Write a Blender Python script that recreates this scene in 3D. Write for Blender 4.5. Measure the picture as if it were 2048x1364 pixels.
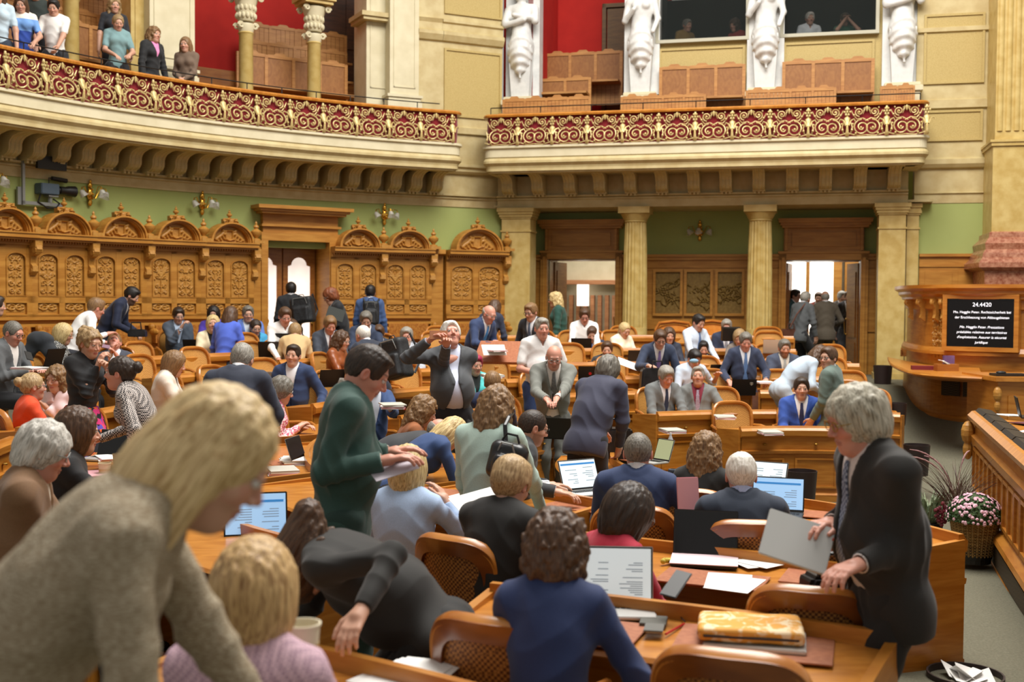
import bpy, bmesh, math, random
import numpy as np
from mathutils import Vector, Matrix
random.seed(7); np.random.seed(7)
for o in list(bpy.data.objects): bpy.data.objects.remove(o, do_unlink=True)
sc = bpy.context.scene
C = sc.collection
PI = math.pi
# ------------------------------------------------------------------ camera
FPX = 2300.0; CZ = 1.5
_p = math.atan(79/FPX); _r = math.radians(.4)
_f = np.array([0, math.cos(_p), -math.sin(_p)]); _R0 = np.array([1., 0, 0]); _U0 = np.array([0, math.sin(_p), math.cos(_p)])
_R = math.cos(_r)*_R0+math.sin(_r)*_U0; _U = -math.sin(_r)*_R0+math.cos(_r)*_U0
cam_d = bpy.data.cameras.new('camera'); cam = bpy.data.objects.new('camera', cam_d); C.objects.link(cam)
cam_d.sensor_width = 36; cam_d.lens = 36*FPX/2048; cam_d.clip_end = 200; cam_d.clip_start = .05
cam.matrix_world = Matrix(((_R[0], _U[0], -_f[0], 0), (_R[1], _U[1], -_f[1], 0), (_R[2], _U[2], -_f[2], CZ), (0, 0, 0, 1)))
cam_d.dof.use_dof = True; cam_d.dof.focus_distance = 8.5; cam_d.dof.aperture_fstop = 2.6
sc.camera = cam
def P(px, py, Y):
    "point of the room at depth Y that the photograph shows at px, py"
    d = _f+(px-1024)/FPX*_R+(682-py)/FPX*_U
    return np.array([0, 0, CZ])+d*(Y/d[1])
# ------------------------------------------------------------------ light, exposure
sc.view_settings.view_transform = 'Standard'; sc.view_settings.look = 'None'
sc.view_settings.gamma = 1; sc.view_settings.exposure = 0.0
w = bpy.data.worlds.new('world'); sc.world = w; w.use_nodes = True
w.node_tree.nodes['Background'].inputs[0].default_value = (1, .95, .88, 1)
w.node_tree.nodes['Background'].inputs[1].default_value = .40
def area(name, loc, size, power, col, target):
    l = bpy.data.lights.new(name, 'AREA'); l.shape = 'RECTANGLE'; l.size, l.size_y = size; l.energy = power; l.color = col
    o = bpy.data.objects.new(name, l); C.objects.link(o); o.location = loc
    o.rotation_euler = (Vector(target)-Vector(loc)).to_track_quat('-Z', 'Y').to_euler(); return o
area('skylight', (3, 10.5, 13), (9, 10), 4000, (1, .965, .91), (2.5, 11, 0))
sc.cycles.max_bounces = 5; sc.cycles.diffuse_bounces = 2; sc.cycles.glossy_bounces = 2; sc.cycles.transmission_bounces = 4
sc.cycles.transparent_max_bounces = 6; sc.cycles.use_denoising = True; sc.cycles.caustics_reflective = False; sc.cycles.caustics_refractive = False
sc.cycles.use_adaptive_sampling = True; sc.cycles.adaptive_threshold = .02; sc.cycles.sample_clamp_indirect = 4
# ------------------------------------------------------------------ materials
MAT = {}
def srgb(h):
    if isinstance(h, str):
        v = [int(h[i:i+2], 16)/255 for i in (0, 2, 4)]
    else: v = h
    return tuple((c/12.92 if c <= .04045 else ((c+.055)/1.055)**2.4) for c in v)+(1,)
def mat(name, c1, c2=None, kind='noise', scale=(8, 8, 8), rough=.6, metal=0, bump=0, bscale=60, detail=4, ramp=(.35, .65), emit=0, alpha=1, spec=.5, coat=0, sheen=0, trans=0, dist=0):
    if name in MAT: return MAT[name]
    m = bpy.data.materials.new(name); m.use_nodes = True; nt = m.node_tree; b = nt.nodes['Principled BSDF']
    b.inputs['Roughness'].default_value = rough; b.inputs['Metallic'].default_value = metal
    b.inputs['Base Color'].default_value = srgb(c1); b.inputs['Specular IOR Level'].default_value = spec
    b.inputs['Coat Weight'].default_value = coat; b.inputs['Coat Roughness'].default_value = .2
    b.inputs['Sheen Weight'].default_value = sheen; b.inputs['Transmission Weight'].default_value = trans
    b.inputs['Alpha'].default_value = alpha
    tc = nt.nodes.new('ShaderNodeTexCoord'); mp = nt.nodes.new('ShaderNodeMapping'); nt.links.new(tc.outputs['Object'], mp.inputs[0]); mp.inputs['Scale'].default_value = scale
    src = None
    if c2 is not None:
        if kind == 'noise':
            t = nt.nodes.new('ShaderNodeTexNoise'); t.inputs['Scale'].default_value = 1; t.inputs['Detail'].default_value = detail; t.inputs['Distortion'].default_value = dist; fo = t.outputs[0]
        elif kind == 'check':
            t = nt.nodes.new('ShaderNodeTexChecker'); t.inputs['Scale'].default_value = 1; fo = t.outputs['Fac']
        elif kind == 'wave':
            t = nt.nodes.new('ShaderNodeTexWave'); t.inputs['Scale'].default_value = 1; t.inputs['Distortion'].default_value = dist; t.inputs['Detail'].default_value = 2; fo = t.outputs['Fac']
            t.wave_type = 'BANDS'; t.bands_direction = 'Z'
        elif kind == 'voronoi':
            t = nt.nodes.new('ShaderNodeTexVoronoi'); t.inputs['Scale'].default_value = 1; fo = t.outputs['Distance']
        elif kind == 'musgrave':
            t = nt.nodes.new('ShaderNodeTexNoise'); t.inputs['Scale'].default_value = 1; t.inputs['Detail'].default_value = 8; t.inputs['Roughness'].default_value = .7; fo = t.outputs[0]
        nt.links.new(mp.outputs[0], t.inputs['Vector'])
        r = nt.nodes.new('ShaderNodeValToRGB'); nt.links.new(fo, r.inputs[0]); r.color_ramp.elements[0].position = ramp[0]; r.color_ramp.elements[1].position = ramp[1]
        r.color_ramp.elements[0].color = srgb(c1); r.color_ramp.elements[1].color = srgb(c2); nt.links.new(r.outputs[0], b.inputs['Base Color']); src = r.outputs[0]
    if bump:
        n = nt.nodes.new('ShaderNodeTexNoise'); n.inputs['Scale'].default_value = bscale; n.inputs['Detail'].default_value = 3
        nt.links.new(tc.outputs['Object'], n.inputs['Vector'])
        bp = nt.nodes.new('ShaderNodeBump'); bp.inputs['Strength'].default_value = bump; bp.inputs['Distance'].default_value = .01; nt.links.new(n.outputs[0], bp.inputs['Height']); nt.links.new(bp.outputs[0], b.inputs['Normal'])
    if emit:
        b.inputs['Emission Strength'].default_value = emit; b.inputs['Emission Color'].default_value = srgb(c1)
        if src: nt.links.new(src, b.inputs['Emission Color'])
    MAT[name] = m; return m
oak = mat('oak', 'a8661c', 'bf7f30', scale=(3, 3, 26), rough=.38, coat=.25, dist=.6)
oak_h = mat('oak_flat', 'b06c1e', 'c88432', scale=(5, 22, 5), rough=.33, coat=.4, dist=.8)
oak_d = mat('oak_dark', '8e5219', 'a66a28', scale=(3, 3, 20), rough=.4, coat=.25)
oak_c = mat('oak_carved', 'ad772e', 'bb8840', kind='noise', scale=(25, 25, 25), rough=.45, bump=.3, bscale=45)
oak_p = mat('oak_wall', 'aa7026', 'bf8637', scale=(2.5, 2.5, 18), rough=.45, dist=.5)
oak_b = mat('oak_bench', 'a8713a', 'bf8a4c', scale=(3, 3, 25), rough=.45, dist=.5)
burl = mat('oak_burl', '96541c', 'c1833a', kind='noise', scale=(14, 14, 14), rough=.35, dist=2.5, detail=8)
walnut = mat('walnut', '3a1f10', '542f19', scale=(3, 3, 20), rough=.4)
chairwood = mat('chair_wood', 'a96420', 'c27f34', scale=(5, 5, 14), rough=.3, coat=.4)
chairshade = mat('chair_wood_shaded', '70380f', '8a4c1a', scale=(5, 5, 14), rough=.3, coat=.4)  # same chair wood, with the shade of the unlit rear painted in
cane = mat('cane', 'd9a554', 'a86c2c', kind='check', scale=(110, 110, 110), rough=.6)
caneshade = mat('cane_shaded', 'b07838', '5a3010', kind='check', scale=(90, 90, 90), rough=.6)  # same cane, rear-side shade painted into both tones
stone = mat('stone_cream', 'bda875', 'ccbb8a', scale=(5, 5, 5), rough=.55, detail=10)
stone_o = mat('stone_ochre', 'b59d5e', 'c1aa6c', scale=(60, 60, 60), rough=.6, detail=3)
stone_l = mat('stone_pale', 'd2c7a4', 'ddd3b2', scale=(4, 4, 4), rough=.6, detail=8)
stone_s = mat('stone_shaft', 'bd9f59', 'cfb674', scale=(6, 6, 6), rough=.4, detail=12)
marble = mat('white_marble', 'e6e6e2', 'cfd0ce', kind='musgrave', scale=(3, 3, 3), rough=.4)
pink = mat('pink_marble', '87462f', 'b98468', kind='musgrave', scale=(14, 14, 14), rough=.25, ramp=(.35, .62))
green = mat('green_paint', '9ea962', 'a6b16b', scale=(1, 1, 1), rough=.8)
red = mat('red_wall', 'b51a10', 'bf2014', scale=(3, 3, 3), rough=.8)
velvet = mat('red_velvet', '72060f', '870c19', scale=(30, 30, 30), rough=.9, sheen=.3)
gold = mat('old_gold', 'c0a566', 'dcc78e', scale=(18, 18, 18), rough=.45, metal=.25)
goldp = mat('polished_gold', 'd39a34', 'e8b958', scale=(12, 12, 12), rough=.22, metal=.9)
brass = mat('brass', 'b08a40', rough=.35, metal=.9)
bronze = mat('bronze', '7c5f2c', '8f7238', scale=(20, 20, 20), rough=.5, metal=.25, bump=.35, bscale=9)
bronzed = mat('bronze_dark', '3f3220', rough=.45, metal=.4)
leather = mat('brown_leather', '9c5c3c', 'ab6b48', scale=(40, 40, 40), rough=.5)
leather_o = mat('tan_leather', 'd68f3e', 'c67a2c', scale=(9, 9, 9), rough=.35, coat=.2)
black = mat('black_plastic', '161514', rough=.45)
blackm = mat('black_metal', '1b1b1b', rough=.4, metal=.3)
grey = mat('grey_metal', '8d8f8c', rough=.4, metal=.4)
silver = mat('silver', 'd0d1ce', rough=.35, metal=.5)
paper = mat('white_paper', 'f4f3ef', rough=.8)
pinkp = mat('pink_paper', 'e3a6ad', rough=.8)
carpet = mat('carpet', '5d5a49', '6c6957', scale=(70, 70, 70), rough=.95, bump=.4, bscale=300, detail=6)
binmat = mat('bin_brown', '2b1e1c', rough=.5)
wicker = mat('wicker', 'a98850', '7d5c2c', kind='noise', scale=(10, 10, 90), rough=.6)
glass = mat('clear_glass', 'ffffff', rough=.05, alpha=.35, spec=.8)
frost = mat('frosted_lit_glass', 'fff6ea', rough=.4, emit=1.1)
daylight = mat('daylight', 'fffaf0', emit=2.2)
# ------------------------------------------------------------------ mesh builder
class MB:
    def __init__(s): s.v = []; s.f = []; s.M = None
    def add(s, vs, fs):
        b = len(s.v)
        if s.M is not None: vs = [tuple(s.M @ Vector(v)) for v in vs]
        s.v += [tuple(v) for v in vs]; s.f += [tuple(i+b for i in f) for f in fs]; return s
    def box(s, x0, x1, y0, y1, z0, z1):
        return s.add([(x0, y0, z0), (x1, y0, z0), (x1, y1, z0), (x0, y1, z0), (x0, y0, z1), (x1, y0, z1), (x1, y1, z1), (x0, y1, z1)],
                     [(0, 3, 2, 1), (4, 5, 6, 7), (0, 1, 5, 4), (1, 2, 6, 5), (2, 3, 7, 6), (3, 0, 4, 7)])
    def prism(s, pts, axis, a, b):
        "closed 2D outline extruded along an axis from a to b"
        n = len(pts); mk = {'x': lambda p, t: (t, p[0], p[1]), 'y': lambda p, t: (p[0], t, p[1]), 'z': lambda p, t: (p[0], p[1], t)}[axis]
        return s.add([mk(p, a) for p in pts]+[mk(p, b) for p in pts], [tuple(range(n))[::-1], tuple(range(n, 2*n))]+[(i, (i+1) % n, n+(i+1) % n, n+i) for i in range(n)])
    def lathe(s, prof, seg=16, c=(0, 0, 0), a0=0, a1=2*PI, flute=0, nfl=0):
        full = abs(a1-a0-2*PI) < 1e-6; m = seg if full else seg+1; vs = []
        for r, z in prof:
            for i in range(m):
                a = a0+(a1-a0)*i/seg; rr = r
                if flute: rr = r*(1-flute*(.5+.5*math.cos(a*nfl)))
                vs.append((c[0]+rr*math.cos(a), c[1]+rr*math.sin(a), c[2]+z))
        fs = []
        for j in range(len(prof)-1):
            for i in range(seg):
                k = (i+1) % m; fs.append((j*m+i, j*m+k, (j+1)*m+k, (j+1)*m+i))
        if full: fs += [tuple(range(m))[::-1], tuple(range((len(prof)-1)*m, len(prof)*m))]
        return s.add(vs, fs)
    def tube(s, pts, r, seg=6, closed=False, flat=1.0):
        pts = [Vector(p) for p in pts]; n = len(pts); R = r if isinstance(r, (list, tuple)) else [r]*n; vs = []; up = None
        for i, p in enumerate(pts):
            t = (pts[(i+1) % n if closed else min(i+1, n-1)]-pts[(i-1) % n if closed else max(i-1, 0)])
            t = t.normalized() if t.length > 1e-9 else Vector((0, 0, 1))
            if up is None: up = Vector((0, 0, 1)) if abs(t.z) < .9 else Vector((0, 1, 0))
            a = t.cross(up)
            if a.length < 1e-4: a = t.cross(Vector((1, 0, 0)))
            a.normalize(); b = a.cross(t).normalized(); up = b
            for k in range(seg):
                an = 2*PI*k/seg; vs.append(p+a*math.cos(an)*R[i]+b*math.sin(an)*R[i]*flat)
        fs = []
        for i in range(n if closed else n-1):
            j = (i+1) % n
            for k in range(seg): l = (k+1) % seg; fs.append((i*seg+k, i*seg+l, j*seg+l, j*seg+k))
        if not closed: fs += [tuple(range(seg))[::-1], tuple(range((n-1)*seg, n*seg))]
        return s.add(vs, fs)
    def ball(s, c, r, seg=10, rings=7):
        rx, ry, rz = r if isinstance(r, (tuple, list)) else (r, r, r)
        vs = [(c[0], c[1], c[2]-rz)]
        for j in range(1, rings):
            a = -PI/2+PI*j/rings
            for i in range(seg): b = 2*PI*i/seg; vs.append((c[0]+rx*math.cos(a)*math.cos(b), c[1]+ry*math.cos(a)*math.sin(b), c[2]+rz*math.sin(a)))
        vs.append((c[0], c[1], c[2]+rz)); fs = [(0, 1+(i+1) % seg, 1+i) for i in range(seg)]
        for j in range(rings-2):
            for i in range(seg): k = (i+1) % seg; fs.append((1+j*seg+i, 1+j*seg+k, 1+(j+1)*seg+k, 1+(j+1)*seg+i))
        t = len(vs)-1; o = 1+(rings-2)*seg; fs += [(t, o+i, o+(i+1) % seg) for i in range(seg)]
        return s.add(vs, fs)
    def sweep(s, prof, path, closed_prof=True):
        "profile (offset out, z) swept along a plan path of (x, y, nx, ny)"
        n = len(prof); vs = []
        for x, y, nx, ny in path:
            for o, z in prof: vs.append((x+nx*o, y+ny*o, z))
        fs = []; m = len(path)
        for i in range(m-1):
            for k in range(n if closed_prof else n-1):
                l = (k+1) % n; fs.append((i*n+k, i*n+l, (i+1)*n+l, (i+1)*n+k))
        if closed_prof: fs += [tuple(range(n))[::-1], tuple(range((m-1)*n, m*n))]
        return s.add(vs, fs)
    def mesh(s, name, m, smooth=False, bevel=0):
        me = bpy.data.meshes.new(name); me.from_pydata(s.v, [], s.f); me.materials.append(m)
        bm = bmesh.new(); bm.from_mesh(me); bmesh.ops.recalc_face_normals(bm, faces=bm.faces)
        if bevel: bmesh.ops.bevel(bm, geom=[e for e in bm.edges if len(e.link_faces) == 2 and e.calc_face_angle(0) > .6], offset=bevel, segments=2, affect='EDGES', clamp_overlap=True)
        bm.to_mesh(me); bm.free()
        if smooth:
            me.polygons.foreach_set('use_smooth', [True]*len(me.polygons))
            try: me.set_sharp_from_angle(angle=.7)
            except Exception: pass
        me.update(); return me
    def build(s, name, m, parent=None, smooth=False, bevel=0, loc=None, rz=0):
        o = bpy.data.objects.new(name, s.mesh(name, m, smooth, bevel)); C.objects.link(o)
        if parent: o.parent = parent
        if loc is not None: o.location = loc
        o.rotation_euler = (0, 0, rz); return o
def tag(o, label=None, cat=None, group=None, kind=None):
    if label: o['label'] = label
    if cat: o['category'] = cat
    if group: o['group'] = group
    if kind: o['kind'] = kind
    return o
def struct(name, mb, m, **k): return tag(mb.build(name, m, **k), kind='structure')
def empty(name, loc=(0, 0, 0), rz=0):
    o = bpy.data.objects.new(name, None); C.objects.link(o); o.location = loc; o.rotation_euler = (0, 0, rz); o.empty_display_size = .1; return o
def copy_tree(o, parent=None):
    c = o.copy(); C.objects.link(c)
    for k in ('label', 'group'):
        if parent is None and k in c: del c[k]
    if parent is not None: c.parent = parent
    for ch in list(o.children): copy_tree(ch, c)
    return c
def arcpath(cx, cy, r, t0, t1, n, inward=1):
    "plan path on a circle, offsets point to the centre"
    out = []
    for i in range(n+1):
        a = math.radians(t0+(t1-t0)*i/n); out.append((cx+r*math.cos(a), cy+r*math.sin(a), -math.cos(a)*inward, -math.sin(a)*inward))
    return out
def linepath(a, b, n=1, side=1):
    a = np.array(a[:2], float); b = np.array(b[:2], float); d = (b-a)/np.linalg.norm(b-a); nx, ny = d[1]*side, -d[0]*side
    return [tuple(a+(b-a)*i/n)+(nx, ny) for i in range(n+1)]
OX, OY = 3.1, 10.0
def ground(x, y):
    dx, dy = x-OX, y-OY; r = math.hypot(dx, dy); s = dy/max(r, .01)
    rr = min(r, 8.7); near = -.72+.04*min(r, 9); far = min(-.72+.035*rr+.0083*rr*rr, .18)
    t = min(1, max(0, (s+.2)/1.15)); t = t*t*(3-2*t); return near+(far-near)*t
# ------------------------------------------------------------------ people: smooth bodies grown from rounded limbs
f32 = np.float32
def V3(*a): return np.array(a, f32)
def rx(d): c, s = math.cos(math.radians(d)), math.sin(math.radians(d)); return np.array([[1, 0, 0], [0, c, -s], [0, s, c]], f32)
def ry(d): c, s = math.cos(math.radians(d)), math.sin(math.radians(d)); return np.array([[c, 0, s], [0, 1, 0], [-s, 0, c]], f32)
def rzm(d): c, s = math.cos(math.radians(d)), math.sin(math.radians(d)); return np.array([[c, -s, 0], [s, c, 0], [0, 0, 1]], f32)
def cap(Q, a, b, ra, rb=None):
    rb = ra if rb is None else rb; a = np.asarray(a, f32); b = np.asarray(b, f32); ba = b-a; pa = Q-a
    h = np.clip(pa@ba/max(float(ba@ba), 1e-9), 0, 1); return np.linalg.norm(pa-h[:, None]*ba, axis=1)-(ra+(rb-ra)*h)
def ell(Q, c, r, M=None):
    q = Q-np.asarray(c, f32)
    if M is not None: q = q@M
    r = np.asarray(r, f32); k0 = np.linalg.norm(q/r, axis=1); k1 = np.linalg.norm(q/(r*r), axis=1)+1e-9; return k0*(k0-1)/k1
def smin(a, b, k): h = np.clip(.5+.5*(b-a)/k, 0, 1); return b+(a-b)*h-k*h*(1-h)
def smax(a, b, k): return -smin(-a, -b, k)
def wob(Q, f, s=0.):
    x, y, z = Q[:, 0]*f, Q[:, 1]*f, Q[:, 2]*f
    return (np.sin(x+1.7*np.sin(y*.9+s)+s)+np.sin(y*1.1+1.5*np.sin(z*.8+2*s)+1)+np.sin(z*.9+1.6*np.sin(x*1.2+s)+2*s))/3
def polygonise(fn, lo, hi, h, pad=.02):
    "surface of fn = 0 by surface nets, evaluated only near the surface"
    B = 6; lo = np.asarray(lo, f32); n = [max(1, int(math.ceil((hi[i]-lo[i])/(h*B)))) for i in range(3)]
    g = np.stack(np.meshgrid(*[np.arange(k) for k in n], indexing='ij'), -1).reshape(-1, 3)
    d = fn((lo+(g+.5)*(B*h)).astype(f32)); act = np.abs(d) < B*h*.87+pad
    N = [k*B+1 for k in n]; vol = np.ones(N, f32)
    big = np.repeat(np.repeat(np.repeat(np.where(d < 0, -1, 1).astype(f32).reshape(n), B, 0), B, 1), B, 2); vol[:-1, :-1, :-1] = big
    ga = g[act]; oi = np.stack(np.meshgrid(*[np.arange(B+1)]*3, indexing='ij'), -1).reshape(-1, 3)
    idx = (ga[:, None, :]*B+oi[None]).reshape(-1, 3); lin = np.unique((idx[:, 0]*N[1]+idx[:, 1])*N[2]+idx[:, 2])
    ii = np.stack([lin//(N[1]*N[2]), (lin//N[2]) % N[1], lin % N[2]], -1)
    pts = (lo+ii*h).astype(f32); val = np.empty(len(pts), f32)
    for a in range(0, len(pts), 200000): val[a:a+200000] = fn(pts[a:a+200000])
    vol.reshape(-1)[lin] = val
    vol[0] = vol[-1] = 1; vol[:, 0] = vol[:, -1] = 1; vol[:, :, 0] = vol[:, :, -1] = 1
    s = vol < 0; c = np.zeros([k-1 for k in N], np.int8)
    for a in (0, 1):
        for b in (0, 1):
            for e in (0, 1): c += s[a:N[0]-1+a, b:N[1]-1+b, e:N[2]-1+e]
    cells = np.argwhere((c > 0) & (c < 8)); cid = -np.ones(c.shape, np.int32); cid[tuple(cells.T)] = np.arange(len(cells))
    acc = np.zeros((len(cells), 3), f32); cnt = np.zeros(len(cells), f32)
    co = [(a, b, e) for a in (0, 1) for b in (0, 1) for e in (0, 1)]
    vals = {k: vol[cells[:, 0]+k[0], cells[:, 1]+k[1], cells[:, 2]+k[2]] for k in co}
    for k in co:
        for ax in range(3):
            if k[ax]: continue
            k2 = list(k); k2[ax] = 1; k2 = tuple(k2); va, vb = vals[k], vals[k2]; m = (va < 0) != (vb < 0)
            t = np.where(m, va/np.where(m, va-vb, 1), 0); p = np.tile(np.array(k, f32), (len(cells), 1)); p[:, ax] = t
            acc[m] += p[m]; cnt[m] += 1
    V = lo+(cells+acc/cnt[:, None])*h; F = []
    for ax in range(3):
        sl0 = [slice(None)]*3; sl1 = [slice(None)]*3; sl0[ax] = slice(0, -1); sl1[ax] = slice(1, None)
        e = s[tuple(sl0)] != s[tuple(sl1)]; ed = np.argwhere(e); b, c2 = [(1, 2), (2, 0), (0, 1)][ax]
        ed = ed[(ed[:, b] > 0) & (ed[:, c2] > 0) & (ed[:, b] < N[b]-1) & (ed[:, c2] < N[c2]-1)]
        flip = s[tuple(ed.T)]; q = []
        for db, dc in ((1, 1), (0, 1), (0, 0), (1, 0)):
            t = ed.copy(); t[:, b] -= db; t[:, c2] -= dc; q.append(cid[tuple(t.T)])
        q = np.stack(q, 1); q[~flip] = q[~flip][:, ::-1]; F.append(q)
    F = np.concatenate(F); F = F[(F >= 0).all(1)]
    return V.astype(f32), F
def mesh_np(name, V, F, m, col=None):
    me = bpy.data.meshes.new(name); me.vertices.add(len(V)); me.vertices.foreach_set('co', V.astype(f32).ravel())
    me.loops.add(F.size); me.loops.foreach_set('vertex_index', F.astype(np.int32).ravel())
    me.polygons.add(len(F)); me.polygons.foreach_set('loop_start', np.arange(0, F.size, 4, dtype=np.int32)); me.polygons.foreach_set('loop_total', np.full(len(F), 4, np.int32))
    me.polygons.foreach_set('use_smooth', np.ones(len(F), bool)); me.update(calc_edges=True); me.materials.append(m)
    if col is not None:
        a = me.color_attributes.new('tone', 'FLOAT_COLOR', 'POINT'); a.data.foreach_set('color', np.concatenate([col, np.ones((len(V), 1), f32)], 1).astype(f32).ravel())
    return me
def attr_mat(name, rough=.5, sss=0, bump=0, bscale=200):
    m = mat(name, 'c09070', rough=rough, bump=bump, bscale=bscale); nt = m.node_tree
    a = nt.nodes.new('ShaderNodeVertexColor'); a.layer_name = 'tone'; nt.links.new(a.outputs[0], nt.nodes['Principled BSDF'].inputs['Base Color']); return m
skin_m = attr_mat('skin', .48, bump=.06, bscale=150); eye_m = attr_mat('eye_colour', .15)
def hair_mat(c):
    c1, c2 = c; nm = 'hair_'+c1+c2
    if nm in MAT: return MAT[nm]
    m = mat(nm, c2, c1, scale=(150, 150, 16), rough=.5, detail=3, dist=.6, ramp=(.30, .60)); nt = m.node_tree; n = next(q for q in nt.nodes if q.type == 'TEX_NOISE')
    bp = nt.nodes.new('ShaderNodeBump'); bp.inputs['Strength'].default_value = .6; bp.inputs['Distance'].default_value = .004; nt.links.new(n.outputs[0], bp.inputs['Height']); nt.links.new(bp.outputs[0], nt.nodes['Principled BSDF'].inputs['Normal']); return m
def cloth_mat(spec):
    if isinstance(spec, str): spec = (spec,)
    c = spec[0]; k = spec[1] if len(spec) > 1 else None; r, g, b = [int(c[i:i+2], 16) for i in (0, 2, 4)]
    c2 = spec[2] if len(spec) > 2 else '%02x%02x%02x' % tuple(min(255, int(v*1.05+3)) for v in (r, g, b))
    s = spec[3] if len(spec) > 3 else 90; nm = 'cloth_'+'_'.join(str(q) for q in spec)
    if k == 'check': return mat(nm, c, c2, kind='check', scale=(s, s, s), rough=.85)
    if k == 'dots': return mat(nm, c, c2, kind='voronoi', scale=(s, s, s), rough=.85, ramp=(.3, .36))
    if k == 'blotch': return mat(nm, c, c2, kind='noise', scale=(s, s, s), rough=.85, ramp=(.45, .55))
    if k == 'knit': return mat(nm, c, c2, kind='noise', scale=(s*3, s*3, s*12), rough=.9, bump=.5, bscale=160, ramp=(.4, .7))
    if k == 'leather': return mat(nm, c, c2, scale=(20, 20, 20), rough=.35)
    if k == 'floral':
        if nm in MAT: return MAT[nm]
        m = mat(nm, c, rough=.85); nt = m.node_tree; tc = nt.nodes.new('ShaderNodeTexCoord'); t = nt.nodes.new('ShaderNodeTexVoronoi'); t.inputs['Scale'].default_value = 22
        r_ = nt.nodes.new('ShaderNodeValToRGB'); r_.color_ramp.interpolation = 'CONSTANT'; el = r_.color_ramp.elements
        for i, (p, h) in enumerate([(0, '1a1620'), (.22, 'e0602a'), (.42, '5a4fb8'), (.6, 'd0357a'), (.78, '18141c')]):
            e = el[i] if i < 2 else el.new(p)
            e.position = p; e.color = srgb(h)
        sp = nt.nodes.new('ShaderNodeSeparateColor'); nt.links.new(tc.outputs['Object'], t.inputs[0]); nt.links.new(t.outputs['Color'], sp.inputs[0]); nt.links.new(sp.outputs[0], r_.inputs[0]); nt.links.new(r_.outputs[0], nt.nodes['Principled BSDF'].inputs['Base Color']); return m
    return mat(nm, c, c2, scale=(220, 220, 220), rough=.8, detail=2, sheen=.12)
def _eye_mesh():
    mb = MB(); mb.ball((0, 0, 0), .0122, 16, 12); me = mb.mesh('eye', eye_m, True); a = me.color_attributes.new('tone', 'FLOAT_COLOR', 'POINT')
    for i, v in enumerate(me.vertices):
        d = math.hypot(v.co.x, v.co.z); k = v.co.y > 0
        a.data[i].color = ((.02, .02, .02, 1) if k and d < .0026 else (.09, .07, .05, 1) if k and d < .0062 else (.72, .68, .64, 1))
    return me
eye_mesh = _eye_mesh()
def ik(S, T, l1, l2, pole):
    S = np.asarray(S, f32); T = np.asarray(T, f32); d = T-S; L = float(np.linalg.norm(d)); L2 = min(L, (l1+l2)*.995); d = d/max(L, 1e-6); T = S+d*L2
    a = (l1*l1-l2*l2+L2*L2)/(2*L2); hgt = math.sqrt(max(l1*l1-a*a, 0)); pl = np.asarray(pole, f32); pl = pl-d*float(pl@d); pl /= max(float(np.linalg.norm(pl)), 1e-6)
    return S+d*a+pl*hgt, T
def hand_sdf(Wp, d, n, side, curl=.5, sc_=1.0):
    "wrist, finger direction, palm normal, side (+1 thumb towards s)"
    d = d/np.linalg.norm(d); n = n-d*float(n@d); n /= max(float(np.linalg.norm(n)), 1e-6); s = np.cross(d, n)*side
    K = []; spread = [.028, .009, -.010, -.027]; ln = [.070, .078, .072, .056]
    for k in range(4):
        b0 = Wp+s*spread[k]*.55; kn = Wp+d*(.088-.004*abs(k-1))+s*spread[k]; K.append((b0, kn, .0135, .0115))
        a1 = curl*55+k*3; p = kn; ang = a1*.6
        for sg, fr in ((0, .44), (1, .31), (2, .25)):
            dd = d*math.cos(math.radians(ang))+n*math.sin(math.radians(ang)); q = p+dd*ln[k]*fr*1.12+s*spread[k]*.05; K.append((p, q, .0098-sg*.0007, .0090-sg*.0008)); p = q; ang += a1*.75
    t0 = Wp+d*.022+s*.022; t1 = t0+d*.030+s*.028+n*.008; t2 = t1+d*.032+s*.010+n*.010; t3 = t2+d*.024+s*.001+n*.008
    K += [(t0, t1, .0145, .012), (t1, t2, .0115, .0105), (t2, t3, .0105, .008)]
    def f(Q):
        r = cap(Q, Wp-d*.03, Wp+d*.03, .024, .026)
        for i, (a, b, ra, rb) in enumerate(K):
            a = Wp+(a-Wp)*sc_; b = Wp+(b-Wp)*sc_; r = smin(r, cap(Q, a, b, ra*sc_, rb*sc_), .010 if np.linalg.norm(a-Wp) < .06 else .003)
        return r
    return f
SKIN = {'a': (.60, .33, .225), 'b': (.66, .40, .285), 'c': (.55, .27, .17), 'r': (.64, .30, .215)}
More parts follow.
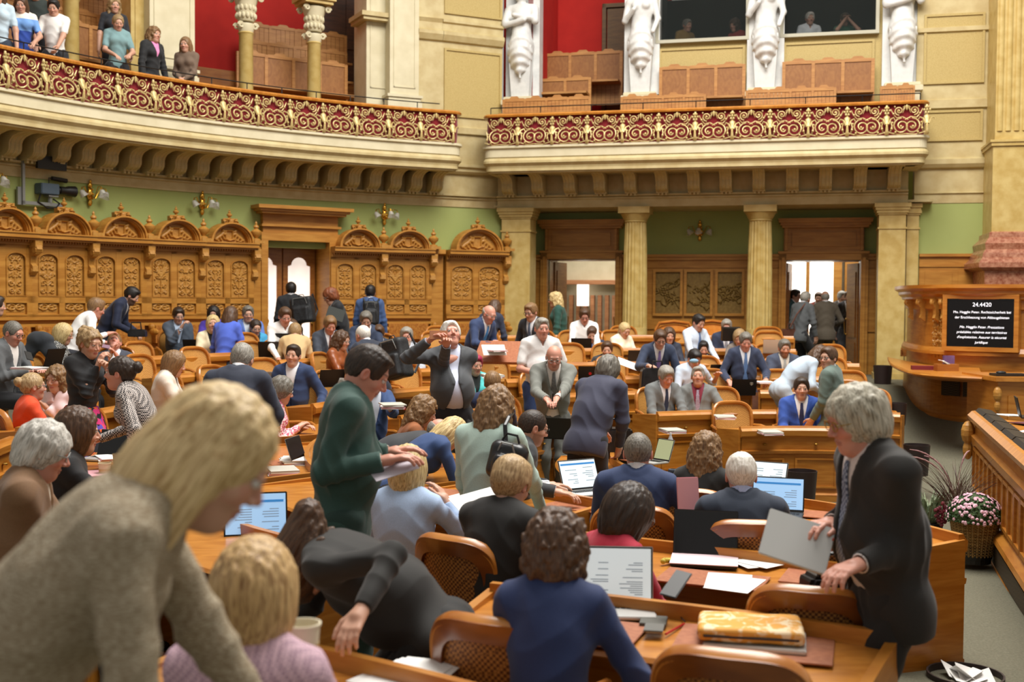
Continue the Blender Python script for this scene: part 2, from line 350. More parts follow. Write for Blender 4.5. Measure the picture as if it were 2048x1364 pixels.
def hair_fn(style, seed=0, vol=1.0):
    def cover(Q, t): return ell(Q, (0, -.014, .026), (.077+t, .097+t, .095+t))
    def f(Q):
        x, y, z = Q[:, 0], Q[:, 1], Q[:, 2]; ax = np.abs(x)
        face = ell(Q, (0, .122, -.036), (.080, .094, .130))
        nape = -(z+.085+.25*(y+.09)); sidecut = np.where(y > -.035, -(z+.012+np.maximum(0, .03-y)*.6), nape)
        ear = ell(Q, (0, -.002, -.015), (.13, .024, .036))
        low = -(z+.07)
        if style in ('short', 'crop', 'side'):
            t = ({'short': .011, 'crop': .006, 'side': .014}[style]+np.clip(z-.04, 0, .06)*.10)*vol
            r = ell(Q, (0, -.014, .026), (.077, .097, .095))-t; r = smin(r, ell(Q, (.01 if style == 'side' else 0, .040, .095), (.055, .045, .026*vol)), .03)
            r = smax(r, -face, .010); r = smax(r, sidecut, .008); r = smax(r, -ear, .006); r = r+.0012*wob(Q*np.array([1, 1, .3], f32), 260, seed)+.0025*wob(Q, 60, seed)
        elif style in ('bald', 'thin'):
            r = cover(Q, .005); r = smax(r, -face, .008); r = smax(r, sidecut, .006); r = smax(r, -ear, .006)
            top = (z-.035-.25*(y < -.04)*0+.35*(y+.03)) if style == 'bald' else z*0-1
            r = smax(r, top, .008)+.0012*wob(Q, 300, seed)
        elif style == 'bob':
            r = cover(Q, .02*vol); c = ell(Q, (0, -.022, -.03), (.098*vol, .105, .125)); r = smin(r, c, .03)
            r = smax(r, -ell(Q, (0, .125, -.05), (.064, .092, .13)), .012); r = smax(r, -(z+.128+.02*np.sin(ax*60)), .008)
            r = r+.0035*wob(Q*np.array([1, 1, .25], f32), 190, seed)
        elif style == 'mop':
            r = cover(Q, .028*vol); r = smin(r, ell(Q, (0, -.05, -.035), (.094, .07, .085)), .03)
            r = smax(r, -ell(Q, (0, .13, -.035), (.072, .085, .095)), .012); r = smax(r, -(z+.105+.4*(y+.09)), .012); r = r+.0055*wob(Q*np.array([1, 1, .5], f32), 110, seed)
        elif style in ('long', 'longcurly'):
            cu = style == 'longcurly'; r = cover(Q, .022 if cu else .014)
            r = smin(r, ell(Q, (0, -.045, -.06), (.098 if not cu else .115, .085, .14)), .03); r = smin(r, cap(Q*np.array([.8, 1, 1], f32), (0, -.06, -.05), (0, -.085, -.27*vol), .068, .05), .03)
            for sx in (-1, 1): r = smin(r, cap(Q, (sx*.072, .0, .0), (sx*.088, .012, -.21*vol), .028, .018), .02)
            r = smax(r, -ell(Q, (0, .125, -.06), (.067, .098, .15)), .012)
            r = r+(.009*wob(Q, 75, seed)+.004*wob(Q, 170, seed) if cu else .004*wob(Q*np.array([1, 1, .2], f32), 170, seed))
        elif style == 'curly':
            r = cover(Q, .032*vol); r = smin(r, ell(Q, (0, -.03, -.04), (.112*vol, .105, .12)), .03); r = smax(r, -ell(Q, (0, .13, -.045), (.066, .092, .12)), .012)
            r = smax(r, -(z+.135), .02)+.010*wob(Q, 75, seed)+.005*wob(Q, 160, seed)
        elif style in ('bun', 'updo', 'tail'):
            r = cover(Q, .010 if style != 'updo' else .02); r = smax(r, -face, .010); r = smax(r, np.where(y > -.03, -(z+.012), nape), .008); r = smax(r, -ear, .006)
            if style == 'bun': r = smin(r, ell(Q, (0, -.125, .045), (.046, .038, .044)), .012)
            if style == 'updo': r = smin(r, ell(Q, (0, -.085, .09), (.06, .055, .05)), .02)+.008*wob(Q, 85, seed)
            if style == 'tail': r = smin(r, cap(Q, (0, -.11, .02), (0, -.125, -.14), .03, .016), .015)
            r = r+.003*wob(Q*np.array([1, 1, .6], f32), 190, seed)
        return r
    return f
ALLP = []
def person(short, label, px, py, hp, face=180, pose='sit', lean=8, hd=8, hy=0, tilt=0, sex='m', skin='a', hair='short', hc=('3a2a1c', '241811'), top='suit', jc='23252d', sh='dcdfe4', tie=None, leg='1c1d22', R=None, L=None, glass=0, beard=None, w=1.0, belly=0, vol=1.0, group=None, Y=None, curl=.45, twist=0, roll=0, hs=1.0, hoff=0, fine=1.0, pole=None, skirt=None, buttons=1, lap=1, lh=1.0, rr=11.78):
    Yd = Y or 2300*.235/hp
    if pose == 'up' and px < 900: a_ = math.radians(cyl(px, py, rr)[0]); Yd = OY+rr*math.sin(a_)
    if pose == 'sit' and Yd > 9.5 and px > 0:
        q_ = P(px, py, Yd); r_ = math.hypot(q_[0]-OX, q_[1]-OY); th_ = math.degrees(math.atan2(q_[1]-OY, q_[0]-OX))
        tg_ = min([v+.60 for v in ((8.5, 7.5, 6.5, 5.5, 4.5, 3.2, 2.2) if th_ < 159 else (8.4, 7.2, 6., 4.8, 3.6))], key=lambda v: abs(v-r_))
        if abs(tg_-r_) < .62 and th_ < 168:
            try: Yd = OY+tg_*math.sin(math.radians(cyl(px, py, tg_)[0]))
            except ValueError: pass
    Hw = P(px, py, Yd); seed = (len(short)*1.7) % 6
    gz = ground(Hw[0], Hw[1]) if pose != 'up' else Hw[2]-1.56
    fem = sex == 'f'
    if fem: w = w*.90
    ch = rx(-lean)@ry(roll); pel = rx(-lean*.45)@ry(roll*.5)
    if pose != 'sit': pel = rx(-lean*.6)@ry(roll*.5)
    if twist: ch = rzm(twist)@ch
    Pv = V3(0, 0, 0); Md = Pv+pel@V3(0, 0, .20); Cc = Md+ch@V3(0, 0, .17); Nk = Cc+ch@V3(0, -.005, .17)
    Hm = rzm(twist-hy)@rx(-hd)@ry(tilt); nl = .028+.003*hoff; Hc = Nk+ch@V3(0, .012, .03)+Hm@V3(0, .022, .075)
    hz = Hw[2]-gz; off = V3(0, 0, hz)-V3(0, 0, Hc[2])
    Pv, Md, Cc, Nk, Hc = [q+off for q in (Pv, Md, Cc, Nk, Hc)]
    # root position in the room
    ya = math.radians(-face); cz, sz = math.cos(ya), math.sin(ya); root = np.array([Hw[0]-(cz*Hc[0]-sz*Hc[1]), Hw[1]-(sz*Hc[0]+cz*Hc[1]), gz])
    def loc(wp): q = np.array(wp)-root; return V3(cz*q[0]+sz*q[1], -sz*q[0]+cz*q[1], q[2])
    S = {}; E_ = {}; W_ = {}
    Mid = Cc+ch@V3(0, 0, .11)
    for sd, tg in ((1, R), (-1, L)):
        Sh = Cc+ch@V3(sd*.170*w, -.008, .098)
        if tg is None: tg = (.20, .34, -.40) if pose == 'sit' else (.245, .06, -.56)
        if tg[0] == 'p': T = loc(P(tg[1], tg[2], Yd+tg[3]))
        else: T = Mid+rzm(twist)@V3(sd*tg[0], tg[1], tg[2])
        pl = pole[0 if sd > 0 else 1] if pole else (sd*.55, -.45, -.7)
        e, t = ik(Sh, T, .285, .255, rzm(twist)@V3(*pl)); S[sd], E_[sd], W_[sd] = Sh, e, t
    # legs
    HJ = {}; K_ = {}; A_ = {}
    for sd in (1, -1):
        h0 = Pv+pel@V3(sd*.095, 0, -.03); HJ[sd] = h0
        if pose == 'sit': at = V3(sd*.12, .40, .09)
        else: at = V3(sd*.10, .03*sd, .09)
        ll = max(.43, float(np.linalg.norm(at-h0))/1.985) if pose != 'sit' else .43
        if pose == 'sit':
            kn = V3(sd*.13, .42, max(.30, h0[2]-.02)); d = kn-h0; kn = h0+d/np.linalg.norm(d)*.42; at = V3(kn[0], kn[1]+.02, .09); K_[sd] = kn; A_[sd] = at
        else: kn, at = ik(h0, at, ll, ll, (0, 1, 0)); K_[sd], A_[sd] = kn, at
    ChT = ch.T; PeT = pel.T
    def torso(Q, inf=0.):
        q = (Q-Cc)@ch; g = (Q-Pv)@pel; m = (Q-Md)@pel
        br = 0
        r = ell(q, (0, -.004, .0), (.160*w+inf, .112+inf, .20+inf)); r = smin(r, cap(q, (-.135*w, -.010, .096), (.135*w, -.010, .096), .056+inf), .05)
        for sx in (-1, 1): r = smin(r, cap(q, (sx*.04, -.012, .165), (sx*.145*w, -.012, .125), .034+inf), .03)
        if fem:
            for sx in (-1, 1): r = smin(r, ell(q, (sx*.068, .078, -.005), (.062+inf, .055+inf, .062+inf)), .04)
        r = smin(r, ell(m, (0, .012+belly*.5, -.02), ((.138 if not fem else .122)*w+inf+belly*.3, .103+belly+inf, .17+inf)), .06)
        r = smin(r, ell(g, (0, -.012, -.02), (.160*w+inf, .108+inf, .135+inf)), .06); return r
    def arm(Q, sd, r0, r1, r2, cut=0.0, stop=1.0, up=1.0):
        wr = E_[sd]+(W_[sd]-E_[sd])*stop
        r = cap(Q, S[sd], S[sd]+(E_[sd]-S[sd])*up, r0, r1)
        if up >= 1: r = smin(r, cap(Q, E_[sd], wr, r1, r2), .02)
        return r
    hdir = {}; hn = {}
    for sd in (1, -1):
        d = W_[sd]-E_[sd]; hdir[sd] = d/np.linalg.norm(d)
        n = V3(0, 0, -1) if abs(hdir[sd][2]) < .75 else V3(-sd*1., .2, 0); hn[sd] = n
    hands = {sd: hand_sdf(W_[sd], hdir[sd], hn[sd], sd, curl, .95 if fem else 1.05) for sd in (1, -1)}
    HmT = Hm
    def headf(Q):
        q = (Q-Hc)@Hm/hs; jw = .030 if fem else .036
        r = ell(q, (0, -.012, .026), (.0755, .096, .092)); r = smin(r, ell(q, (0, .022, -.032), (.060, .068, .086)), .03); r = smin(r, ell(q, (0, .055, -.090), (jw, .030, .027)), .035)
        for sx in (-1, 1): r = smin(r, ell(q, (sx*.036, .060, -.022), (.024, .024, .022)), .022)
        r = smin(r, cap(q, (-.030, .078, .036), (.030, .078, .036), .0115), .014)
        for sx in (-1, 1): r = smax(r, -ell(q, (sx*.031, .099, .013), (.018, .016, .0115)), .010)
        r = smin(r, cap(q, (0, .084, .018), (0, .108, -.020), .0065, .0115 if not fem else .0095), .012)
        for sx in (-1, 1): r = smin(r, ell(q, (sx*.012, .096, -.026), (.0085, .011, .008)), .006)
        r = smin(r, ell(q, (0, .086, -.052), (.024, .011, .0055)), .004); r = smin(r, ell(q, (0, .084, -.064), (.020, .011, .0065)), .004)
        for sx in (-1, 1):
            r = smin(r, ell(q, (sx*.031, .0835, .0215), (.0150, .0115, .0085)), .004)
            er = ell(q, (sx*.0785, -.006, -.004), (.010, .019, .031)); er = smax(er, -ell(q, (sx*.087, .0, -.002), (.007, .010, .018)), .004); r = smin(r, er, .005)
        r = r*hs
        r = smin(r, cap(Q, Hc+Hm@V3(0, -.02, -.05), Nk+ch@V3(0, -.0, -.03), .050 if not fem else .043, .056 if not fem else .047), .03)
        return smin(r, ell((Q-Nk)@ch, (0, 0, -.04), (.10, .06, .05)), .05)
    bare = top in ('tee', 'tank', 'short')
    def rest(Q):
        r = torso(Q, -.012)
        for sd in (1, -1):
            r = smin(r, arm(Q, sd, .046, .038, .027), .03); r = smin(r, cap(Q, HJ[sd], K_[sd], .075, .052), .04); r = smin(r, cap(Q, K_[sd], A_[sd], .050, .034), .02); r = smin(r, cap(Q, A_[sd], A_[sd]+V3(0, .13, -.05), .035, .028), .02)
        return r
    px_m = Yd/2300; hh = min(.0078, max(.0042, px_m*1.25))*fine; hk = min(.0078, max(.005, px_m*1.3)); hcl = min(.0125, max(.0075, px_m*1.6))*fine
    V1, F1 = polygonise(headf, Hc-.19, Hc+.19, hh, .01)
    Vs, Fs = [V1], [F1]; base = len(V1)
    for sd in (1, -1):
        v, f_ = polygonise(hands[sd], W_[sd]-.2, W_[sd]+.2, hk, .004); Vs.append(v); Fs.append(f_+base); base += len(v)
    allp = np.stack([Pv, Md, Cc, Nk, Hc]+[q for D in (S, E_, W_, HJ, K_, A_) for q in D.values()]); lo = allp.min(0)-.26; hi = allp.max(0)+.26; lo[2] = max(lo[2], -.02)
    v, f_ = polygonise(rest, lo, hi, .010 if bare else .019, .02); Vs.append(v); Fs.append(f_+base)
    V = np.concatenate(Vs); Fq = np.concatenate(Fs)
    base_c = np.array(SKIN[skin], f32); col = np.tile(base_c, (len(V), 1)); q = (V-Hc)@Hm/hs; x, y, z = q.T; near = np.linalg.norm(q, axis=1) < .16
    def blend(mask, c, a): col[mask] = col[mask]*(1-a)+np.array(c, f32)*a
    red_c = base_c*np.array([1.0, .62, .6], f32)
    blend(near & (y > .04) & (np.abs(np.abs(x)-.04) < .02) & (np.abs(z+.022) < .02), red_c, .35); blend(near & (y > .095) & (np.abs(x) < .015) & (z < .005), red_c, .35)
    blend(near & (np.abs(x) > .07) & (np.abs(z) < .04), red_c, .4)
    if beard:
        bc = srgb(beard[0])[:3]; bm_ = near & (y > .0) & (z < -.028) & (z > -.13) & (np.hypot(x/1.1, (z+.058)) > .014) & ((z < -.036) | (np.abs(x) > .035)); blend(bm_, bc, beard[1])
        if beard[1] > .7: V[bm_] += ((V[bm_]-Hc)*.05)
    blend(near & (y > .075) & (np.abs(x) < .023) & (np.abs(z+.058) < .009), (.40, .15, .12) if not fem else (.42, .09, .09), .7)
    browc = np.array(srgb(hc[0])[:3]); blend(near & (y > .06) & (np.abs(np.abs(x)-.032) < .018) & (np.abs(z-.037-.005*np.cos((np.abs(x)-.03)*60)) < .0036), browc, .6)
    blend(near & (y > .07) & (np.abs(np.abs(x)-.031) < .015) & (np.abs(z-.0135) < .003), (.06, .04, .03), .6)
    root_o = bpy.data.objects.new('person', mesh_np('person_body', V, Fq, skin_m, col)); C.objects.link(root_o)
    root_o.location = root; root_o.rotation_euler = (0, 0, ya); tag(root_o, label, 'person', group)
    def child(name, V, F, m, par=root_o):
        o = bpy.data.objects.new(name, mesh_np(name, V, F, m)); C.objects.link(o); o.parent = par; return o
    hmat = Matrix([list(map(float, Hm[i]*hs))+[float(Hc[i])] for i in range(3)]+[[0, 0, 0, 1]])
    if hair:
        lo_h, hi_h = (-.17, -.20, -.40), (.17, .17, .20)
        v, f_ = polygonise(hair_fn(hair, seed, vol), lo_h, hi_h, hh*1.0, .022); o = child('hair', v, f_, hair_mat(hc)); o.matrix_local = hmat
    for sx in (-1, 1):
        e = bpy.data.objects.new('eye', eye_mesh); C.objects.link(e); e.parent = root_o; e.matrix_local = hmat @ Matrix.Translation((sx*.031, .0815, .0125)) @ Matrix.Rotation(math.radians(-6), 4, 'X')
    if glass:
        g = MB()
        for sx in (-1, 1):
            g.tube([(sx*.033+.023*math.cos(a), .103-.25*abs(math.cos(a)*.023), .010+.018*math.sin(a)) for a in [2*PI*k/14 for k in range(14)]], .0016 if glass == 1 else .0024, 5, True)
            g.tube([(sx*.056, .100, .014), (sx*.077, .06, .014), (sx*.081, -.01, .012)], .0016, 5)
        g.tube([(-.011, .105, .013), (.011, .105, .013)], .0016, 5); o = g.build('glasses', blackm if glass == 2 else brass if glass == 3 else grey, root_o); o.matrix_local = hmat
    # clothes
    hem = -.16 if pose != 'sit' else -.12
    slv = {'suit': .97, 'blazer': .97, 'top': .95, 'shirt': .95, 'short': 0, 'tee': 0, 'tank': -1, 'rolled': .45}[top]
    zb = -.13 if top != 'blazer' else -.06
    def foldn(Q):
        t = np.ones(len(Q), f32)*.0
        for sd in (1, -1):
            de = np.linalg.norm(Q-E_[sd], axis=1); ds = np.linalg.norm(Q-S[sd], axis=1); t += np.exp(-(de/.13)**2)*(np.abs(np.sin((Q-E_[sd])@hdir[sd]*48+5*Q[:, 0]+seed+9*Q[:, 2]))-.6)*.011+np.exp(-(ds/.13)**2)*(np.abs(np.sin((Q-S[sd])@V3(sd*.8, .2, -.6)*36+8*Q[:, 1]))-.6)*.007
        dm = np.linalg.norm(Q-Md, axis=1); t += np.exp(-(dm/.24)**2)*((np.abs(np.sin(Q[:, 2]*26+7*np.abs(Q[:, 0])+3*np.sin(Q[:, 0]*9+seed)))-.6)*.009); return t+.005*wob(Q, 19, seed)
    def shell(Q, inf, sl, r0=.065, r1=.054, r2=.043, opn=True, lower=hem):
        r = torso(Q, inf); g = (Q-Pv)@pel; q = (Q-Cc)@ch
        if lower < -.1: r = smin(r, ell(g, (0, -.008, -.10), (.170*w+inf, .120+inf, .18)), .05)
        if top == 'suit': r = smin(r, ell((Q-Md)@pel, (0, .0, -.01), (.152*w+inf, .112+belly+inf, .19)), .06)
        r = smax(r, -(g[:, 2]-lower), .006)
        if sl != -1:
            for sd in (1, -1):
                if sl > 0: r = smin(r, arm(Q, sd, r0, r1, r2, stop=sl), .035)
                else: r = smin(r, cap(Q, S[sd], S[sd]+(E_[sd]-S[sd])*.72, r0, r0*.95), .035)
            if sl > 0:
                for sd in (1, -1):
                    we = E_[sd]+(W_[sd]-E_[sd])*sl; r = smax(r, np.where(np.linalg.norm(Q-we, axis=1) < .075, (Q-we)@hdir[sd], -1.), .003)
        else:
            for sd in (1, -1): r = smax(r, -(cap(Q, S[sd]+V3(sd*.02, 0, 0), S[sd]+V3(sd*.12, 0, 0), .052)), .01)
        nb = cap(Q, Nk+ch@V3(0, .012, -.015), Hc, .056+(.012 if top in ('suit', 'blazer') and opn else 0), .06); r = smax(r, -nb, .006)
        return r+foldn(Q)
    def vee(Q):
        q = (Q-Cc)@ch; wv = .010+np.clip((q[:, 2]-zb)/(.17-zb), 0, 2)*.062; return q, np.abs(q[:, 0])-wv
    dl = allp.min(0)-.26; dh = allp.max(0)+.22; dl[2] = max(Pv[2]-.45, dl[2])
    if pose != 'sit' or True: dl[:2] = np.minimum(dl[:2], Pv[:2]-.3)
    armlo = np.minimum(np.minimum(E_[1], E_[-1]), np.minimum(W_[1], W_[-1])); armhi = np.maximum(np.maximum(E_[1], E_[-1]), np.maximum(W_[1], W_[-1]))
    tl = np.minimum(np.minimum(Pv-.30, armlo-.09), Nk-.34); th = np.maximum(np.maximum(Pv+.3, armhi+.09), Nk+.30); tl[2] = max(tl[2], -.02)
    if top in ('suit', 'blazer'):
        def jf(Q):
            r = shell(Q, .014, slv); q, u = vee(Q); vd = np.maximum(u, -(q[:, 1]-.01)); vd = np.maximum(vd, -(q[:, 2]-zb))
            if lap: r = r-.006*np.clip(1-np.abs(u-.022)/.028, 0, 1)*(q[:, 1] > .02)*(q[:, 2] > zb-.01)*(q[:, 2] < .16)-.006*np.clip(1-np.abs(cap(Q, Nk+ch@V3(0, .0, -.0), Nk+ch@V3(0, 0, .04), .082))/.018, 0, 1)*(q[:, 1] < .05)
            slit = np.maximum(np.abs(q[:, 0]-.004)-.004, np.maximum(-(q[:, 1]-.03), q[:, 2]-zb)); lowopen = np.maximum(np.abs(q[:, 0])-np.clip(-(q[:, 2]-zb-.05)*.28, .002, .14), np.maximum(-(q[:, 1]-.01), q[:, 2]-zb-.03)) if buttons == 0 else slit
            r = smax(r, -vd, .003); return smax(r, -lowopen, .003)
        v, f_ = polygonise(jf, tl, th, hcl, .012); child('jacket', v, f_, cloth_mat(jc))
        def sf(Q):
            r = torso(Q, .004); q = (Q-Cc)@ch; g = (Q-Pv)@pel; r = smax(r, -(g[:, 2]+.02), .004); r = smax(r, -cap(Q, Nk+ch@V3(0, .01, -.02), Hc, .052, .05), .004)
            r = smax(r, -(q[:, 1]+.02), .005)
            if not fem or sh != 'none':
                cb = Nk+ch@V3(0, .006, .008); c1 = smax(np.abs(cap(Q, cb, cb+ch@V3(0, .006, .03), .061, .059))-.0038, np.abs((Q-cb)@ch[:, 2]-.012-.25*((Q-cb)@ch[:, 1])*-1)-.022, .003)
                c1 = smax(c1, -np.maximum(np.abs((Q-cb)@ch[:, 0])-.010-np.clip(-((Q-cb)@ch[:, 2]), 0, 1)*.3, -((Q-cb)@ch[:, 1])), .002); r = np.minimum(r, c1)
            for sd in (1, -1): 
                a = W_[sd]-hdir[sd]*.035; r = np.minimum(r, smax(np.abs(cap(Q, a-hdir[sd]*.03, a+hdir[sd]*.03, .033))-.003, np.abs((Q-a)@hdir[sd]-.005)-.028, .002))
            return r
        v, f_ = polygonise(sf, tl, th, hcl*.8, .012); child('shirt', v, f_, cloth_mat(sh))
    else:
        def sf(Q):
            r = shell(Q, .010, slv, .056 if not fem else .050, .046, .036 if not fem else .032, opn=False, lower=(-.02 if top in ('shirt', 'short') else -.09))
            if top in ('shirt', 'short'):
                cb = Nk+ch@V3(0, .006, .008); c1 = smax(np.abs(cap(Q, cb, cb+ch@V3(0, .006, .03), .062, .060))-.004, np.abs((Q-cb)@ch[:, 2]-.012+.25*((Q-cb)@ch[:, 1]))-.023, .003)
                c1 = smax(c1, -np.maximum(np.abs((Q-cb)@ch[:, 0])-.012, -((Q-cb)@ch[:, 1])), .002); r = smin(r, c1, .004)
                q = (Q-Cc)@ch; r = smax(r, -np.maximum(np.maximum(np.abs(q[:, 0])-np.clip((q[:, 2]-.08)*.35, 0, .04), -(q[:, 1]-.01)), -(q[:, 2]-.08)), .003)
            return r
        v, f_ = polygonise(sf, tl, th, hcl, .014); child({'tee': 't_shirt', 'tank': 'tank_top', 'shirt': 'shirt', 'short': 'shirt', 'rolled': 'sweater', 'top': 'sweater'}[top], v, f_, cloth_mat(jc))
    if tie:
        def tf(Q):
            q = (Q-Cc)@ch; r = torso(Q, .012); zz = q[:, 2]; wd = .014+np.clip((.13-zz)/.3, 0, 1)*.026; kn = ell(q, (0, 0.0, 0), (1, 1, 1)); r = smax(np.abs(r)-.004, np.abs(q[:, 0])-wd, .003); r = smax(r, -(q[:, 1]-.0), .003); r = smax(r, zz-.135, .003); r = smax(r, -(zz+.26), .003)
            kt = Nk+ch@V3(0, .062, -.012); return smin(r, ell((Q-kt)@ch, (0, 0, 0), (.019, .012, .02)), .006)
        v, f_ = polygonise(tf, Cc-.38, Cc+.3, max(.005, hcl*.55), .01); child('necktie', v, f_, cloth_mat(tie))
    if skirt:
        def kf(Q):
            kz = (K_[1]+K_[-1])/2; r = cap(Q, Pv, kz+(V3(0, 0, -.05) if pose != 'sit' else V3(0, 0, 0)), .165, .20); r = smax(r, (Q-Pv)@pel[:, 2]-.10, .01); return smax(r, -(Q[:, 2]-(kz[2]-.12)), .01)+.008*np.sin(np.arctan2(Q[:, 0], Q[:, 1]-Pv[1])*9)*(Q[:, 2] < Pv[2])
        v, f_ = polygonise(kf, Pv-V3(.4, .4, .75), Pv+V3(.4, .65, .3), .014, .02); child('skirt', v, f_, cloth_mat(skirt))
    def trf(Q):
        g = (Q-Pv)@pel; r = ell(g, (0, -.012, -.03), (.168*w, .12+belly*.5, .13))
        for sd in (1, -1): r = smin(r, cap(Q, HJ[sd], K_[sd], .094, .076), .04); r = smin(r, cap(Q, K_[sd], A_[sd]+V3(0, 0, -.02), .074, .064), .03)
        r = smax(r, g[:, 2]-.09, .004); r = smax(r, -(Q[:, 2]-.04), .004); return r+.004*np.sin(Q[:, 2]*48+6*np.sin(Q[:, 0]*20+seed))
    if not skirt:
        lo2 = np.minimum(allp[[0, -1, -2, -3, -4]].min(0)-.2, Pv-.25); hi2 = np.maximum(allp[[0, -1, -2, -3, -4]].max(0)+.2, Pv+.25); lo2[2] = 0
        v, f_ = polygonise(trf, lo2, hi2, .016, .02); child('trousers', v, f_, cloth_mat(leg))
    for sd in (1, -1):
        a = A_[sd]; s_ = MB(); s_.ball((float(a[0]), float(a[1])+.03, .045), (.048, .10, .045), 12, 8); s_.ball((float(a[0]), float(a[1])+.10, .035), (.045, .075, .034), 12, 8); s_.build('shoe', black, root_o, smooth=True)
    info = dict(o=root_o, root=root, ya=ya, short=short, px=px, py=py, Y=Yd, pose=pose, W=W_, Hc=Hc, world=lambda q: np.array([root[0]+cz*q[0]-sz*q[1], root[1]+sz*q[0]+cz*q[1], root[2]+q[2]]), Pv=Pv, Cc=Cc, ch=ch, E=E_, S=S, face=face, hdir=hdir)
    ALLP.append(info); return info
# ------------------------------------------------------------------ the room: frames of reference
RWALL = 12.4
def ray(px, py): d = _f+(px-1024)/FPX*_R+(682-py)/FPX*_U; return d
def cyl(px, py, r=RWALL):
    "angle and height where the sight line meets the round wall of radius r"
    d = ray(px, py); a = d[0]**2+d[1]**2; b = -2*(d[0]*OX+d[1]*OY); c = OX**2+OY**2-r*r; t = (-b+math.sqrt(b*b-4*a*c))/(2*a)
    return math.degrees(math.atan2(d[1]*t-OY, d[0]*t-OX)), CZ+d[2]*t
WA = np.array([-.25, 22.0]); _wu = np.array([7.4, -1.85]); _wu = _wu/np.linalg.norm(_wu); _wn = np.array([-_wu[1], _wu[0]])
def rw(px, py, yl=0.):
    d = ray(px, py); t = (yl+WA@_wn)/(d[:2]@_wn); p = d[:2]*t; return float((p-WA)@_wu), float(CZ+d[2]*t)
MW = Matrix(((_wu[0], _wn[0], 0, WA[0]), (_wu[1], _wn[1], 0, WA[1]), (0, 0, 1, 0), (0, 0, 0, 1)))
WRZ = math.atan2(_wu[1], _wu[0])
def wmb(): m = MB(); m.M = MW; return m
def wpt(s, y, z): v = MW @ Vector((s, y, z)); return v
ZA, ZB, ZC, ZF, ZG, ZR = 3.27, 3.46, 3.88, 4.09, 4.31, 4.87   # architrave, bracket zone, soffit, fascia, ironwork, handrail
# floor: stepped carpeted bowl, and the level floor of the outer aisles
n_r, n_t = 34, 96; vs = []; fs = []
for i in range(n_r+1):
    for j in range(n_t):
        r = .05+i*14.5/n_r; a = 2*PI*j/n_t; x, y = OX+r*math.cos(a), OY+r*math.sin(a); vs.append((x, y, ground(x, y)))
for i in range(n_r):
    for j in range(n_t): k = (j+1) % n_t; fs.append((i*n_t+j, i*n_t+k, (i+1)*n_t+k, (i+1)*n_t+j))
fs.append(tuple(range(n_t))[::-1]); m = MB().add(vs, fs); struct('floor', m, carpet, smooth=True)
fb = MB(); fb.box(-16, 22, 14, 34, -1.2, -.9); struct('floor_base', fb, oak_d)
tA, _ = cyl(882, 500)
# left curved wall
def band(r0, r1, z0, z1, t0=176, t1=None, n=44): # ring sector: r0 room side, r1 outer
    m = MB(); m.sweep([(0, z0), (0, z1), (-(r1-r0), z1), (-(r1-r0), z0)], arcpath(OX, OY, r0, t0, tA if t1 is None else t1, n)); return m
td0, td1 = cyl(521, 500)[0], cyl(662, 500)[0]
m = band(RWALL, RWALL+.3, -.3, ZA, 176, td0); struct('wall_left', m, green)
m = band(RWALL, RWALL+.3, -.3, ZA, td1, None, 16); m.M = None; struct('wall_left', m, green)
m = band(RWALL, RWALL+.3, 2.42, ZA, td0, td1, 6); struct('wall_left', m, green)
pA = (OX+RWALL*math.cos(math.radians(tA)), OY+RWALL*math.sin(math.radians(tA)))
pB = tuple((np.array(WA)+_wn*.12).tolist())
fl = linepath(pA, pB)
m = MB(); m.sweep([(0, -.3), (0, ZA), (-.3, ZA), (-.3, -.3)], fl); struct('wall_corner', m, green)
def entab(path, name, st=stone):
    m = MB(); m.sweep([(.02, ZA), (.02, ZA+.14), (.05, ZA+.15), (.05, ZA+.17), (.03, ZA+.19), (.03, ZB), (.09, ZB+.01), (.09, ZB+.04), (.0, ZB+.05), (.0, ZC), (-.3, ZC), (-.3, ZA)], path); return struct(name, m, st)
entab(arcpath(OX, OY, RWALL, 176, tA, 44), 'trim_1'); entab(fl, 'trim_2')
# corner wall above the cornice, with moulded stone panels
m = MB(); m.sweep([(0, ZC), (.06, ZC+.01), (.10, ZC+.05), (.10, ZC+.10), (.15, ZC+.13), (.15, ZC+.17), (.02, ZC+.20), (.02, 4.62), (.07, 4.64), (.07, 4.75), (.0, 4.78), (0, 6.32), (.05, 6.34), (.10, 6.44), (.10, 6.5), (.03, 6.54), (.03, 6.66), (.07, 6.68), (.07, 6.73), (0, 6.75), (0, 9), (-.3, 9), (-.3, ZC)], fl); struct('wall_corner', m, stone)
t2, _ = cyl(834, 300)
m = MB(); m.sweep([(0, ZC), (.06, ZC+.01), (.10, ZC+.05), (.10, ZC+.10), (.15, ZC+.17), (.02, ZC+.20), (.02, 4.62), (.07, 4.64), (.07, 4.75), (0, 4.78), (0, 6.32), (.05, 6.34), (.10, 6.44), (.10, 6.5), (.03, 6.54), (.03, 6.66), (.07, 6.73), (0, 6.75), (0, 9), (-.3, 9), (-.3, ZC)], arcpath(OX, OY, RWALL, t2, tA, 4)); struct('wall_corner', m, stone)
def panel(mbf, x0, x1, z0, z1, y, mm, name='trim_3'):
    m = mbf(); m.box(x0, x1, y-.012, y+.02, z0, z1); struct(name, m, mm)
    m = mbf()
    for a, b, c, d in ((x0-.03, x1+.03, z0-.03, z0+.01), (x0-.03, x1+.03, z1-.01, z1+.03), (x0-.03, x0+.01, z0+.01, z1-.01), (x1-.01, x1+.03, z0+.01, z1-.01)): m.box(a, b, y-.035, y+.02, c, d)
    struct(name, m, stone_o)
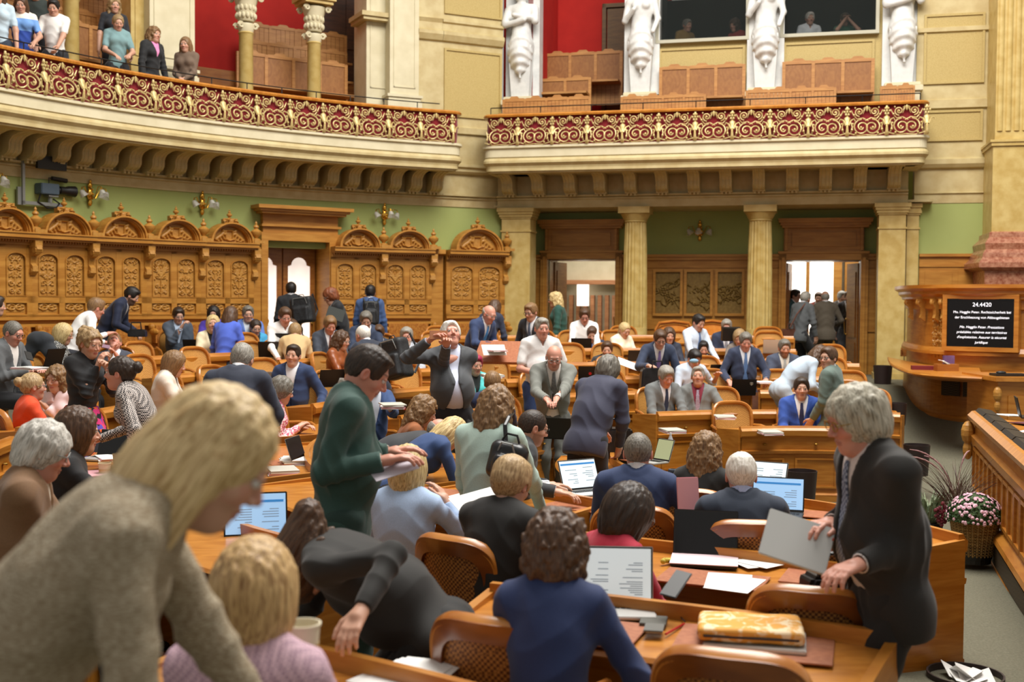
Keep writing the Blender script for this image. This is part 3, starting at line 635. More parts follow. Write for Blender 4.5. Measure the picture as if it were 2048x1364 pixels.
def frame_between(a, b):
    a = np.array(a); b = np.array(b); u = (b-a)/np.linalg.norm(b-a); n = np.array([-u[1], u[0]])
    return Matrix(((u[0], n[0], 0, a[0]), (u[1], n[1], 0, a[1]), (0, 0, 1, 0), (0, 0, 0, 1))), float(np.linalg.norm(b-a))
MF, LF = frame_between(pA, pB)
def fmb(): m = MB(); m.M = MF; return m
panel(fmb, .07, LF-.06, 4.98, 6.18, 0, stone_o); panel(fmb, .07, LF-.06, 6.88, 8.2, 0, stone_o)
# ---------------- right wall (columns, doors behind, gallery above)
S = lambda px, y=0.: rw(px, 500, y)[0]
s0, s1 = S(1000), S(1838)
m = wmb(); m.sweep([(.02, ZA), (.02, ZA+.14), (.05, ZA+.15), (.05, ZA+.18), (.03, ZB), (.09, ZB+.01), (.09, ZB+.04), (0, ZB+.05), (0, ZC), (-1.7, ZC), (-1.7, ZA)], linepath((s0-.05, 0), (s1-.2, 0))); struct('trim_4', m, stone)
def pilaster(pl, pr, y, dep, name='trim_5', cap_ov=.06):
    a, b = S(pl, y), S(pr, y); m = wmb()
    m.box(a, b, y, y+dep, .35, ZA-.19); m.box(a-.02, b+.02, y-.02, y+dep, ZA-.45, ZA-.42)
    for k, (o, z0, z1) in enumerate([(.02, ZA-.20, ZA-.17), (.04, ZA-.17, ZA-.12), (cap_ov, ZA-.12, ZA-.07), (cap_ov+.02, ZA-.07, ZA)]): m.box(a-o, b+o, y-o, y+dep, z0, z1)
    for o, z0, z1 in [(.05, -.2, .28), (.03, .28, .35)]: m.box(a-o, b+o, y-o, y+dep, z0, z1)
    struct(name, m, stone_s)
pilaster(1003, 1060, -.05, .5); pilaster(983, 1000, .14, .2, 'trim_6', .03)
pilaster(1757, 1811, -.05, .55); pilaster(1813, 1837, .12, .3, 'trim_6', .03)
def doric(px, k):
    s = S(px, .12); o = empty('trim_column', tuple(wpt(s, .17, 0)), WRZ); m = MB()
    m.lathe([(.235, -.2), (.235, 1.02), (.232, 1.03)], 28); c = m.build('column_drum', stone_s, o, smooth=True)
    m = MB(); m.lathe([(.232, 1.03), (.228, 1.6), (.215, 2.5), (.20, ZA-.30), (.20, ZA-.27)], 96, flute=.09, nfl=20); m.build('fluted_shaft', stone_s, o, smooth=True)
    m = MB(); m.lathe([(.19, ZA-.29), (.215, ZA-.27), (.205, ZA-.25), (.215, ZA-.24), (.26, ZA-.16), (.275, ZA-.13), (.27, ZA-.12)], 32); m.box(-.29, .29, -.29, .29, ZA-.12, ZA); m.build('capital', stone_s, o)
    tag(o, 'cream fluted column %s, smooth at its foot' % k, 'column'); return o
doric(1270, 'between the emptier doorway and the bronze reliefs'); doric(1520, 'between the bronze reliefs and the crowded doorway')
# recess wall with door openings
YR = 1.25
D1 = (S(1097, YR), S(1233, YR), rw(1160, 519, YR)[1]); D2 = (S(1573, YR), S(1722, YR), rw(1650, 521, YR)[1])
zw = rw(1400, 511, YR)[1]; e0, e1 = S(1000, YR)-.3, S(1838, YR)+.1
m = wmb()
for a, b, c, d in ((e0, D1[0], -.3, 4), (D1[1], D2[0], -.3, 4), (D2[1], e1, -.3, 4), (D1[0], D1[1], D1[2], 4), (D2[0], D2[1], D2[2], 4)): m.box(a, b, YR, YR+.15, c, d)
struct('wall_back', m, green)
m = wmb(); m.box(e0, e1, -.0, YR+.1, ZA+.02, ZA+.06); struct('ceiling_recess', m, stone)
m = wmb(); m.box(s0-.1, s0+.05, .2, YR, -.3, ZA+.05); m.box(s1-.25, s1-.1, .2, YR, -.3, ZA+.05); struct('wall_back', m, stone)
# wainscot of the recess
m = wmb()
for a, b in ((e0, D1[0]-.1), (D1[1]+.1, D2[0]-.1), (D2[1]+.1, e1)):
    m.box(a, b, YR-.05, YR, -.3, zw); m.box(a, b, YR-.12, YR, zw-.03, zw+.02); m.box(a, b, YR-.09, YR, zw-.09, zw-.03); m.box(a, b, YR-.07, YR, zw-.24, zw-.21)
    m.box(a, b, YR-.08, YR, .98, 1.02); m.box(a, b, YR-.07, YR, -.2, .1)
struct('trim_wainscot', m, oak_p)
def relief_mesh(w, h, dep, fn, nx=60, nz=80):
    "carved panel: a grid whose height is fn(x, z) on -1..1"
    X, Z = np.meshgrid(np.linspace(-1, 1, nx), np.linspace(-1, 1, nz)); H = fn(X, Z)*dep
    vs = [(X[j, i]*w/2, -H[j, i], Z[j, i]*h/2) for j in range(nz) for i in range(nx)]
    fs = [(j*nx+i, j*nx+i+1, (j+1)*nx+i+1, (j+1)*nx+i) for j in range(nz-1) for i in range(nx-1)]
    return vs, fs
def strokes(X, Z, lines, asp=1., mirror=True):
    H = np.zeros_like(X)
    for pts, wd in lines:
        pts = np.array(pts, float)
        for sg in ((1, -1) if mirror else (1,)):
            for a, b in zip(pts[:-1], pts[1:]):
                ax, az = a[0]*sg, a[1]*asp; bx, bz = b[0]*sg, b[1]*asp; dx, dz = bx-ax, bz-az; t = np.clip(((X-ax)*dx+(Z*asp-az)*dz)/(dx*dx+dz*dz+1e-9), 0, 1)
                d = np.hypot(X-ax-t*dx, Z*asp-az-t*dz); H = np.maximum(H, np.clip(1-(d/wd)**2, 0, 1)**.5)
    return H
def spiral(cx, cz, r, a0, turns, n=22, asp=1.): return [(cx+r*(1-.85*k/n)*math.cos(a0+turns*2*PI*k/n), cz+r*(1-.85*k/n)*math.sin(a0+turns*2*PI*k/n)/asp) for k in range(n+1)]
# bronze landscape panels between the columns
rel = []
for k, (a, b) in enumerate(((1312, 1360), (1374, 1420), (1436, 1483))):
    x0, z1 = rw(a, 544, YR-.06); x1, z0 = rw(b, 627, YR-.06); rr = random.Random(k+3); L = []
    for q in range(7):
        x, z = (-1.1 if k != 1 else rr.uniform(-1, .5)), rr.uniform(-.5, .2); l = [(x, z)]
        for j in range(9): x += rr.uniform(.12, .34); z += rr.uniform(-.16, .17)+(.04 if q % 2 else -.02); l.append((x, z))
        L.append((l, rr.uniform(.035, .07)))
    for q in range(9): x, z = rr.uniform(-.8, .8), rr.uniform(-.5, .4); L.append(([(x, z), (x+rr.uniform(-.2, .2), z+rr.uniform(-.35, .1)), (x+rr.uniform(-.3, .3), z-rr.uniform(.0, .4))], .035))
    root = empty('bronze_relief', tuple(wpt((x0+x1)/2, YR-.06, (z0+z1)/2)), WRZ)
    vs_, fs_ = relief_mesh(x1-x0, z1-z0, .035, lambda X, Z: strokes(X, Z, L, 1.5, False)*(.75+.25*np.sin(X*30+Z*20)), 70, 110)
    MB().add(vs_, fs_).build('cast_panel', bronze, root, smooth=True)
    m = MB(); w2, h2 = (x1-x0)/2, (z1-z0)/2
    for c in ((-w2-.05, w2+.05, -h2-.05, -h2), (-w2-.05, w2+.05, h2, h2+.05), (-w2-.05, -w2, -h2, h2), (w2, w2+.05, -h2, h2)): m.box(c[0], c[1], -.05, .01, c[2], c[3])
    m.build('oak_frame', oak_p, root); tag(root, 'bronze mountain landscape relief, %s of three between the columns' % ('leftmost', 'middle', 'rightmost')[k], 'relief', 'bronze reliefs between the columns')
# doors: surround with cornice, reveal, leaves standing open
def doorway(D, dn, cpx, cy, open_leaf):
    a, b, h = D; z1 = rw(cpx[0], cy, YR-.3)[1]; ca, cb = S(cpx[0], YR-.3), S(cpx[1], YR-.3)
    m = wmb(); fw = .13
    m.box(a-fw, a, YR-.14, YR+.05, -.3, h+.12); m.box(b, b+fw, YR-.14, YR+.05, -.3, h+.12); m.box(a-fw, b+fw, YR-.14, YR+.05, h+.005, h+.16)
    m.box(a-fw+.05, a-.03, YR-.17, YR, -.3, h+.05); m.box(b+.03, b+fw-.05, YR-.17, YR, -.3, h+.05)
    m.box(a-fw-.02, b+fw+.02, YR-.16, YR, h+.13, h+.17)
    m.box(a-fw+.08, b+fw-.08, YR-.12, YR, h+.17, z1-.15); m.box(a+.1, b-.1, YR-.145, YR, h+.26, z1-.25)
    m.box(a-.03, a+.02, YR-.18, YR, h+.18, z1-.15); m.box(b-.02, b+.03, YR-.18, YR, h+.18, z1-.15)
    for o, c, d in ((.06, .17, .13), (.03, .13, .08), (0, .08, .03), (-.01, .03, 0)): m.box(ca+o, cb-o, YR-.33+o*1.4, YR, z1-c, z1-d)
    tag(m.build(dn, oak_p), kind='structure')
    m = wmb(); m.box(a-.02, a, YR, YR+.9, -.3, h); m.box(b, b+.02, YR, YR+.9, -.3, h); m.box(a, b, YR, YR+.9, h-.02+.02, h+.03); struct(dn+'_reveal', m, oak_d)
    for sd, e, ang in open_leaf:
        m = MB(); wv = (b-a)/2-.02; m.box(0, wv*sd, -.025, .025, 0, h-.03)
        for z0, z1_ in ((.12, .75), (.85, h-.2)):
            m.box(.1*sd, (wv-.1)*sd, -.04, .04, z0, z1_)
        root = m.build('door_leaf', oak_d); root.location = wpt(e, YR+.55, .0); root.rotation_euler = (0, 0, WRZ+ang*sd)
        h_ = MB(); h_.tube([(wv*.9*sd, -.07, .9), (wv*.9*sd, -.09, 1.2)], .012); h_.ball((wv*.9*sd, -.05, .9), .02); h_.ball((wv*.9*sd, -.05, 1.2), .02); h_.build('brass_handle', brass, root)
        tag(root, kind='structure')
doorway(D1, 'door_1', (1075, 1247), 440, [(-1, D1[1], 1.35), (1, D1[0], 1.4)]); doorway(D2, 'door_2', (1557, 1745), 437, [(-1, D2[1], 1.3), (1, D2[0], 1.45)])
# rooms seen through the doors
m = wmb(); m.box(D1[0]-2.5, D2[1]+2.5, YR+4.2, YR+4.3, -.3, 4); struct('wall_vestibule', m, stone_l)
m = wmb(); m.box(D1[0]-2.5, D2[1]+2.5, YR, YR+4.3, .10, .18); struct('floor_vestibule', m, carpet)
m = wmb(); m.box((D1[1]+D2[0])/2, (D1[1]+D2[0])/2+.1, YR+.2, YR+4.2, 0, 3.6); struct('wall_vestibule', m, stone_l)
m = wmb(); a, z = rw(1135, 560, YR+3.9); b, _ = rw(1235, 560, YR+3.9); m.box(a-.6, b+.8, YR+3.85, YR+4.2, z-.1, z); m.box(a-.6, b+.8, YR+3.95, YR+4.2, 0, .25)
for k in range(14):
    x = a-.5+k*.17; m.box(x, x+.09, YR+4.05, YR+4.2, .45, z-.35); m.box(x-.02, x+.11, YR+4.02, YR+4.2, .4, .46)
struct('trim_vestibule', m, mat('vest_wood', 'c0875a', 'a86c42', scale=(3, 3, 20)))
wa, wz = rw(1153, 562, YR+3.8); wb, wz2 = rw(1175, 612, YR+3.8); m = wmb(); m.box(wa, wb, YR+3.86, YR+4.0, wz2, wz); struct('window_1', m, frost)
wa, wz = rw(1590, 522, YR+3.7); wb, wz2 = rw(1668, 640, YR+3.7); m = wmb(); m.box(wa-.2, wb, YR+4.1, YR+4.15, .8, wz+.3); struct('window_2', m, daylight)
m = wmb(); mid = wa+(wb-wa)*.33; m.box(mid-.04, mid+.04, YR+4.0, YR+4.1, .5, wz+.4); m.box(wb-.02, wb+.16, YR+3.9, YR+4.2, 0, 3.6); m.box(wb+.22, wb+.9, YR+3.95, YR+4.2, 0, 3.6); struct('window_2_frame', m, oak_p)
area('vestibule_daylight', tuple(wpt((D2[0]+D2[1])/2, YR+2.5, 2.9)), (2.5, 2), 70, (1, .97, .92), tuple(wpt((D2[0]+D2[1])/2, YR+2.5, 0)))
area('vestibule_lamp', tuple(wpt((D1[0]+D1[1])/2, YR+2.5, 2.9)), (2.5, 2), 70, (1, .95, .88), tuple(wpt((D1[0]+D1[1])/2, YR+2.8, 0)))
# balconies: slab, mouldings, brackets, ironwork, handrail
def iron_unit(wd):
    "one bay of the ironwork between z 0 and 1, x -wd/2..wd/2, y bulging to the room"
    hgt = ZR-.05-ZG; m = MB(); A = []
    def by(z): return -.03-.075*math.exp(-((z-.24)/.25)**2)-.0*z
    def T(pts, r): m.tube([(x*wd, by(z), z*hgt) for x, z in pts], r, 5)
    def sp(cx, cz, r, a0, tr, n=16): return [(cx+r*(1-.8*k/n)*math.cos(a0+tr*2*PI*k/n)*hgt/wd, cz+r*(1-.8*k/n)*math.sin(a0+tr*2*PI*k/n)) for k in range(n+1)]
    for sg in (1, -1):
        T(sp(sg*.13, .29, .27, PI/2, -sg*1.7, 22), .012); T([(sg*-.04, .5), (sg*.10, .60), (sg*.25, .57), (sg*.34, .70), (sg*.40, .86)], .009)
        T(sp(sg*.19, .80, .15, -PI/2, sg*1.5, 14), .011); T([(sg*.46, .10), (sg*.36, .06), (sg*.22, .02), (0, .04)], .012)
        T([(sg*.40, .12), (sg*.37, .3), (sg*.42, .5)], .012)
        for x, z, r in ((.15, .27, .020), (.19, .80, .016), (.33, .70, .018), (.07, .56, .014), (.38, .20, .020), (.36, .40, .016), (.28, .09, .018), (.30, .93, .014)): m.ball((sg*x*wd, by(z)-.012, z*hgt), (r, r, r*1.15), 6, 5)
        for k in range(3): a = .3+.5*k; m.tube([(sg*.03*wd, by(.96)-.0, .96*hgt), (sg*.10*wd, by(.9), (.96-.09*k-.05)*hgt)], [.010, .004], 5)
    m.ball((0, by(.9)-.015, .90*hgt), (.018, .016, .05), 6, 5)
    post = MB()
    prof = [(.02, 0), (.038, .05), (.026, .12), (.018, .30), (.024, .42), (.048, .55), (.05, .60), (.02, .66), (.03, .78), (.03, .86), (.015, .98)]
    for r, z in prof[:-1]: pass
    vs = []; seg = 8
    for r, z in prof:
        for i in range(seg): a = 2*PI*i/seg; vs.append((wd/2+r*math.cos(a), by(z)-.015+r*.7*math.sin(a), z*hgt))
    fs = [(j*seg+i, j*seg+(i+1) % seg, (j+1)*seg+(i+1) % seg, (j+1)*seg+i) for j in range(len(prof)-1) for i in range(seg)]+[tuple(range(seg))]
    post.add(vs, fs)
    for sg in (1, -1): post.tube([(wd/2+sg*.02, by(.3)-.02, .34*hgt), (wd/2+sg*.06, by(.5)-.02, .52*hgt), (wd/2+sg*.11, by(.6), .58*hgt), (wd/2+sg*.13, by(.6), .50*hgt)], [.018, .014, .011, .012], 5)
    for k in range(7): a = k*PI/3; post.ball((wd/2+.045*math.cos(a)*(k > 0), by(.84)-.045, (.80+.10*math.sin(a)*(k > 0))*hgt), .020, 6, 4)
    return m.mesh('iron_scrollwork', gold, True), post.mesh('iron_post', gold, True)
def corbel_mesh(dep, hgt):
    pts = [(-dep*a_, hgt*b_) for a_, b_ in ((1, 1), (1, .93), (.90, .86), (.72, .82), (.58, .74), (.50, .62), (.47, .50), (.47, .36), (.46, .24), (.42, .13), (.34, .05), (.24, .0), (0, 0), (0, 1))]
    m = MB(); m.prism(pts, 'x', -.105, .105)
    for x in (-.068, 0, .068):
        L = [(x, p[0]-.006, p[1]) for p in pts[1:-2]]; m.tube(L, .011, 4)
    for x in (-.068, 0, .068): m.box(x-.018, x+.018, -.20, -.13, -.05, .0)
    m.box(-.11, .11, -.24, 0, -.012, .02); return m.mesh('scroll_corbel', stone, False)
corb = corbel_mesh(.85, ZC-ZB-.05)
def balcony(label, paths, units, uw, corbs):
    root = empty('balcony', (0, 0, 0)); tag(root, label, 'balcony')
    front, back = paths
    m = MB(); m.sweep([(0, ZF), (.03, ZF+.02), (.03, ZG-.05), (.07, ZG-.04), (.07, ZG), (-.12, ZG), (-.12, ZF)], front); m.build('stone_fascia', stone_l, root)
    m = MB(); m.sweep([(-.30, ZC-.05), (-.04, ZC-.05), (-.04, ZC+.02), (.0, ZC+.03), (.01, ZC+.07), (.06, ZC+.12), (.06, ZC+.16), (.03, ZF), (-.3, ZF)], front); m.build('stone_cornice', stone, root)
    m = MB(); bw = back; m.sweep([(0, ZC-.02), (0, ZC+.04), (-bw, ZC+.04), (-bw, ZC-.02)], front); m.build('slab', stone, root)
    m = MB(); m.sweep([(-.06, ZR-.04), (.05, ZR-.04), (.06, ZR-.01), (.04, ZR+.015), (-.06, ZR+.015)], front); m.build('handrail', oak_h, root)
    m = MB(); m.sweep([(-.03, ZG), (-.02, ZG+.1), (-.01, ZG+.3), (-.02, ZR-.04), (-.06, ZR-.04), (-.06, ZG)], front); m.build('velvet_backing', velvet, root)
    a, b = iron_unit(uw)
    for x, y, rz in units:
        for me in (a, b): o = bpy.data.objects.new(me.name, me); C.objects.link(o); o.parent = root; o.location = (x, y, ZG); o.rotation_euler = (0, 0, rz)
    for x, y, rz in corbs: o = bpy.data.objects.new('scroll_corbel', corb); C.objects.link(o); o.parent = root; o.location = (x, y, ZB+.05); o.rotation_euler = (0, 0, rz)
    return root
RB = RWALL-1.0; tE, _ = cyl(903, 232, RB); t0b = 174
front = arcpath(OX, OY, RB, t0b, tE, 60)
# rounded return to the wall at the end
ex, ey, enx, eny = front[-1]; u = (-eny, enx)
if u[0] < 0: u = (eny, -enx)
ret = []
for k in range(1, 7):
    a = PI/2*k/6; cx_, cy_ = ex-enx*.18, ey-eny*.18; dx, dy = enx*math.cos(a)+u[0]*math.sin(a), eny*math.cos(a)+u[1]*math.sin(a); ret.append((cx_+dx*.18, cy_+dy*.18, dx, dy))
lx, ly, lnx, lny = ret[-1]; ret.append((lx-enx*.85, ly-eny*.85, lnx, lny))
arc_un = []; uw = .60; dt = math.degrees(uw/RB); t = tE+dt*.5
while t < t0b-dt/2: a = math.radians(t); arc_un.append((OX+RB*math.cos(a), OY+RB*math.sin(a), a-PI/2)); t += dt
arc_co = []; t = cyl(862, 380, RWALL)[0]; dc = cyl(820, 380)[0]-t
while t < 172: a = math.radians(t); arc_co.append((OX+RWALL*math.cos(a), OY+RWALL*math.sin(a), a-PI/2)); t += dc
balcony('long curved gallery front over the carved stalls, gilt ironwork on red', (front+ret, .95), arc_un, uw, arc_co)
for k in range(2): pass
yb = -1.0; ra_, rb_ = S(968, yb), S(1848, yb)
q = []
for k in range(7): a = PI/2-PI/2*k/6; q.append((ra_+.15-.15*math.sin(a), yb+.15-.15*math.cos(a), -math.sin(a), -math.cos(a)))
q = [(ra_, yb+1.1, -1, 0)]+q; q2 = [(rb_-.15+.15*math.sin(PI/2*k/6), yb+.15-.15*math.cos(PI/2*k/6), math.sin(PI/2*k/6), -math.cos(PI/2*k/6)) for k in range(7)]+[(rb_, yb+1.1, 1, 0)]
def tow(path): return [tuple((MW @ Vector((x, y, 0)))[:2])+tuple((MW.to_3x3() @ Vector((nx, ny, 0)))[:2]) for x, y, nx, ny in path]
nu = 12; uw2 = (rb_-ra_)/nu; un = [tuple(wpt(ra_+uw2*(k+.5), yb, 0))[:2]+(WRZ,) for k in range(nu)]
co = [tuple(wpt(S(px), 0, 0))[:2]+(WRZ,) for px in (1023, 1082, 1145, 1204, 1264, 1326, 1389, 1452, 1517, 1583, 1648, 1716, 1783)]
bal2 = balcony('straight gallery front over the columns, gilt ironwork on red', (tow(q+q2), .95), un, uw2, co)
m = wmb(); m.box(ra_+.3, rb_-.2, -.1, 3.6, ZC, ZC+.04); struct('floor_gallery', m, oak_d)
m = band(RWALL-.1, RWALL+3.4, ZC, ZC+.04, 174, cyl(850, 200)[0], 30); struct('floor_gallery', m, oak_d)
# black safety rails above the handrails
def saferail(path, label, hgt=.22):
    m = MB(); m.tube([(x-nx*.05, y-ny*.05, ZR+hgt) for x, y, nx, ny in path], .010, 5)
    for k in range(0, len(path), 3): x, y, nx, ny = path[k]; m.tube([(x-nx*.05, y-ny*.05, ZR), (x-nx*.05, y-ny*.05, ZR+hgt)], .009, 5)
    tag(m.build('safety_rail', blackm), label, 'railing')
saferail(front[:-1], 'thin black safety rail above the curved gallery handrail', .13)
saferail(tow([(ra_+.1+(rb_-ra_-.2)*k/24, yb, 0, -1) for k in range(25)]), 'thin black safety rail above the straight gallery handrail', .14)
# ---------------- gallery behind the straight balcony
YU = .35
m = wmb(); za = 3.97
m.box(S(1250, YU), e1+.6, YU+.3, YU+.45, za, 9); struct('wall_gallery', m, stone_o)
m = wmb(); m.box(S(1050, 2.6)-.5, S(1260, 2.6)+.8, 2.6, 2.7, za, 9); m.box(S(1072, .6)-.12, S(1072, .6)-.02, .3, 2.6, za, 9); struct('wall_gallery', m, red)
m = wmb(); m.box(S(1260, .8)+.25, S(1260, .8)+.35, .65, 2.6, za, 9); struct('wall_gallery', m, red)
x0, z1_ = rw(1205, 8, 2.5); m = wmb(); m.box(x0, x0+.08, 2.48, 2.6, za, z1_); m.box(x0, x0+1.0, 2.48, 2.6, z1_-.08, z1_); m.box(x0+.1, x0+1.0, 2.52, 2.6, za, z1_-.1); m.box(x0+.2, x0+.85, 2.49, 2.6, za+1.2, z1_-.25); struct('door_3', m, mat('door_brown', '5a4220', '6e5228', scale=(3, 3, 20), rough=.5))
# statues: draped half figures on tapering pedestals
def statue(px, label, fem, face=0):
    s = S(px, .2); o = empty('caryatid_statue', tuple(wpt(s, .25, 0)), WRZ); zp = 5.22
    m = MB(); m.box(-.30, .30, -.26, .3, 3.97, zp); m.box(-.34, .34, -.30, .3, zp, zp+.10); m.box(-.30, .30, -.26, .3, zp+.1, zp+.16); m.build('plinth', stone_l, o, bevel=.01)
    m = MB(); z0 = zp+.16; zt = 6.35
    m.add([(-.17, -.15, z0), (.17, -.15, z0), (.17, .25, z0), (-.17, .25, z0), (-.23, -.20, zt), (.23, -.20, zt), (.23, .25, zt), (-.23, .25, zt)], [(0, 3, 2, 1), (4, 5, 6, 7), (0, 1, 5, 4), (1, 2, 6, 5), (2, 3, 7, 6), (3, 0, 4, 7)]); m.box(-.33, .33, .05, .35, z0, 8.6); m.build('tapering_pedestal', marble, o)
    def f(Q):
        r = ell(Q, (0, 0, 1.30), (.22, .15, .27)); r = smin(r, ell(Q, (0, 0, 1.0), (.19, .15, .22)), .08); r = smin(r, ell(Q, (0, -.01, .72), (.25, .19, .28)), .08)
        r = smin(r, cap(Q, (-.20, 0, 1.45), (.20, 0, 1.45), .085), .06); r = smin(r, cap(Q, (0, -.02, 1.55), (0, -.03, 1.65), .07), .04); r = smin(r, ell(Q, (0, -.05, 1.80), (.11, .13, .15)), .03)
        if fem:
            for sx in (-1, 1): r = smin(r, ell(Q, (sx*.09, -.12, 1.36), (.08, .07, .08)), .03)
            r = smin(r, cap(Q, (-.24, 0, 1.42), (-.30, -.05, 1.1), .065, .055), .04); r = smin(r, cap(Q, (-.30, -.05, 1.1), (-.12, -.2, 1.28), .052, .04), .03); r = smin(r, cap(Q, (.24, 0, 1.42), (.31, -.04, 1.12), .065, .055), .04); r = smin(r, cap(Q, (.31, -.04, 1.12), (.24, -.20, .86), .05, .04), .03)
        else:
            for sx in (-1, 1): r = smin(r, cap(Q, (sx*.25, 0, 1.42), (sx*.29, -.12, 1.18), .085, .07), .04); r = smin(r, cap(Q, (sx*.29, -.12, 1.18+.05*sx), (-sx*.10, -.22, 1.24+.05*sx), .062, .045), .03)
        # hanging cloth gathered to a point
        zz = Q[:, 2]; wd = np.clip((zz-.10)/.9, .02, 1)**.55*.25; d = ell(Q, (0, -.10, .62), (.24, .17, .42)); d = smin(d, cap(Q, (0, -.20, .55), (0.02, -.19, .12), .12, .025), .08)
        fold = .012*np.sin((zz+3.2*Q[:, 0]**2)*40+1.5*np.sin(Q[:, 0]*10+2))*(zz < 1.12)+.007*wob(Q, 30); d = d+fold*(zz < 1.1)
        r = smin(r, d, .03); hood = ell(Q, (0, .0, 1.75), (.15, .15, .2)); hood = smax(hood, -ell(Q, (0, -.16, 1.78), (.095, .12, .14)), .02); hood = smin(hood, cap(Q, (-.19, .06, 1.4), (-.15, .06, .9), .06, .04), .05)
        return smin(r, hood if not fem else ell(Q, (0, .02, 1.84), (.125, .13, .13)), .02)
    v, q_ = polygonise(f, (-.48, -.42, 0), (.48, .34, 2.1), .016, .03); ob = bpy.data.objects.new('draped_figure', mesh_np('draped_figure', v, q_, marble)); C.objects.link(ob); ob.parent = o; ob.location = (0, -.05, 5.62)
    tag(o, label, 'statue')
statue(1040, 'white marble statue with crossed arms, beside the stone corner wall', False)
statue(1278, 'white marble statue of a draped woman beside the red gallery bay', True)
statue(1525, 'white marble statue of a draped woman between the two glass booths', True)
statue(1797, 'white marble statue with folded arms, rightmost on the gallery', False)
# interpreter booths
def booth(pl, pr, yb_, n, label):
    x0, z0 = rw(pl, yb_, YU-.02); x1, _ = rw(pr, yb_, YU-.02); z1 = 7.6; root = empty('interpreter_booth', tuple(wpt(0, 0, 0)), WRZ); tag(root, label, 'booth')
    m = MB(); w_ = .06
    for a, b, c, d in ((x0, x1, z0, z0+w_), (x0, x1, z1-w_, z1), (x0, x0+w_, z0+w_, z1-w_), (x1-w_, x1, z0+w_, z1-w_)): m.box(a, b, YU-.06, YU+.1, c, d)
    m.build('window_frame', mat('booth_frame', 'b7b39e', rough=.5), root)
    m = MB(); m.box(x0+w_, x1-w_, YU+.02, YU+.03, z0+w_, z1-w_); m.build('pane', mat('booth_glass', '1c2422', rough=.03, alpha=.30, spec=1), root)
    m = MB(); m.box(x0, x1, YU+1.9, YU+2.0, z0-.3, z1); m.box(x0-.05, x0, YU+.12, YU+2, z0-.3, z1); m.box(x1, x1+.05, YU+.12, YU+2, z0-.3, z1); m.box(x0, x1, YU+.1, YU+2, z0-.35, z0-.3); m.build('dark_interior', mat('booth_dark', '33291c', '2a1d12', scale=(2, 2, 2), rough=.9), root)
    m = MB(); m.box(x0+.05, x1-.05, YU+.12, YU+.6, z0+.02, z0+.06); m.build('counter', mat('booth_counter', '3a3026', rough=.5), root); return x0, x1, z0
# the gallery wall must be open behind the panes
bpy.data.objects.remove([o for o in bpy.data.objects if o.name == 'wall_gallery'][0], do_unlink=True)
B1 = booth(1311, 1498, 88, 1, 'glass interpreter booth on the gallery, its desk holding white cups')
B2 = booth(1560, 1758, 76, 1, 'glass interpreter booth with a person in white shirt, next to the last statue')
m = wmb(); ga, gb = S(1250, YU)+.15, e1+.5
for a, b, c, d in ((ga, gb, za, B1[2]+.02), (ga, B1[0]+.02, B1[2], 9), (B1[1]-.02, B2[0]+.02, B1[2], 9), (B2[1]-.02, gb, B2[2], 9), (B1[0], B2[1], 7.6, 9)): m.box(a, b, YU+.05, YU+.2, c, d)
struct('wall_gallery', m, stone_o)
for B in (B1, B2): panel(wmb, B[0]+.1, B[1]-.1, 4.6, B[2]-.12, YU+.04, stone_o, 'trim_gallery')
# wall right of the last statue
xa, xb = S(1838, .25), S(1990, .25); m = wmb()
m.sweep([(0, -.3), (0, ZA), (.03, ZA+.01), (.03, ZA+.17), (.06, ZA+.18), (.06, ZB), (0, ZB+.02), (0, ZC), (.06, ZC+.02), (.1, ZC+.08), (.1, ZC+.16), (0, ZC+.2), (0, 4.92), (.05, 4.94), (.05, 5.08), (0, 5.1), (0, 6.25), (.05, 6.27), (.05, 6.34), (0, 6.36), (0, 9), (-.3, 9), (-.3, -.3)], [(xa-.1, .25, 0, -1), (xb+3, .25, 0, -1)]); struct('wall_right', m, stone)
m = wmb(); m.box(xa-.05, xb+3, .23, .26, 1.2, ZA); struct('wall_right', m, green)
z_w = rw(1890, 511, .2)[1]; m = wmb(); m.box(xa, xb+3, .19, .26, -.3, z_w); m.box(xa, xb+3, .14, .26, z_w-.02, z_w+.03); m.box(xa, xb+3, .17, .26, z_w-.2, z_w-.17)
for k in range(5): x = xa+.1+k*.55; m.box(x, x+.45, .175, .2, z_w-.72, z_w-.28)
struct('trim_wainscot', m, oak_p)
pa, pb = rw(1850, 166, .25), rw(1967, 28, .25); panel(wmb, pa[0], pb[0], pa[1], pb[1], .25, stone_o); pa, pb = rw(1850, 280, .25), rw(1962, 222, .25); panel(wmb, pa[0], pb[0], pa[1], pb[1], .25, stone_o)
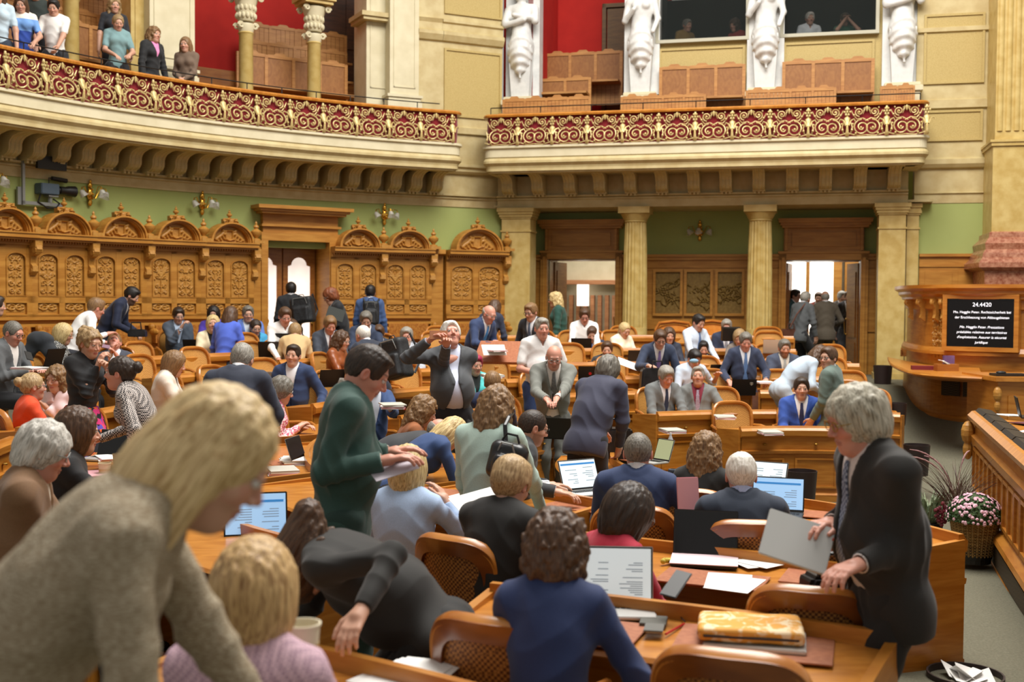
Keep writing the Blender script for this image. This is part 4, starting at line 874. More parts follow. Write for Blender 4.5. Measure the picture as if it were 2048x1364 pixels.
# great pier at the right edge on a pink marble base
YP = -.75; xp = S(1982, YP); zt_ = rw(1985, 292, YP)[1]; zb_ = rw(1985, 463, YP)[1]; zc_ = rw(1985, 548, YP)[1]
m = wmb(); m.box(xp, xp+1.9, YP, YP+1, zb_, zt_); m.box(xp-.03, xp+1.9, YP-.03, YP+1, zt_, zt_+.06); m.box(xp-.05, xp+1.9, YP-.05, YP+1, zt_+.06, zt_+.1)
m.box(xp+.03, xp+1.9, YP+.04, YP+1, zt_+.1, 9.5)
for k in range(14): x = xp+.10+k*.13; m.prism([(x+.045*math.cos(a), YP+.04+.028*(-math.sin(a))) for a in [PI*j/8 for j in range(9)]], 'z', zt_+.25, 9.5)
o = m.build('stone_pier', stone_s); tag(o, kind='structure')
m = wmb(); pr = [(0, zb_), (.05, zb_-.02), (.06, zb_-.1), (.16, zb_-.2), (.14, zb_-.3), (.20, zb_-.36), (.22, zb_-.44), (.30, zb_-.52), (.30, zb_-.6), (.16, zb_-.66), (.14, zb_-.95), (.2, zb_-1.0), (.2, zb_-1.1), (-.1, zb_-1.1), (-.1, zb_)]
m.sweep(pr, [(xp, YP+1, -1, 0), (xp, YP, -.7, -.7), (xp+1.9, YP, 0, -1)]); struct('trim_pier_base', m, pink)
m = wmb(); m.box(xp-.1, xp+2, YP-.1, YP+1, -.3, zb_-1.05); struct('trim_pier_base', m, oak_p)
# ---------------- gallery behind the curved balcony: tiers, benches, red wall, columns
m = band(RWALL+3.2, RWALL+3.4, ZC, 9, 174, cyl(838, 200)[0]-2, 30); struct('wall_gallery_left', m, red)
m = MB()
for k, (r, z) in enumerate([(12.75, 4.85), (13.55, 5.25), (14.35, 5.77)]): m.sweep([(0, ZC), (0, z), (-.85, z), (-.85, ZC)], arcpath(OX, OY, r, 174, cyl(838, 200)[0]-1, 30))
struct('floor_gallery_steps', m, oak_d)
bpanel = mat('bench_panel', '8c5a2c', '9d6a36', scale=(9, 9, 5), rough=.5, dist=2)
def bench_mesh(n, w_=.52, hgt=.95, panelled=False):
    fr = MB(); pn = MB(); W = n*w_
    for k in range(n+1): x = -W/2+k*w_; fr.box(x-.03, x+.03, -.03, .03, 0, hgt-.04)
    for k in range(n):
        x0, x1 = -W/2+k*w_+.03, -W/2+(k+1)*w_-.03; xm = (x0+x1)/2
        fr.prism([(x0, hgt-.09), (x1, hgt-.09), (x1, hgt-.03), (xm+.12, hgt-.03), (xm+.07, hgt+.01), (xm-.07, hgt+.01), (xm-.12, hgt-.03), (x0, hgt-.03)], 'y', -.025, .02)
        if panelled:
            pn.box(x0, x1, -.01, .01, hgt*.42, hgt-.09); fr.box(x0, x1, -.02, .02, hgt*.38, hgt*.42)
            for j in range(5): a = x0+(x1-x0)*j/5; fr.box(a+.002, a+(x1-x0)/5-.002, -.012, .012, 0, hgt*.38)
        else:
            for j in range(5): a = x0+(x1-x0)*j/5; pn.box(a+.003, a+(x1-x0)/5-.003, -.015, .012, 0, hgt-.09)
    return fr, pn
def bench(name, mat4, n, hgt, panelled, label, group=None):
    fr, pn = bench_mesh(n, .52, hgt, panelled); o = empty(name); o.matrix_world = mat4
    fr.build('bench_frame', oak_b, o); pn.build('back_panels', bpanel if panelled else oak_b, o)
    s_ = MB(); s_.box(-n*.26, n*.26, -.40, -.03, .40, .44); s_.build('seat_board', oak_b, o); tag(o, label, 'bench', group); return o
cols_l = [cyl(p_, 100)[0] for p_ in (142, 492, 628)]
for k, (r, z, lab) in enumerate([(13.25, 4.85, 'front'), (14.05, 5.25, 'middle'), (14.85, 5.77, 'back')]):
    t = cyl(722, 100, r)[0]+1.2; d_ = math.degrees(2.1/r); j = 0
    while t < 158:
        a = math.radians(t+d_/2); tq = t+d_/2
        if not (cyl(395, 100, r)[0] < tq < cyl(262, 100, r)[0]):
            bench('gallery_bench', Matrix.Translation((OX+r*math.cos(a), OY+r*math.sin(a), z)) @ Matrix.Rotation(a-PI/2, 4, 'Z'), 4, 1.1, k == 0, 'oak gallery bench in the %s tier, %s along the curved gallery' % (lab, ('first', 'second', 'third', 'fourth', 'fifth', 'sixth', 'seventh', 'eighth')[min(j, 7)]+' from the stone corner'), 'benches of the curved gallery'); j += 1
        t += d_+.1
def composite(px, k):
    t, _ = cyl(px, 100, RWALL+.1); a = math.radians(t); o = empty('gallery_column', (OX+(RWALL+.1)*math.cos(a), OY+(RWALL+.1)*math.sin(a), 3.97), a-PI/2)
    m = MB(); m.lathe([(.15, 0), (.15, .3), (.13, .34), (.125, .4), (.118, 2.05), (.14, 2.08), (.12, 2.1)], 24); m.build('shaft', stone_s, o, smooth=True)
    m = MB(); m.lathe([(.12, 2.1), (.15, 2.2), (.14, 2.24)], 20)
    for sx in (-1, 1):
        for sy in (-1, 1): m.tube([(sx*(.13+.055*math.cos(q)*(1-q/14)), sy*.09, 2.20+.055*math.sin(q)*(1-q/14)) for q in [j*.6 for j in range(15)]], .018, 5)
    m.lathe([(.13, 2.28), (.15, 2.32), (.17, 2.55), (.22, 2.7)], 20)
    for q in range(14):
        an = 2*PI*q/14
        for zz in (2.34, 2.47): m.ball((.155*math.cos(an+zz*9), .155*math.sin(an+zz*9), zz+.03), (.034, .034, .055), 6, 5)
    for sx in (-1, 1):
        for sy in (-1, 1): m.tube([(sx*(.2+.05*math.cos(q)*(1-q/14)), sy*.17, 2.66+.05*math.sin(q)*(1-q/14)) for q in [j*.6 for j in range(15)]], .022, 5)
    m.build('carved_capital', stone_l, o, smooth=True)
    m = MB(); m.box(-.26, .26, -.26, .26, 2.74, 2.8); m.box(-.3, .3, -.3, .3, 2.8, 2.87); m.box(-.24, .24, -.24, .24, 2.87, 4.5); m.build('impost', stone_s, o)
    tag(o, 'slender stone column with a scrolled capital, %s' % k, 'column')
composite(142, 'among the standing visitors'); composite(492, 'nearer to the girl in brown'); composite(628, 'nearer to the dark gallery door')
def pier(pl, pr, r, name, dep=.7, zbase=3.97, base=True, mm=stone_l):
    ta, tb = cyl(pl, 100, r)[0], cyl(pr, 100, r)[0]; am = math.radians((ta+tb)/2); w_ = abs(math.radians(ta-tb))*r; M = Matrix.Translation((OX+r*math.cos(am), OY+r*math.sin(am), 0)) @ Matrix.Rotation(am-PI/2, 4, 'Z')
    m = MB(); m.M = M; m.box(-w_/2, w_/2, 0, dep, zbase, 9)
    if base: m.box(-w_/2-.05, w_/2+.05, -.05, dep, zbase, 5.15); m.box(-w_/2-.03, w_/2+.03, -.03, dep, 5.15, 5.22); m.box(-w_/2-.06, w_/2+.06, -.06, dep, 5.22, 5.27)
    for a, b, c, d in ((-w_/2+.07, w_/2-.07, 5.4, 5.42), (-w_/2+.07, -w_/2+.09, 5.4, 8.5), (w_/2-.09, w_/2-.07, 5.4, 8.5)): m.box(a, b, -.015, .02, c, d)
    struct(name, m, mm)
pier(300, 390, RWALL-.05, 'trim_pier'); pier(262, 300, RWALL+.15, 'trim_pier', base=False, mm=stone_s); pier(780, 838, RWALL-.08, 'trim_pier'); pier(733, 782, RWALL+.2, 'trim_pier', base=False)
t, _ = cyl(752, 50, RWALL+.15); a = math.radians(t); m = MB(); m.M = Matrix.Translation((OX+(RWALL+.15)*math.cos(a), OY+(RWALL+.15)*math.sin(a), 6.6)) @ Matrix.Rotation(a-PI/2, 4, 'Z'); m.box(-.28, .28, -.12, .6, 0, .06); m.box(-.32, .32, -.16, .6, .06, .14); struct('trim_impost', m, stone)
m = MB(); am = math.radians(cyl(690, 60, 15.4)[0]); m.M = Matrix.Translation((OX+15.5*math.cos(am), OY+15.5*math.sin(am), 0)) @ Matrix.Rotation(am-PI/2, 4, 'Z')
m.box(-.75, .75, 0, .1, 5.4, 8.6); m.box(-.65, -.05, -.03, .1, 5.7, 6.5); m.box(.05, .65, -.03, .1, 5.7, 6.5); m.box(-.65, -.05, -.03, .1, 6.7, 8.2); m.box(.05, .65, -.03, .1, 6.7, 8.2); struct('door_4', m, walnut)
# benches of the straight gallery
def wbench(px0, px1, ytop, y, n, hgt, pan, label):
    a, z = rw(px0, ytop, y); b, _ = rw(px1, ytop, y); M = MW @ Matrix.Translation(((a+b)/2, y, z-hgt)) @ Matrix.Diagonal(((b-a)/(n*.52), 1, 1, 1)); return bench('gallery_bench', M, n, hgt, pan, label, 'benches of the straight gallery')
wbench(1090, 1243, 105, 1.6, 3, 1.1, True, 'oak three-seat bench highest in the red gallery bay')
wbench(1082, 1180, 155, .9, 2, .8, True, 'oak two-seat bench in the middle of the red gallery bay')
wbench(1008, 1180, 195, -.25, 4, .8, False, 'low oak bench along the rail before the red gallery bay')
wbench(1322, 1488, 131, .2, 3, 1.1, True, 'oak three-seat bench under the booth with the white cups')
wbench(1244, 1410, 190, -.25, 4, .8, False, 'low oak bench along the rail beside the cup booth')
wbench(1568, 1746, 120, .2, 3, 1.1, True, 'oak three-seat bench under the booth beside the last statue')
wbench(1494, 1670, 177, -.25, 4, .8, False, 'low oak bench along the rail before the last booth')
wbench(1762, 1828, 169, -.25, 2, .8, False, 'short low oak bench at the foot of the last statue')
# ------------------------------------------------------------------ carved stalls along the curved wall
def vine_fn(seed):
    rr = random.Random(seed); L = [([(0, -1), (0, .1 if seed % 2 else .5)], .10 if seed % 3 else .06)]
    for k in range(5): z = -.75+k*.38+rr.uniform(-.06, .06); L.append((spiral(.48+rr.uniform(-.1, .1), z, .26+rr.uniform(0, .1), rr.choice([PI, PI*.8, -PI*.9]), rr.choice([1.1, -1.2, 1.4]), 14, 2.2), .07)); L.append(([(0, z-.1), (.25, z-.02), (.45, z+.1)], .055))
    for k in range(12): x, z = rr.uniform(.12, .88), rr.uniform(-.9, .92); L.append(([(x, z), (x+rr.uniform(-.1, .1), z+rr.uniform(.02, .08))], rr.uniform(.07, .12)))
    if seed % 3 == 0:
        for k in range(7): a = PI/2*(k/6); L.append(([(0, .0), (.3*math.cos(a)+.2, .3+.2*math.sin(a)), (.85*math.cos(a)+.1, .35+.55*math.sin(a))], .05))
    return lambda X, Z: strokes(X, Z, L, 2.2)
def beast_fn(seed):
    rr = random.Random(seed); L = [([(.22, .0), (.22, .55)], .05), ([(0, .6), (.22, .6)], .05), ([(0, -.1), (.2, -.02)], .05), ([(.30, .35), (.42, .40), (.55, .25), (.75, .1), (.85, -.02)], .12), ([(.36, .5), (.42, .62), (.32, .55)], .09), ([(.45, .25), (.36, .02), (.28, -.02)], .05), ([(.62, .18), (.56, -.05), (.5, -.08)], .05), ([(.8, .02), (.78, -.12), (.68, -.14)], .05), ([(.85, .05), (.95, .0), (.9, -.1)], .03)]
    return lambda X, Z: strokes(X, Z*.5+.3, [(p, w_) for p, w_ in L], 1.)
def crest_fn(X, Z): return strokes(X, Z, [(spiral(.5, -.3, .5, 0, 1.2, 14), .16), ([(0, -1), (0, .8)], .2), ([(.1, .2), (.4, .6)], .18), ([(.7, -.8), (.95, -.6)], .2)], 1.)
urn = [(.05, 0), (.075, .01), (.075, .04), (.03, .06), (.045, .09), (.09, .14), (.095, .19), (.075, .21), (.03, .25), (.05, .28), (.04, .31), (.015, .33), (.022, .36), (.004, .40)]
def stall(W, seed):
    "a stall front of width W: origin on the floor at the wall, the room is -y"
    Z = dict(seat=1.20, lo0=1.295, lo1=1.43, p0=1.53, p1=2.16, fr=2.27, co=2.34, ct=2.45)
    root = empty('carved_stall'); hw = W/2
    m = MB(); m.box(-hw, hw, -.16, 0, 0, Z['co']); m.build('back_board', oak_p, root)
    m = MB(); w1 = .055
    for a, b in ((-hw, -hw+.09), (hw-.09, hw), (-w1/2-.02, w1/2+.02)): m.box(a, b, -.20, -.15, Z['seat'], Z['fr'])
    for a, b in ((Z['seat']-.03, Z['seat']+.05), (Z['lo0']-.07, Z['lo0']-.03), (Z['lo1']+.0, Z['p0']), (Z['p1']+.07, Z['fr'])): m.box(-hw, hw, -.20, -.15, a, b)
    m.box(-hw, hw, -.23, -.15, Z['seat']-.02, Z['seat']+.02); m.build('frame', oak_p, root)
    for k, sx in enumerate((-1, 1)):
        cx = sx*(hw-.09+w1/2+.02)/2; pw = hw-.09-w1/2-.02-.03; ph = Z['p1']-Z['p0']
        vs_, fs_ = relief_mesh(pw-.03, ph-.02, .020, vine_fn(seed*2+k), 40, 84); m = MB(); m.M = Matrix.Translation((cx, -.165, (Z['p0']+Z['p1'])/2)); m.add(vs_, fs_); m.build('carved_panel', oak_c, root, smooth=True)
        m = MB(); n = 12; hw2 = pw/2
        arcp = [(cx-hw2, Z['p0'])]+[(cx-hw2*math.cos(PI*j/n), Z['p1']-.10+.10*math.sin(PI*j/n)) for j in range(n+1)]+[(cx+hw2, Z['p0'])]
        m.tube([(x, -.20, z) for x, z in arcp], .012, 5, True)
        cnr = [(cx-hw2-.02, Z['p1']+.09), (cx-hw2-.02, Z['p1']-.10)]+[(cx-hw2*math.cos(PI*j/n), Z['p1']-.10+.10*math.sin(PI*j/n)) for j in range(n+1)]+[(cx+hw2+.02, Z['p1']-.10), (cx+hw2+.02, Z['p1']+.09)]
        m.prism(cnr, 'y', -.195, -.15); m.build('panel_moulding', oak_p, root)
        vs_, fs_ = relief_mesh(pw-.02, Z['lo1']-Z['lo0']-.01, .022, lambda X, Zz: strokes(X, Zz, [(spiral(.4, 0, .5, 0, 1.3, 14, .5), .10), ([(0, 0), (.9, .5)], .08), ([(.5, -.6), (.95, -.2)], .1)], .5), 34, 16); m = MB(); m.M = Matrix.Translation((cx, -.165, (Z['lo0']+Z['lo1'])/2)); m.add(vs_, fs_); m.build('carved_panel', oak_c, root, smooth=True)
    m = MB(); m.box(-hw, hw, -.36, 0, Z['co'], Z['co']+.03); m.box(-hw, hw, -.40, 0, Z['co']+.03, Z['ct']-.02); m.box(-hw, hw, -.42, 0, Z['ct']-.02, Z['ct']); m.box(-hw, hw, -.24, 0, Z['fr'], Z['co'])
    for k in range(int(W/.045)): x = -hw+.01+k*.045; m.box(x, x+.025, -.30, -.2, Z['co']-.03, Z['co'])
    m.build('cornice', oak_p, root)
    r = hw*.80; zs = Z['ct']; n = 24; m = MB()
    for r0, r1, y in ((r*.93, r, -.40), (r*.86, r*.94, -.36), (r*.82, r*.87, -.33)):
        for a, b in zip(range(n), range(1, n+1)):
            A, B = PI*a/n, PI*b/n; pts = [(r0*math.cos(A), zs+r0*math.sin(A)*.86), (r1*math.cos(A), zs+r1*math.sin(A)*.86), (r1*math.cos(B), zs+r1*math.sin(B)*.86), (r0*math.cos(B), zs+r0*math.sin(B)*.86)]; m.prism(pts, 'y', y, -.1)
    m.build('arched_hood', oak_p, root)
    m = MB(); m.prism([(r*.84*math.cos(PI*j/n), zs+r*.84*.86*math.sin(PI*j/n)) for j in range(n+1)], 'y', -.24, -.05); m.build('tympanum', oak_p, root)
    vs_, fs_ = relief_mesh(r*1.45, r*.62, .04, beast_fn(seed), 70, 36); m = MB(); m.M = Matrix.Translation((0, -.245, zs+r*.33)); m.add(vs_, fs_)
    m.v = [v if (v[0]/(r*.80))**2+((v[2]-zs)/(r*.68))**2 < 1 else (v[0]*.98, -.20, v[2]) for v in m.v]; m.build('carved_beasts', oak_c, root, smooth=True)
    m = MB(); vs_, fs_ = relief_mesh(.26, .10, .05, crest_fn, 26, 14); m.M = Matrix.Translation((0, -.30, zs+r*.86+.02)); m.add(vs_, fs_); m.M = None; m.box(-.10, .10, -.30, -.16, zs+r*.84, zs+r*.86+.06); m.lathe([(a*.5, b*.40) for a, b in urn], 10, (0, -.26, zs+r*.86+.06)); m.build('crest_finial', oak_c, root, smooth=True)
    m = MB(); m.box(hw-.10, hw+.10, -.42, -.1, Z['ct'], Z['ct']+.05); m.lathe([(a, b*.85) for a, b in urn], 12, (hw, -.28, Z['ct']+.04)); m.build('urn_finial', oak_c, root, smooth=True)
    m = MB(); x = hw; m.box(x-.06, x+.06, -.36, -.15, Z['fr']-.03, Z['co']+.02)
    pts = [(-.36, Z['fr']), (-.38, Z['fr']-.06), (-.33, Z['fr']-.13), (-.24, Z['fr']-.16), (-.22, Z['fr']-.26), (-.27, Z['fr']-.30), (-.28, Z['fr']-.38), (-.22, Z['fr']-.44), (-.18, Z['fr']-.42), (-.15, Z['fr']-.48), (-.15, Z['fr'])]
    m.prism(pts, 'x', x-.045, x+.045); m.tube([(x-.06, -.32, Z['fr']-.07), (x+.06, -.32, Z['fr']-.07)], .045, 10); m.tube([(x-.055, -.23, Z['fr']-.37), (x+.055, -.23, Z['fr']-.37)], .035, 10); m.build('scroll_bracket', oak_c, root)
    m = MB(); m.box(-hw+.1, hw-.1, -.30, -.14, .80, 1.08); m.build('burl_seat_back', burl, root)
    m = MB(); m.box(-hw, hw, -.62, -.15, .38, .44); m.box(-hw, hw, -.28, -.15, 1.08, 1.12); m.box(hw-.04, hw+.04, -.6, -.15, 0, .72); m.ball((hw, -.40, .98), (.05, .12, .06)); m.ball((hw, -.34, 1.06), (.05, .06, .06)); m.build('folding_seat', oak_p, root)
    return root
cx_list = [-100, 12, 125, 238, 350, 460]; ang = [cyl(p_, 520, RWALL-.3)[0] for p_ in cx_list]; step = (ang[1]-ang[5])/4; Wst = 2*RWALL*math.sin(math.radians(step)/2)*.985
words_ = ['leftmost carved oak stall in view, under the curved gallery', 'carved oak stall whose panel shows a fountain of leaves, under the television camera', 'carved oak stall behind the man in navy leaning over', 'carved oak stall behind the man resting chin on hand', 'carved oak stall next to the glazed double door']
for k in range(-2, 5):
    t = ang[5]+step*(4-k); a = math.radians(t); s_ = stall(Wst, k+3); s_.location = (OX+(RWALL-.02)*math.cos(a), OY+(RWALL-.02)*math.sin(a), 0); s_.rotation_euler = (0, 0, a-PI/2)
    tag(s_, words_[k] if k >= 0 else ('carved oak stall outside the picture, %s past the leftmost one' % ('first', 'second')[-k-1]), 'stall', 'carved oak stalls with arched hoods')
ta, tb = cyl(717, 520, RWALL-.3)[0], cyl(817, 520, RWALL-.3)[0]; W2 = 2*RWALL*math.sin(math.radians(ta-tb)/2)*.985
for k, (t, lab) in enumerate(((ta, 'carved oak stall just past the glazed double door, behind the blue-suited man'), (tb, 'carved oak stall with leaf panels, between the door side and the stone corner'))):
    a = math.radians(t); s_ = stall(W2, 8+k); s_.location = (OX+(RWALL-.02)*math.cos(a), OY+(RWALL-.02)*math.sin(a), 0); s_.rotation_euler = (0, 0, a-PI/2); tag(s_, lab, 'stall', 'carved oak stalls with arched hoods')
s_ = stall(LF-.04, 11); s_.location = MF @ Vector((LF/2, -.02, 0)); s_.rotation_euler = (0, 0, math.atan2(MF[1][0], MF[0][0])); tag(s_, 'carved oak stall beside the tall cream pilaster', 'stall', 'carved oak stalls with arched hoods')
m = MB(); m.sweep([(0, 0), (.14, 0), (.14, 2.4), (0, 2.4)], arcpath(OX, OY, RWALL, 172, cyl(515, 500)[0], 20)); struct('trim_wainscot', m, oak_p)
m = MB(); m.sweep([(0, 0), (.14, 0), (.14, 2.34), (.3, 2.37), (.3, 2.45), (0, 2.45)], arcpath(OX, OY, RWALL, cyl(672, 500)[0], tA, 10)); struct('trim_wainscot', m, oak_p)
# glazed double door in the curved wall
a0, a1 = cyl(523, 500)[0], cyl(668, 500)[0]; am = math.radians((a0+a1)/2); wd = math.radians(a0-a1)*RWALL
MD = Matrix.Translation((OX+RWALL*math.cos(am), OY+RWALL*math.sin(am), 0)) @ Matrix.Rotation(am-PI/2, 4, 'Z')
def dmb(): m = MB(); m.M = MD; return m
zt = cyl(600, 412, RWALL-.4)[1]; zo = cyl(580, 483, RWALL)[1]; hw = wd/2; xr = hw-.12
m = dmb(); m.box(-hw-.06, -hw+.06, -.18, .5, 0, zo); m.box(xr-.04, hw+.06, -.18, .5, 0, zo); m.box(-hw-.06, hw+.06, -.18, .5, zo, zo+.14); m.box(-hw-.02, hw+.02, -.14, .1, zo+.14, zt-.13); m.box(-hw-.06, hw+.06, -.2, .1, zo+.24, zo+.28)
for o, c, d in ((.0, .06, 0), (.05, .1, .06), (.1, .14, .1)): m.box(-hw-.2+o, hw+.2-o, -.42+o, .05, zt-c, zt-d)
tag(m.build('door_5', oak_p), kind='structure')
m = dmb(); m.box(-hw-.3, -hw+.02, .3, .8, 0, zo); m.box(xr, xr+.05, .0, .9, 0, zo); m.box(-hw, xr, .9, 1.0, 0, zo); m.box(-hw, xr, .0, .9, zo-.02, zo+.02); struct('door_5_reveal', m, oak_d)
def leaf(x0, x1, lab):
    root = empty('door_leaf', tuple(MD @ Vector((x0, .42, 0))), am-PI/2); tag(root, kind='structure'); w_ = x1-x0; m = MB()
    m.box(0, .09, -.03, .03, .05, zo-.03); m.box(w_-.09, w_, -.03, .03, .05, zo-.03); m.box(.09, w_-.09, -.03, .03, .05, .55); m.box(.09, w_-.09, -.03, .03, zo-.22, zo-.03)
    n = 10; gw = w_/2-.09; cx_ = w_/2
    m.prism([(cx_-gw, zo-.2)]+[(cx_-gw, zo-.42)]+[(cx_-gw*.7*math.cos(PI*j/n), zo-.40+.14*math.sin(PI*j/n)) for j in range(n+1)]+[(cx_+gw, zo-.42), (cx_+gw, zo-.2)], 'y', -.028, .028)
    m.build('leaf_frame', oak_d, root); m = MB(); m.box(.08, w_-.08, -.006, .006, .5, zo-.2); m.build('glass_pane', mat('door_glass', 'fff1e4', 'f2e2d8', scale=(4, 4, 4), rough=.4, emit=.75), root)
    m = MB(); m.prism([(cx_+.075*(1+.2*math.cos(6*q))*math.cos(q), 1.12+.17*(1+.12*math.cos(4*q))*math.sin(q)) for q in [2*PI*j/30 for j in range(30)]], 'y', -.015, -.008); m.build('inlay', oak_p, root)
    m = MB(); m.tube([(w_-.05, -.09, .95), (w_-.05, -.09, 1.25)], .012); m.ball((w_-.05, -.05, 1.1), .035); m.build('brass_handle', brass, root)
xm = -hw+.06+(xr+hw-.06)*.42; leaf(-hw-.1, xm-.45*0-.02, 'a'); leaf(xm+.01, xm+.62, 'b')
# wall lamps
def sconce(M, label):
    root = empty('wall_lamp'); root.matrix_world = M; m = MB(); m.ball((0, -.03, 0), (.05, .03, .09)); m.ball((0, -.03, .13), (.04, .025, .05)); m.ball((0, -.03, -.13), (.035, .025, .06)); m.ball((0, -.04, .19), (.02, .02, .03))
    for q in range(8): a = q*PI/4; m.ball((.045*math.cos(a), -.045, .10*math.sin(a)), .018, 6, 4)
    m.build('back_plate', goldp, root, smooth=True)
    for ax, ay, az in ((-.20, -.14, .02), (.20, -.14, .02), (.0, -.34, .03)):
        a = MB(); a.tube([(0, -.05, -.02), (ax*.3, ay*.4-.03, -.07), (ax*.7, ay*.75, .10), (ax, ay, az+.06), (ax*1.05, ay*1.05, az-.0)], [.012, .010, .009, .008, .012], 6); arm = a.build('arm', goldp, root, smooth=True)
        g = MB(); n = 12; vs_ = []
        for j, (r_, z_) in enumerate([(.012, .02), (.035, .0), (.045, -.03), (.05, -.055), (.07, -.085)]):
            for i in range(n): q = 2*PI*i/n; rr = r_*(1+(.14*math.cos(q*3) if j > 2 else 0)); vs_.append((rr*math.cos(q), rr*math.sin(q), z_))
        g.M = Matrix.Translation((ax*1.05, ay*1.05, az)) @ Matrix.Rotation(.5*(1 if ax > 0 else -1 if ax < 0 else 0), 4, 'Y') @ Matrix.Rotation(-.5 if ax == 0 else -.2, 4, 'X'); g.add(vs_, [(j*n+i, j*n+(i+1) % n, (j+1)*n+(i+1) % n, (j+1)*n+i) for j in range(4) for i in range(n)]); g.build('tulip_shade', mat('etched_glass', 'e8e4da', 'c9c8c2', scale=(60, 60, 60), rough=.15, alpha=.62), arm, smooth=True)
    tag(root, label, 'wall lamp', 'gilt wall lamps with tulip shades')
for px_, py_, lab in ((178, 388, 'gilt wall lamp beside the television camera'), (403, 408, 'gilt wall lamp next to the glazed door cornice'), (768, 430, 'gilt wall lamp above the stalls beyond the glazed door'), (-25, 362, 'gilt wall lamp above the leftmost stall')):
    t, z = cyl(px_, py_, RWALL-.02); a = math.radians(t); sconce(Matrix.Translation((OX+(RWALL-.02)*math.cos(a), OY+(RWALL-.02)*math.sin(a), z)) @ Matrix.Rotation(a-PI/2, 4, 'Z'), lab)
s_, z = rw(1400, 463, YR-.02); sconce(MW @ Matrix.Translation((s_, YR-.02, z)), 'gilt wall lamp between the fluted columns, over the bronze reliefs')
# television camera on its bracket with a monitor above
t, _ = cyl(45, 395, RWALL-.05); a = math.radians(t); base = Vector((OX+(RWALL-.05)*math.cos(a), OY+(RWALL-.05)*math.sin(a), 0)); MT = Matrix.Translation(base) @ Matrix.Rotation(a-PI/2, 4, 'Z')
zc = cyl(100, 373, RWALL-.5)[1]; root = empty('television_camera', (0, 0, 0)); root.matrix_world = MT
m = MB(); m.box(-.10, .02, -.04, 0, zc-.26, zc-.0); m.box(-.04, .0, -.07, -.03, zc-.26, ZC); m.box(-.04, .62, -.07, -.02, zc-.25, zc-.20); m.tube([(.42, -.05, zc-.2), (.42, -.05, zc-.1)], .03); m.box(.36, .52, -.11, .02, zc-.11, zc-.09); m.build('wall_bracket', grey, root)
m = MB(); m.box(.22, .52, -.14, .04, zc-.08, zc+.08); m.build('camera_body', mat('camera_grey', '4a5a68', rough=.5), root, bevel=.01)
m = MB(); m.M = Matrix.Translation((.52, -.05, zc)) @ Matrix.Rotation(PI/2, 4, 'Y'); m.lathe([(.04, 0), (.045, .05), (.06, .06), (.06, .16), (.075, .2), (.085, .32), (.07, .33)], 16); m.M = None; m.build('lens', black, root, smooth=True)
m = MB(); m.tube([(.45, -.05, zc+.17), (.70, -.05, zc+.15)], [.03, .035], 10); m.tube([(.4, -.05, zc+.08), (.4, -.05, zc+.17), (.5, -.05, zc+.17)], .008); m.build('microphone', black, root)
m = MB(); m.tube([(.25, -.08, zc-.06), (.2, -.08, zc-.2), (.35, -.08, zc-.28), (.5, -.08, zc-.27), (.56, -.08, zc-.2), (.45, -.08, zc-.14)], .014, 6); m.build('cable', black, root); tag(root, 'grey television camera on a wall bracket, above the stalls', 'camera')
x0 = .12; zm0 = zc+.28; m = MB(); m.box(x0, x0+.48, -.20, -.14, zm0, zm0+.19); r2 = m.build('monitor', black); r2.matrix_world = MT; m = MB(); m.tube([(x0+.08, -.17, zm0+.19), (x0+.08, -.17, ZC-.05)], .022, 6); m.build('hanger', grey, r2); tag(r2, 'flat black monitor hanging above the television camera', 'monitor')
# ------------------------------------------------------------------ desks, chairs, rostrum
def onz(px, py, z):
    d = ray(px, py); t = (z-CZ)/d[2]; return float(d[0]*t), float(d[1]*t)
def zt(r, th): a = math.radians(th); return ground(OX+r*math.cos(a), OY+r*math.sin(a))+.80
def densify(pts, step=.12):
    out = [pts[0]]
    for a, b in zip(pts[:-1], pts[1:]):
        n = max(1, int(math.hypot(b[0]-a[0], b[1]-a[1])/step))
        out += [(a[0]+(b[0]-a[0])*k/n, a[1]+(b[1]-a[1])*k/n) for k in range(1, n+1)]
    return out
def smooth_path(pts):
    "Catmull-Rom through plan points"
    P_ = [pts[0]]+list(pts)+[pts[-1]]; out = []
    for i in range(1, len(P_)-2):
        p0, p1, p2, p3 = P_[i-1], P_[i], P_[i+1], P_[i+2]
        for k in range(6):
            t = k/6; out.append(tuple(.5*((2*p1[j])+(-p0[j]+p2[j])*t+(2*p0[j]-5*p1[j]+4*p2[j]-p3[j])*t*t+(-p0[j]+3*p1[j]-3*p2[j]+p3[j])*t**3) for j in (0, 1)))
    out.append(tuple(pts[-1])); return out
def normals(path, cx=OX, cy=OY, sign=1):
    out = []
    for i, p in enumerate(path):
        a = path[max(i-1, 0)]; b = path[min(i+1, len(path)-1)]; t = np.array([b[0]-a[0], b[1]-a[1]]); t = t/np.linalg.norm(t); n = np.array([-t[1], t[0]])
        if n@np.array([cx-p[0], cy-p[1]])*sign < 0: n = -n
        out.append((p[0], p[1], float(n[0]), float(n[1])))
    return out
DESKS = []
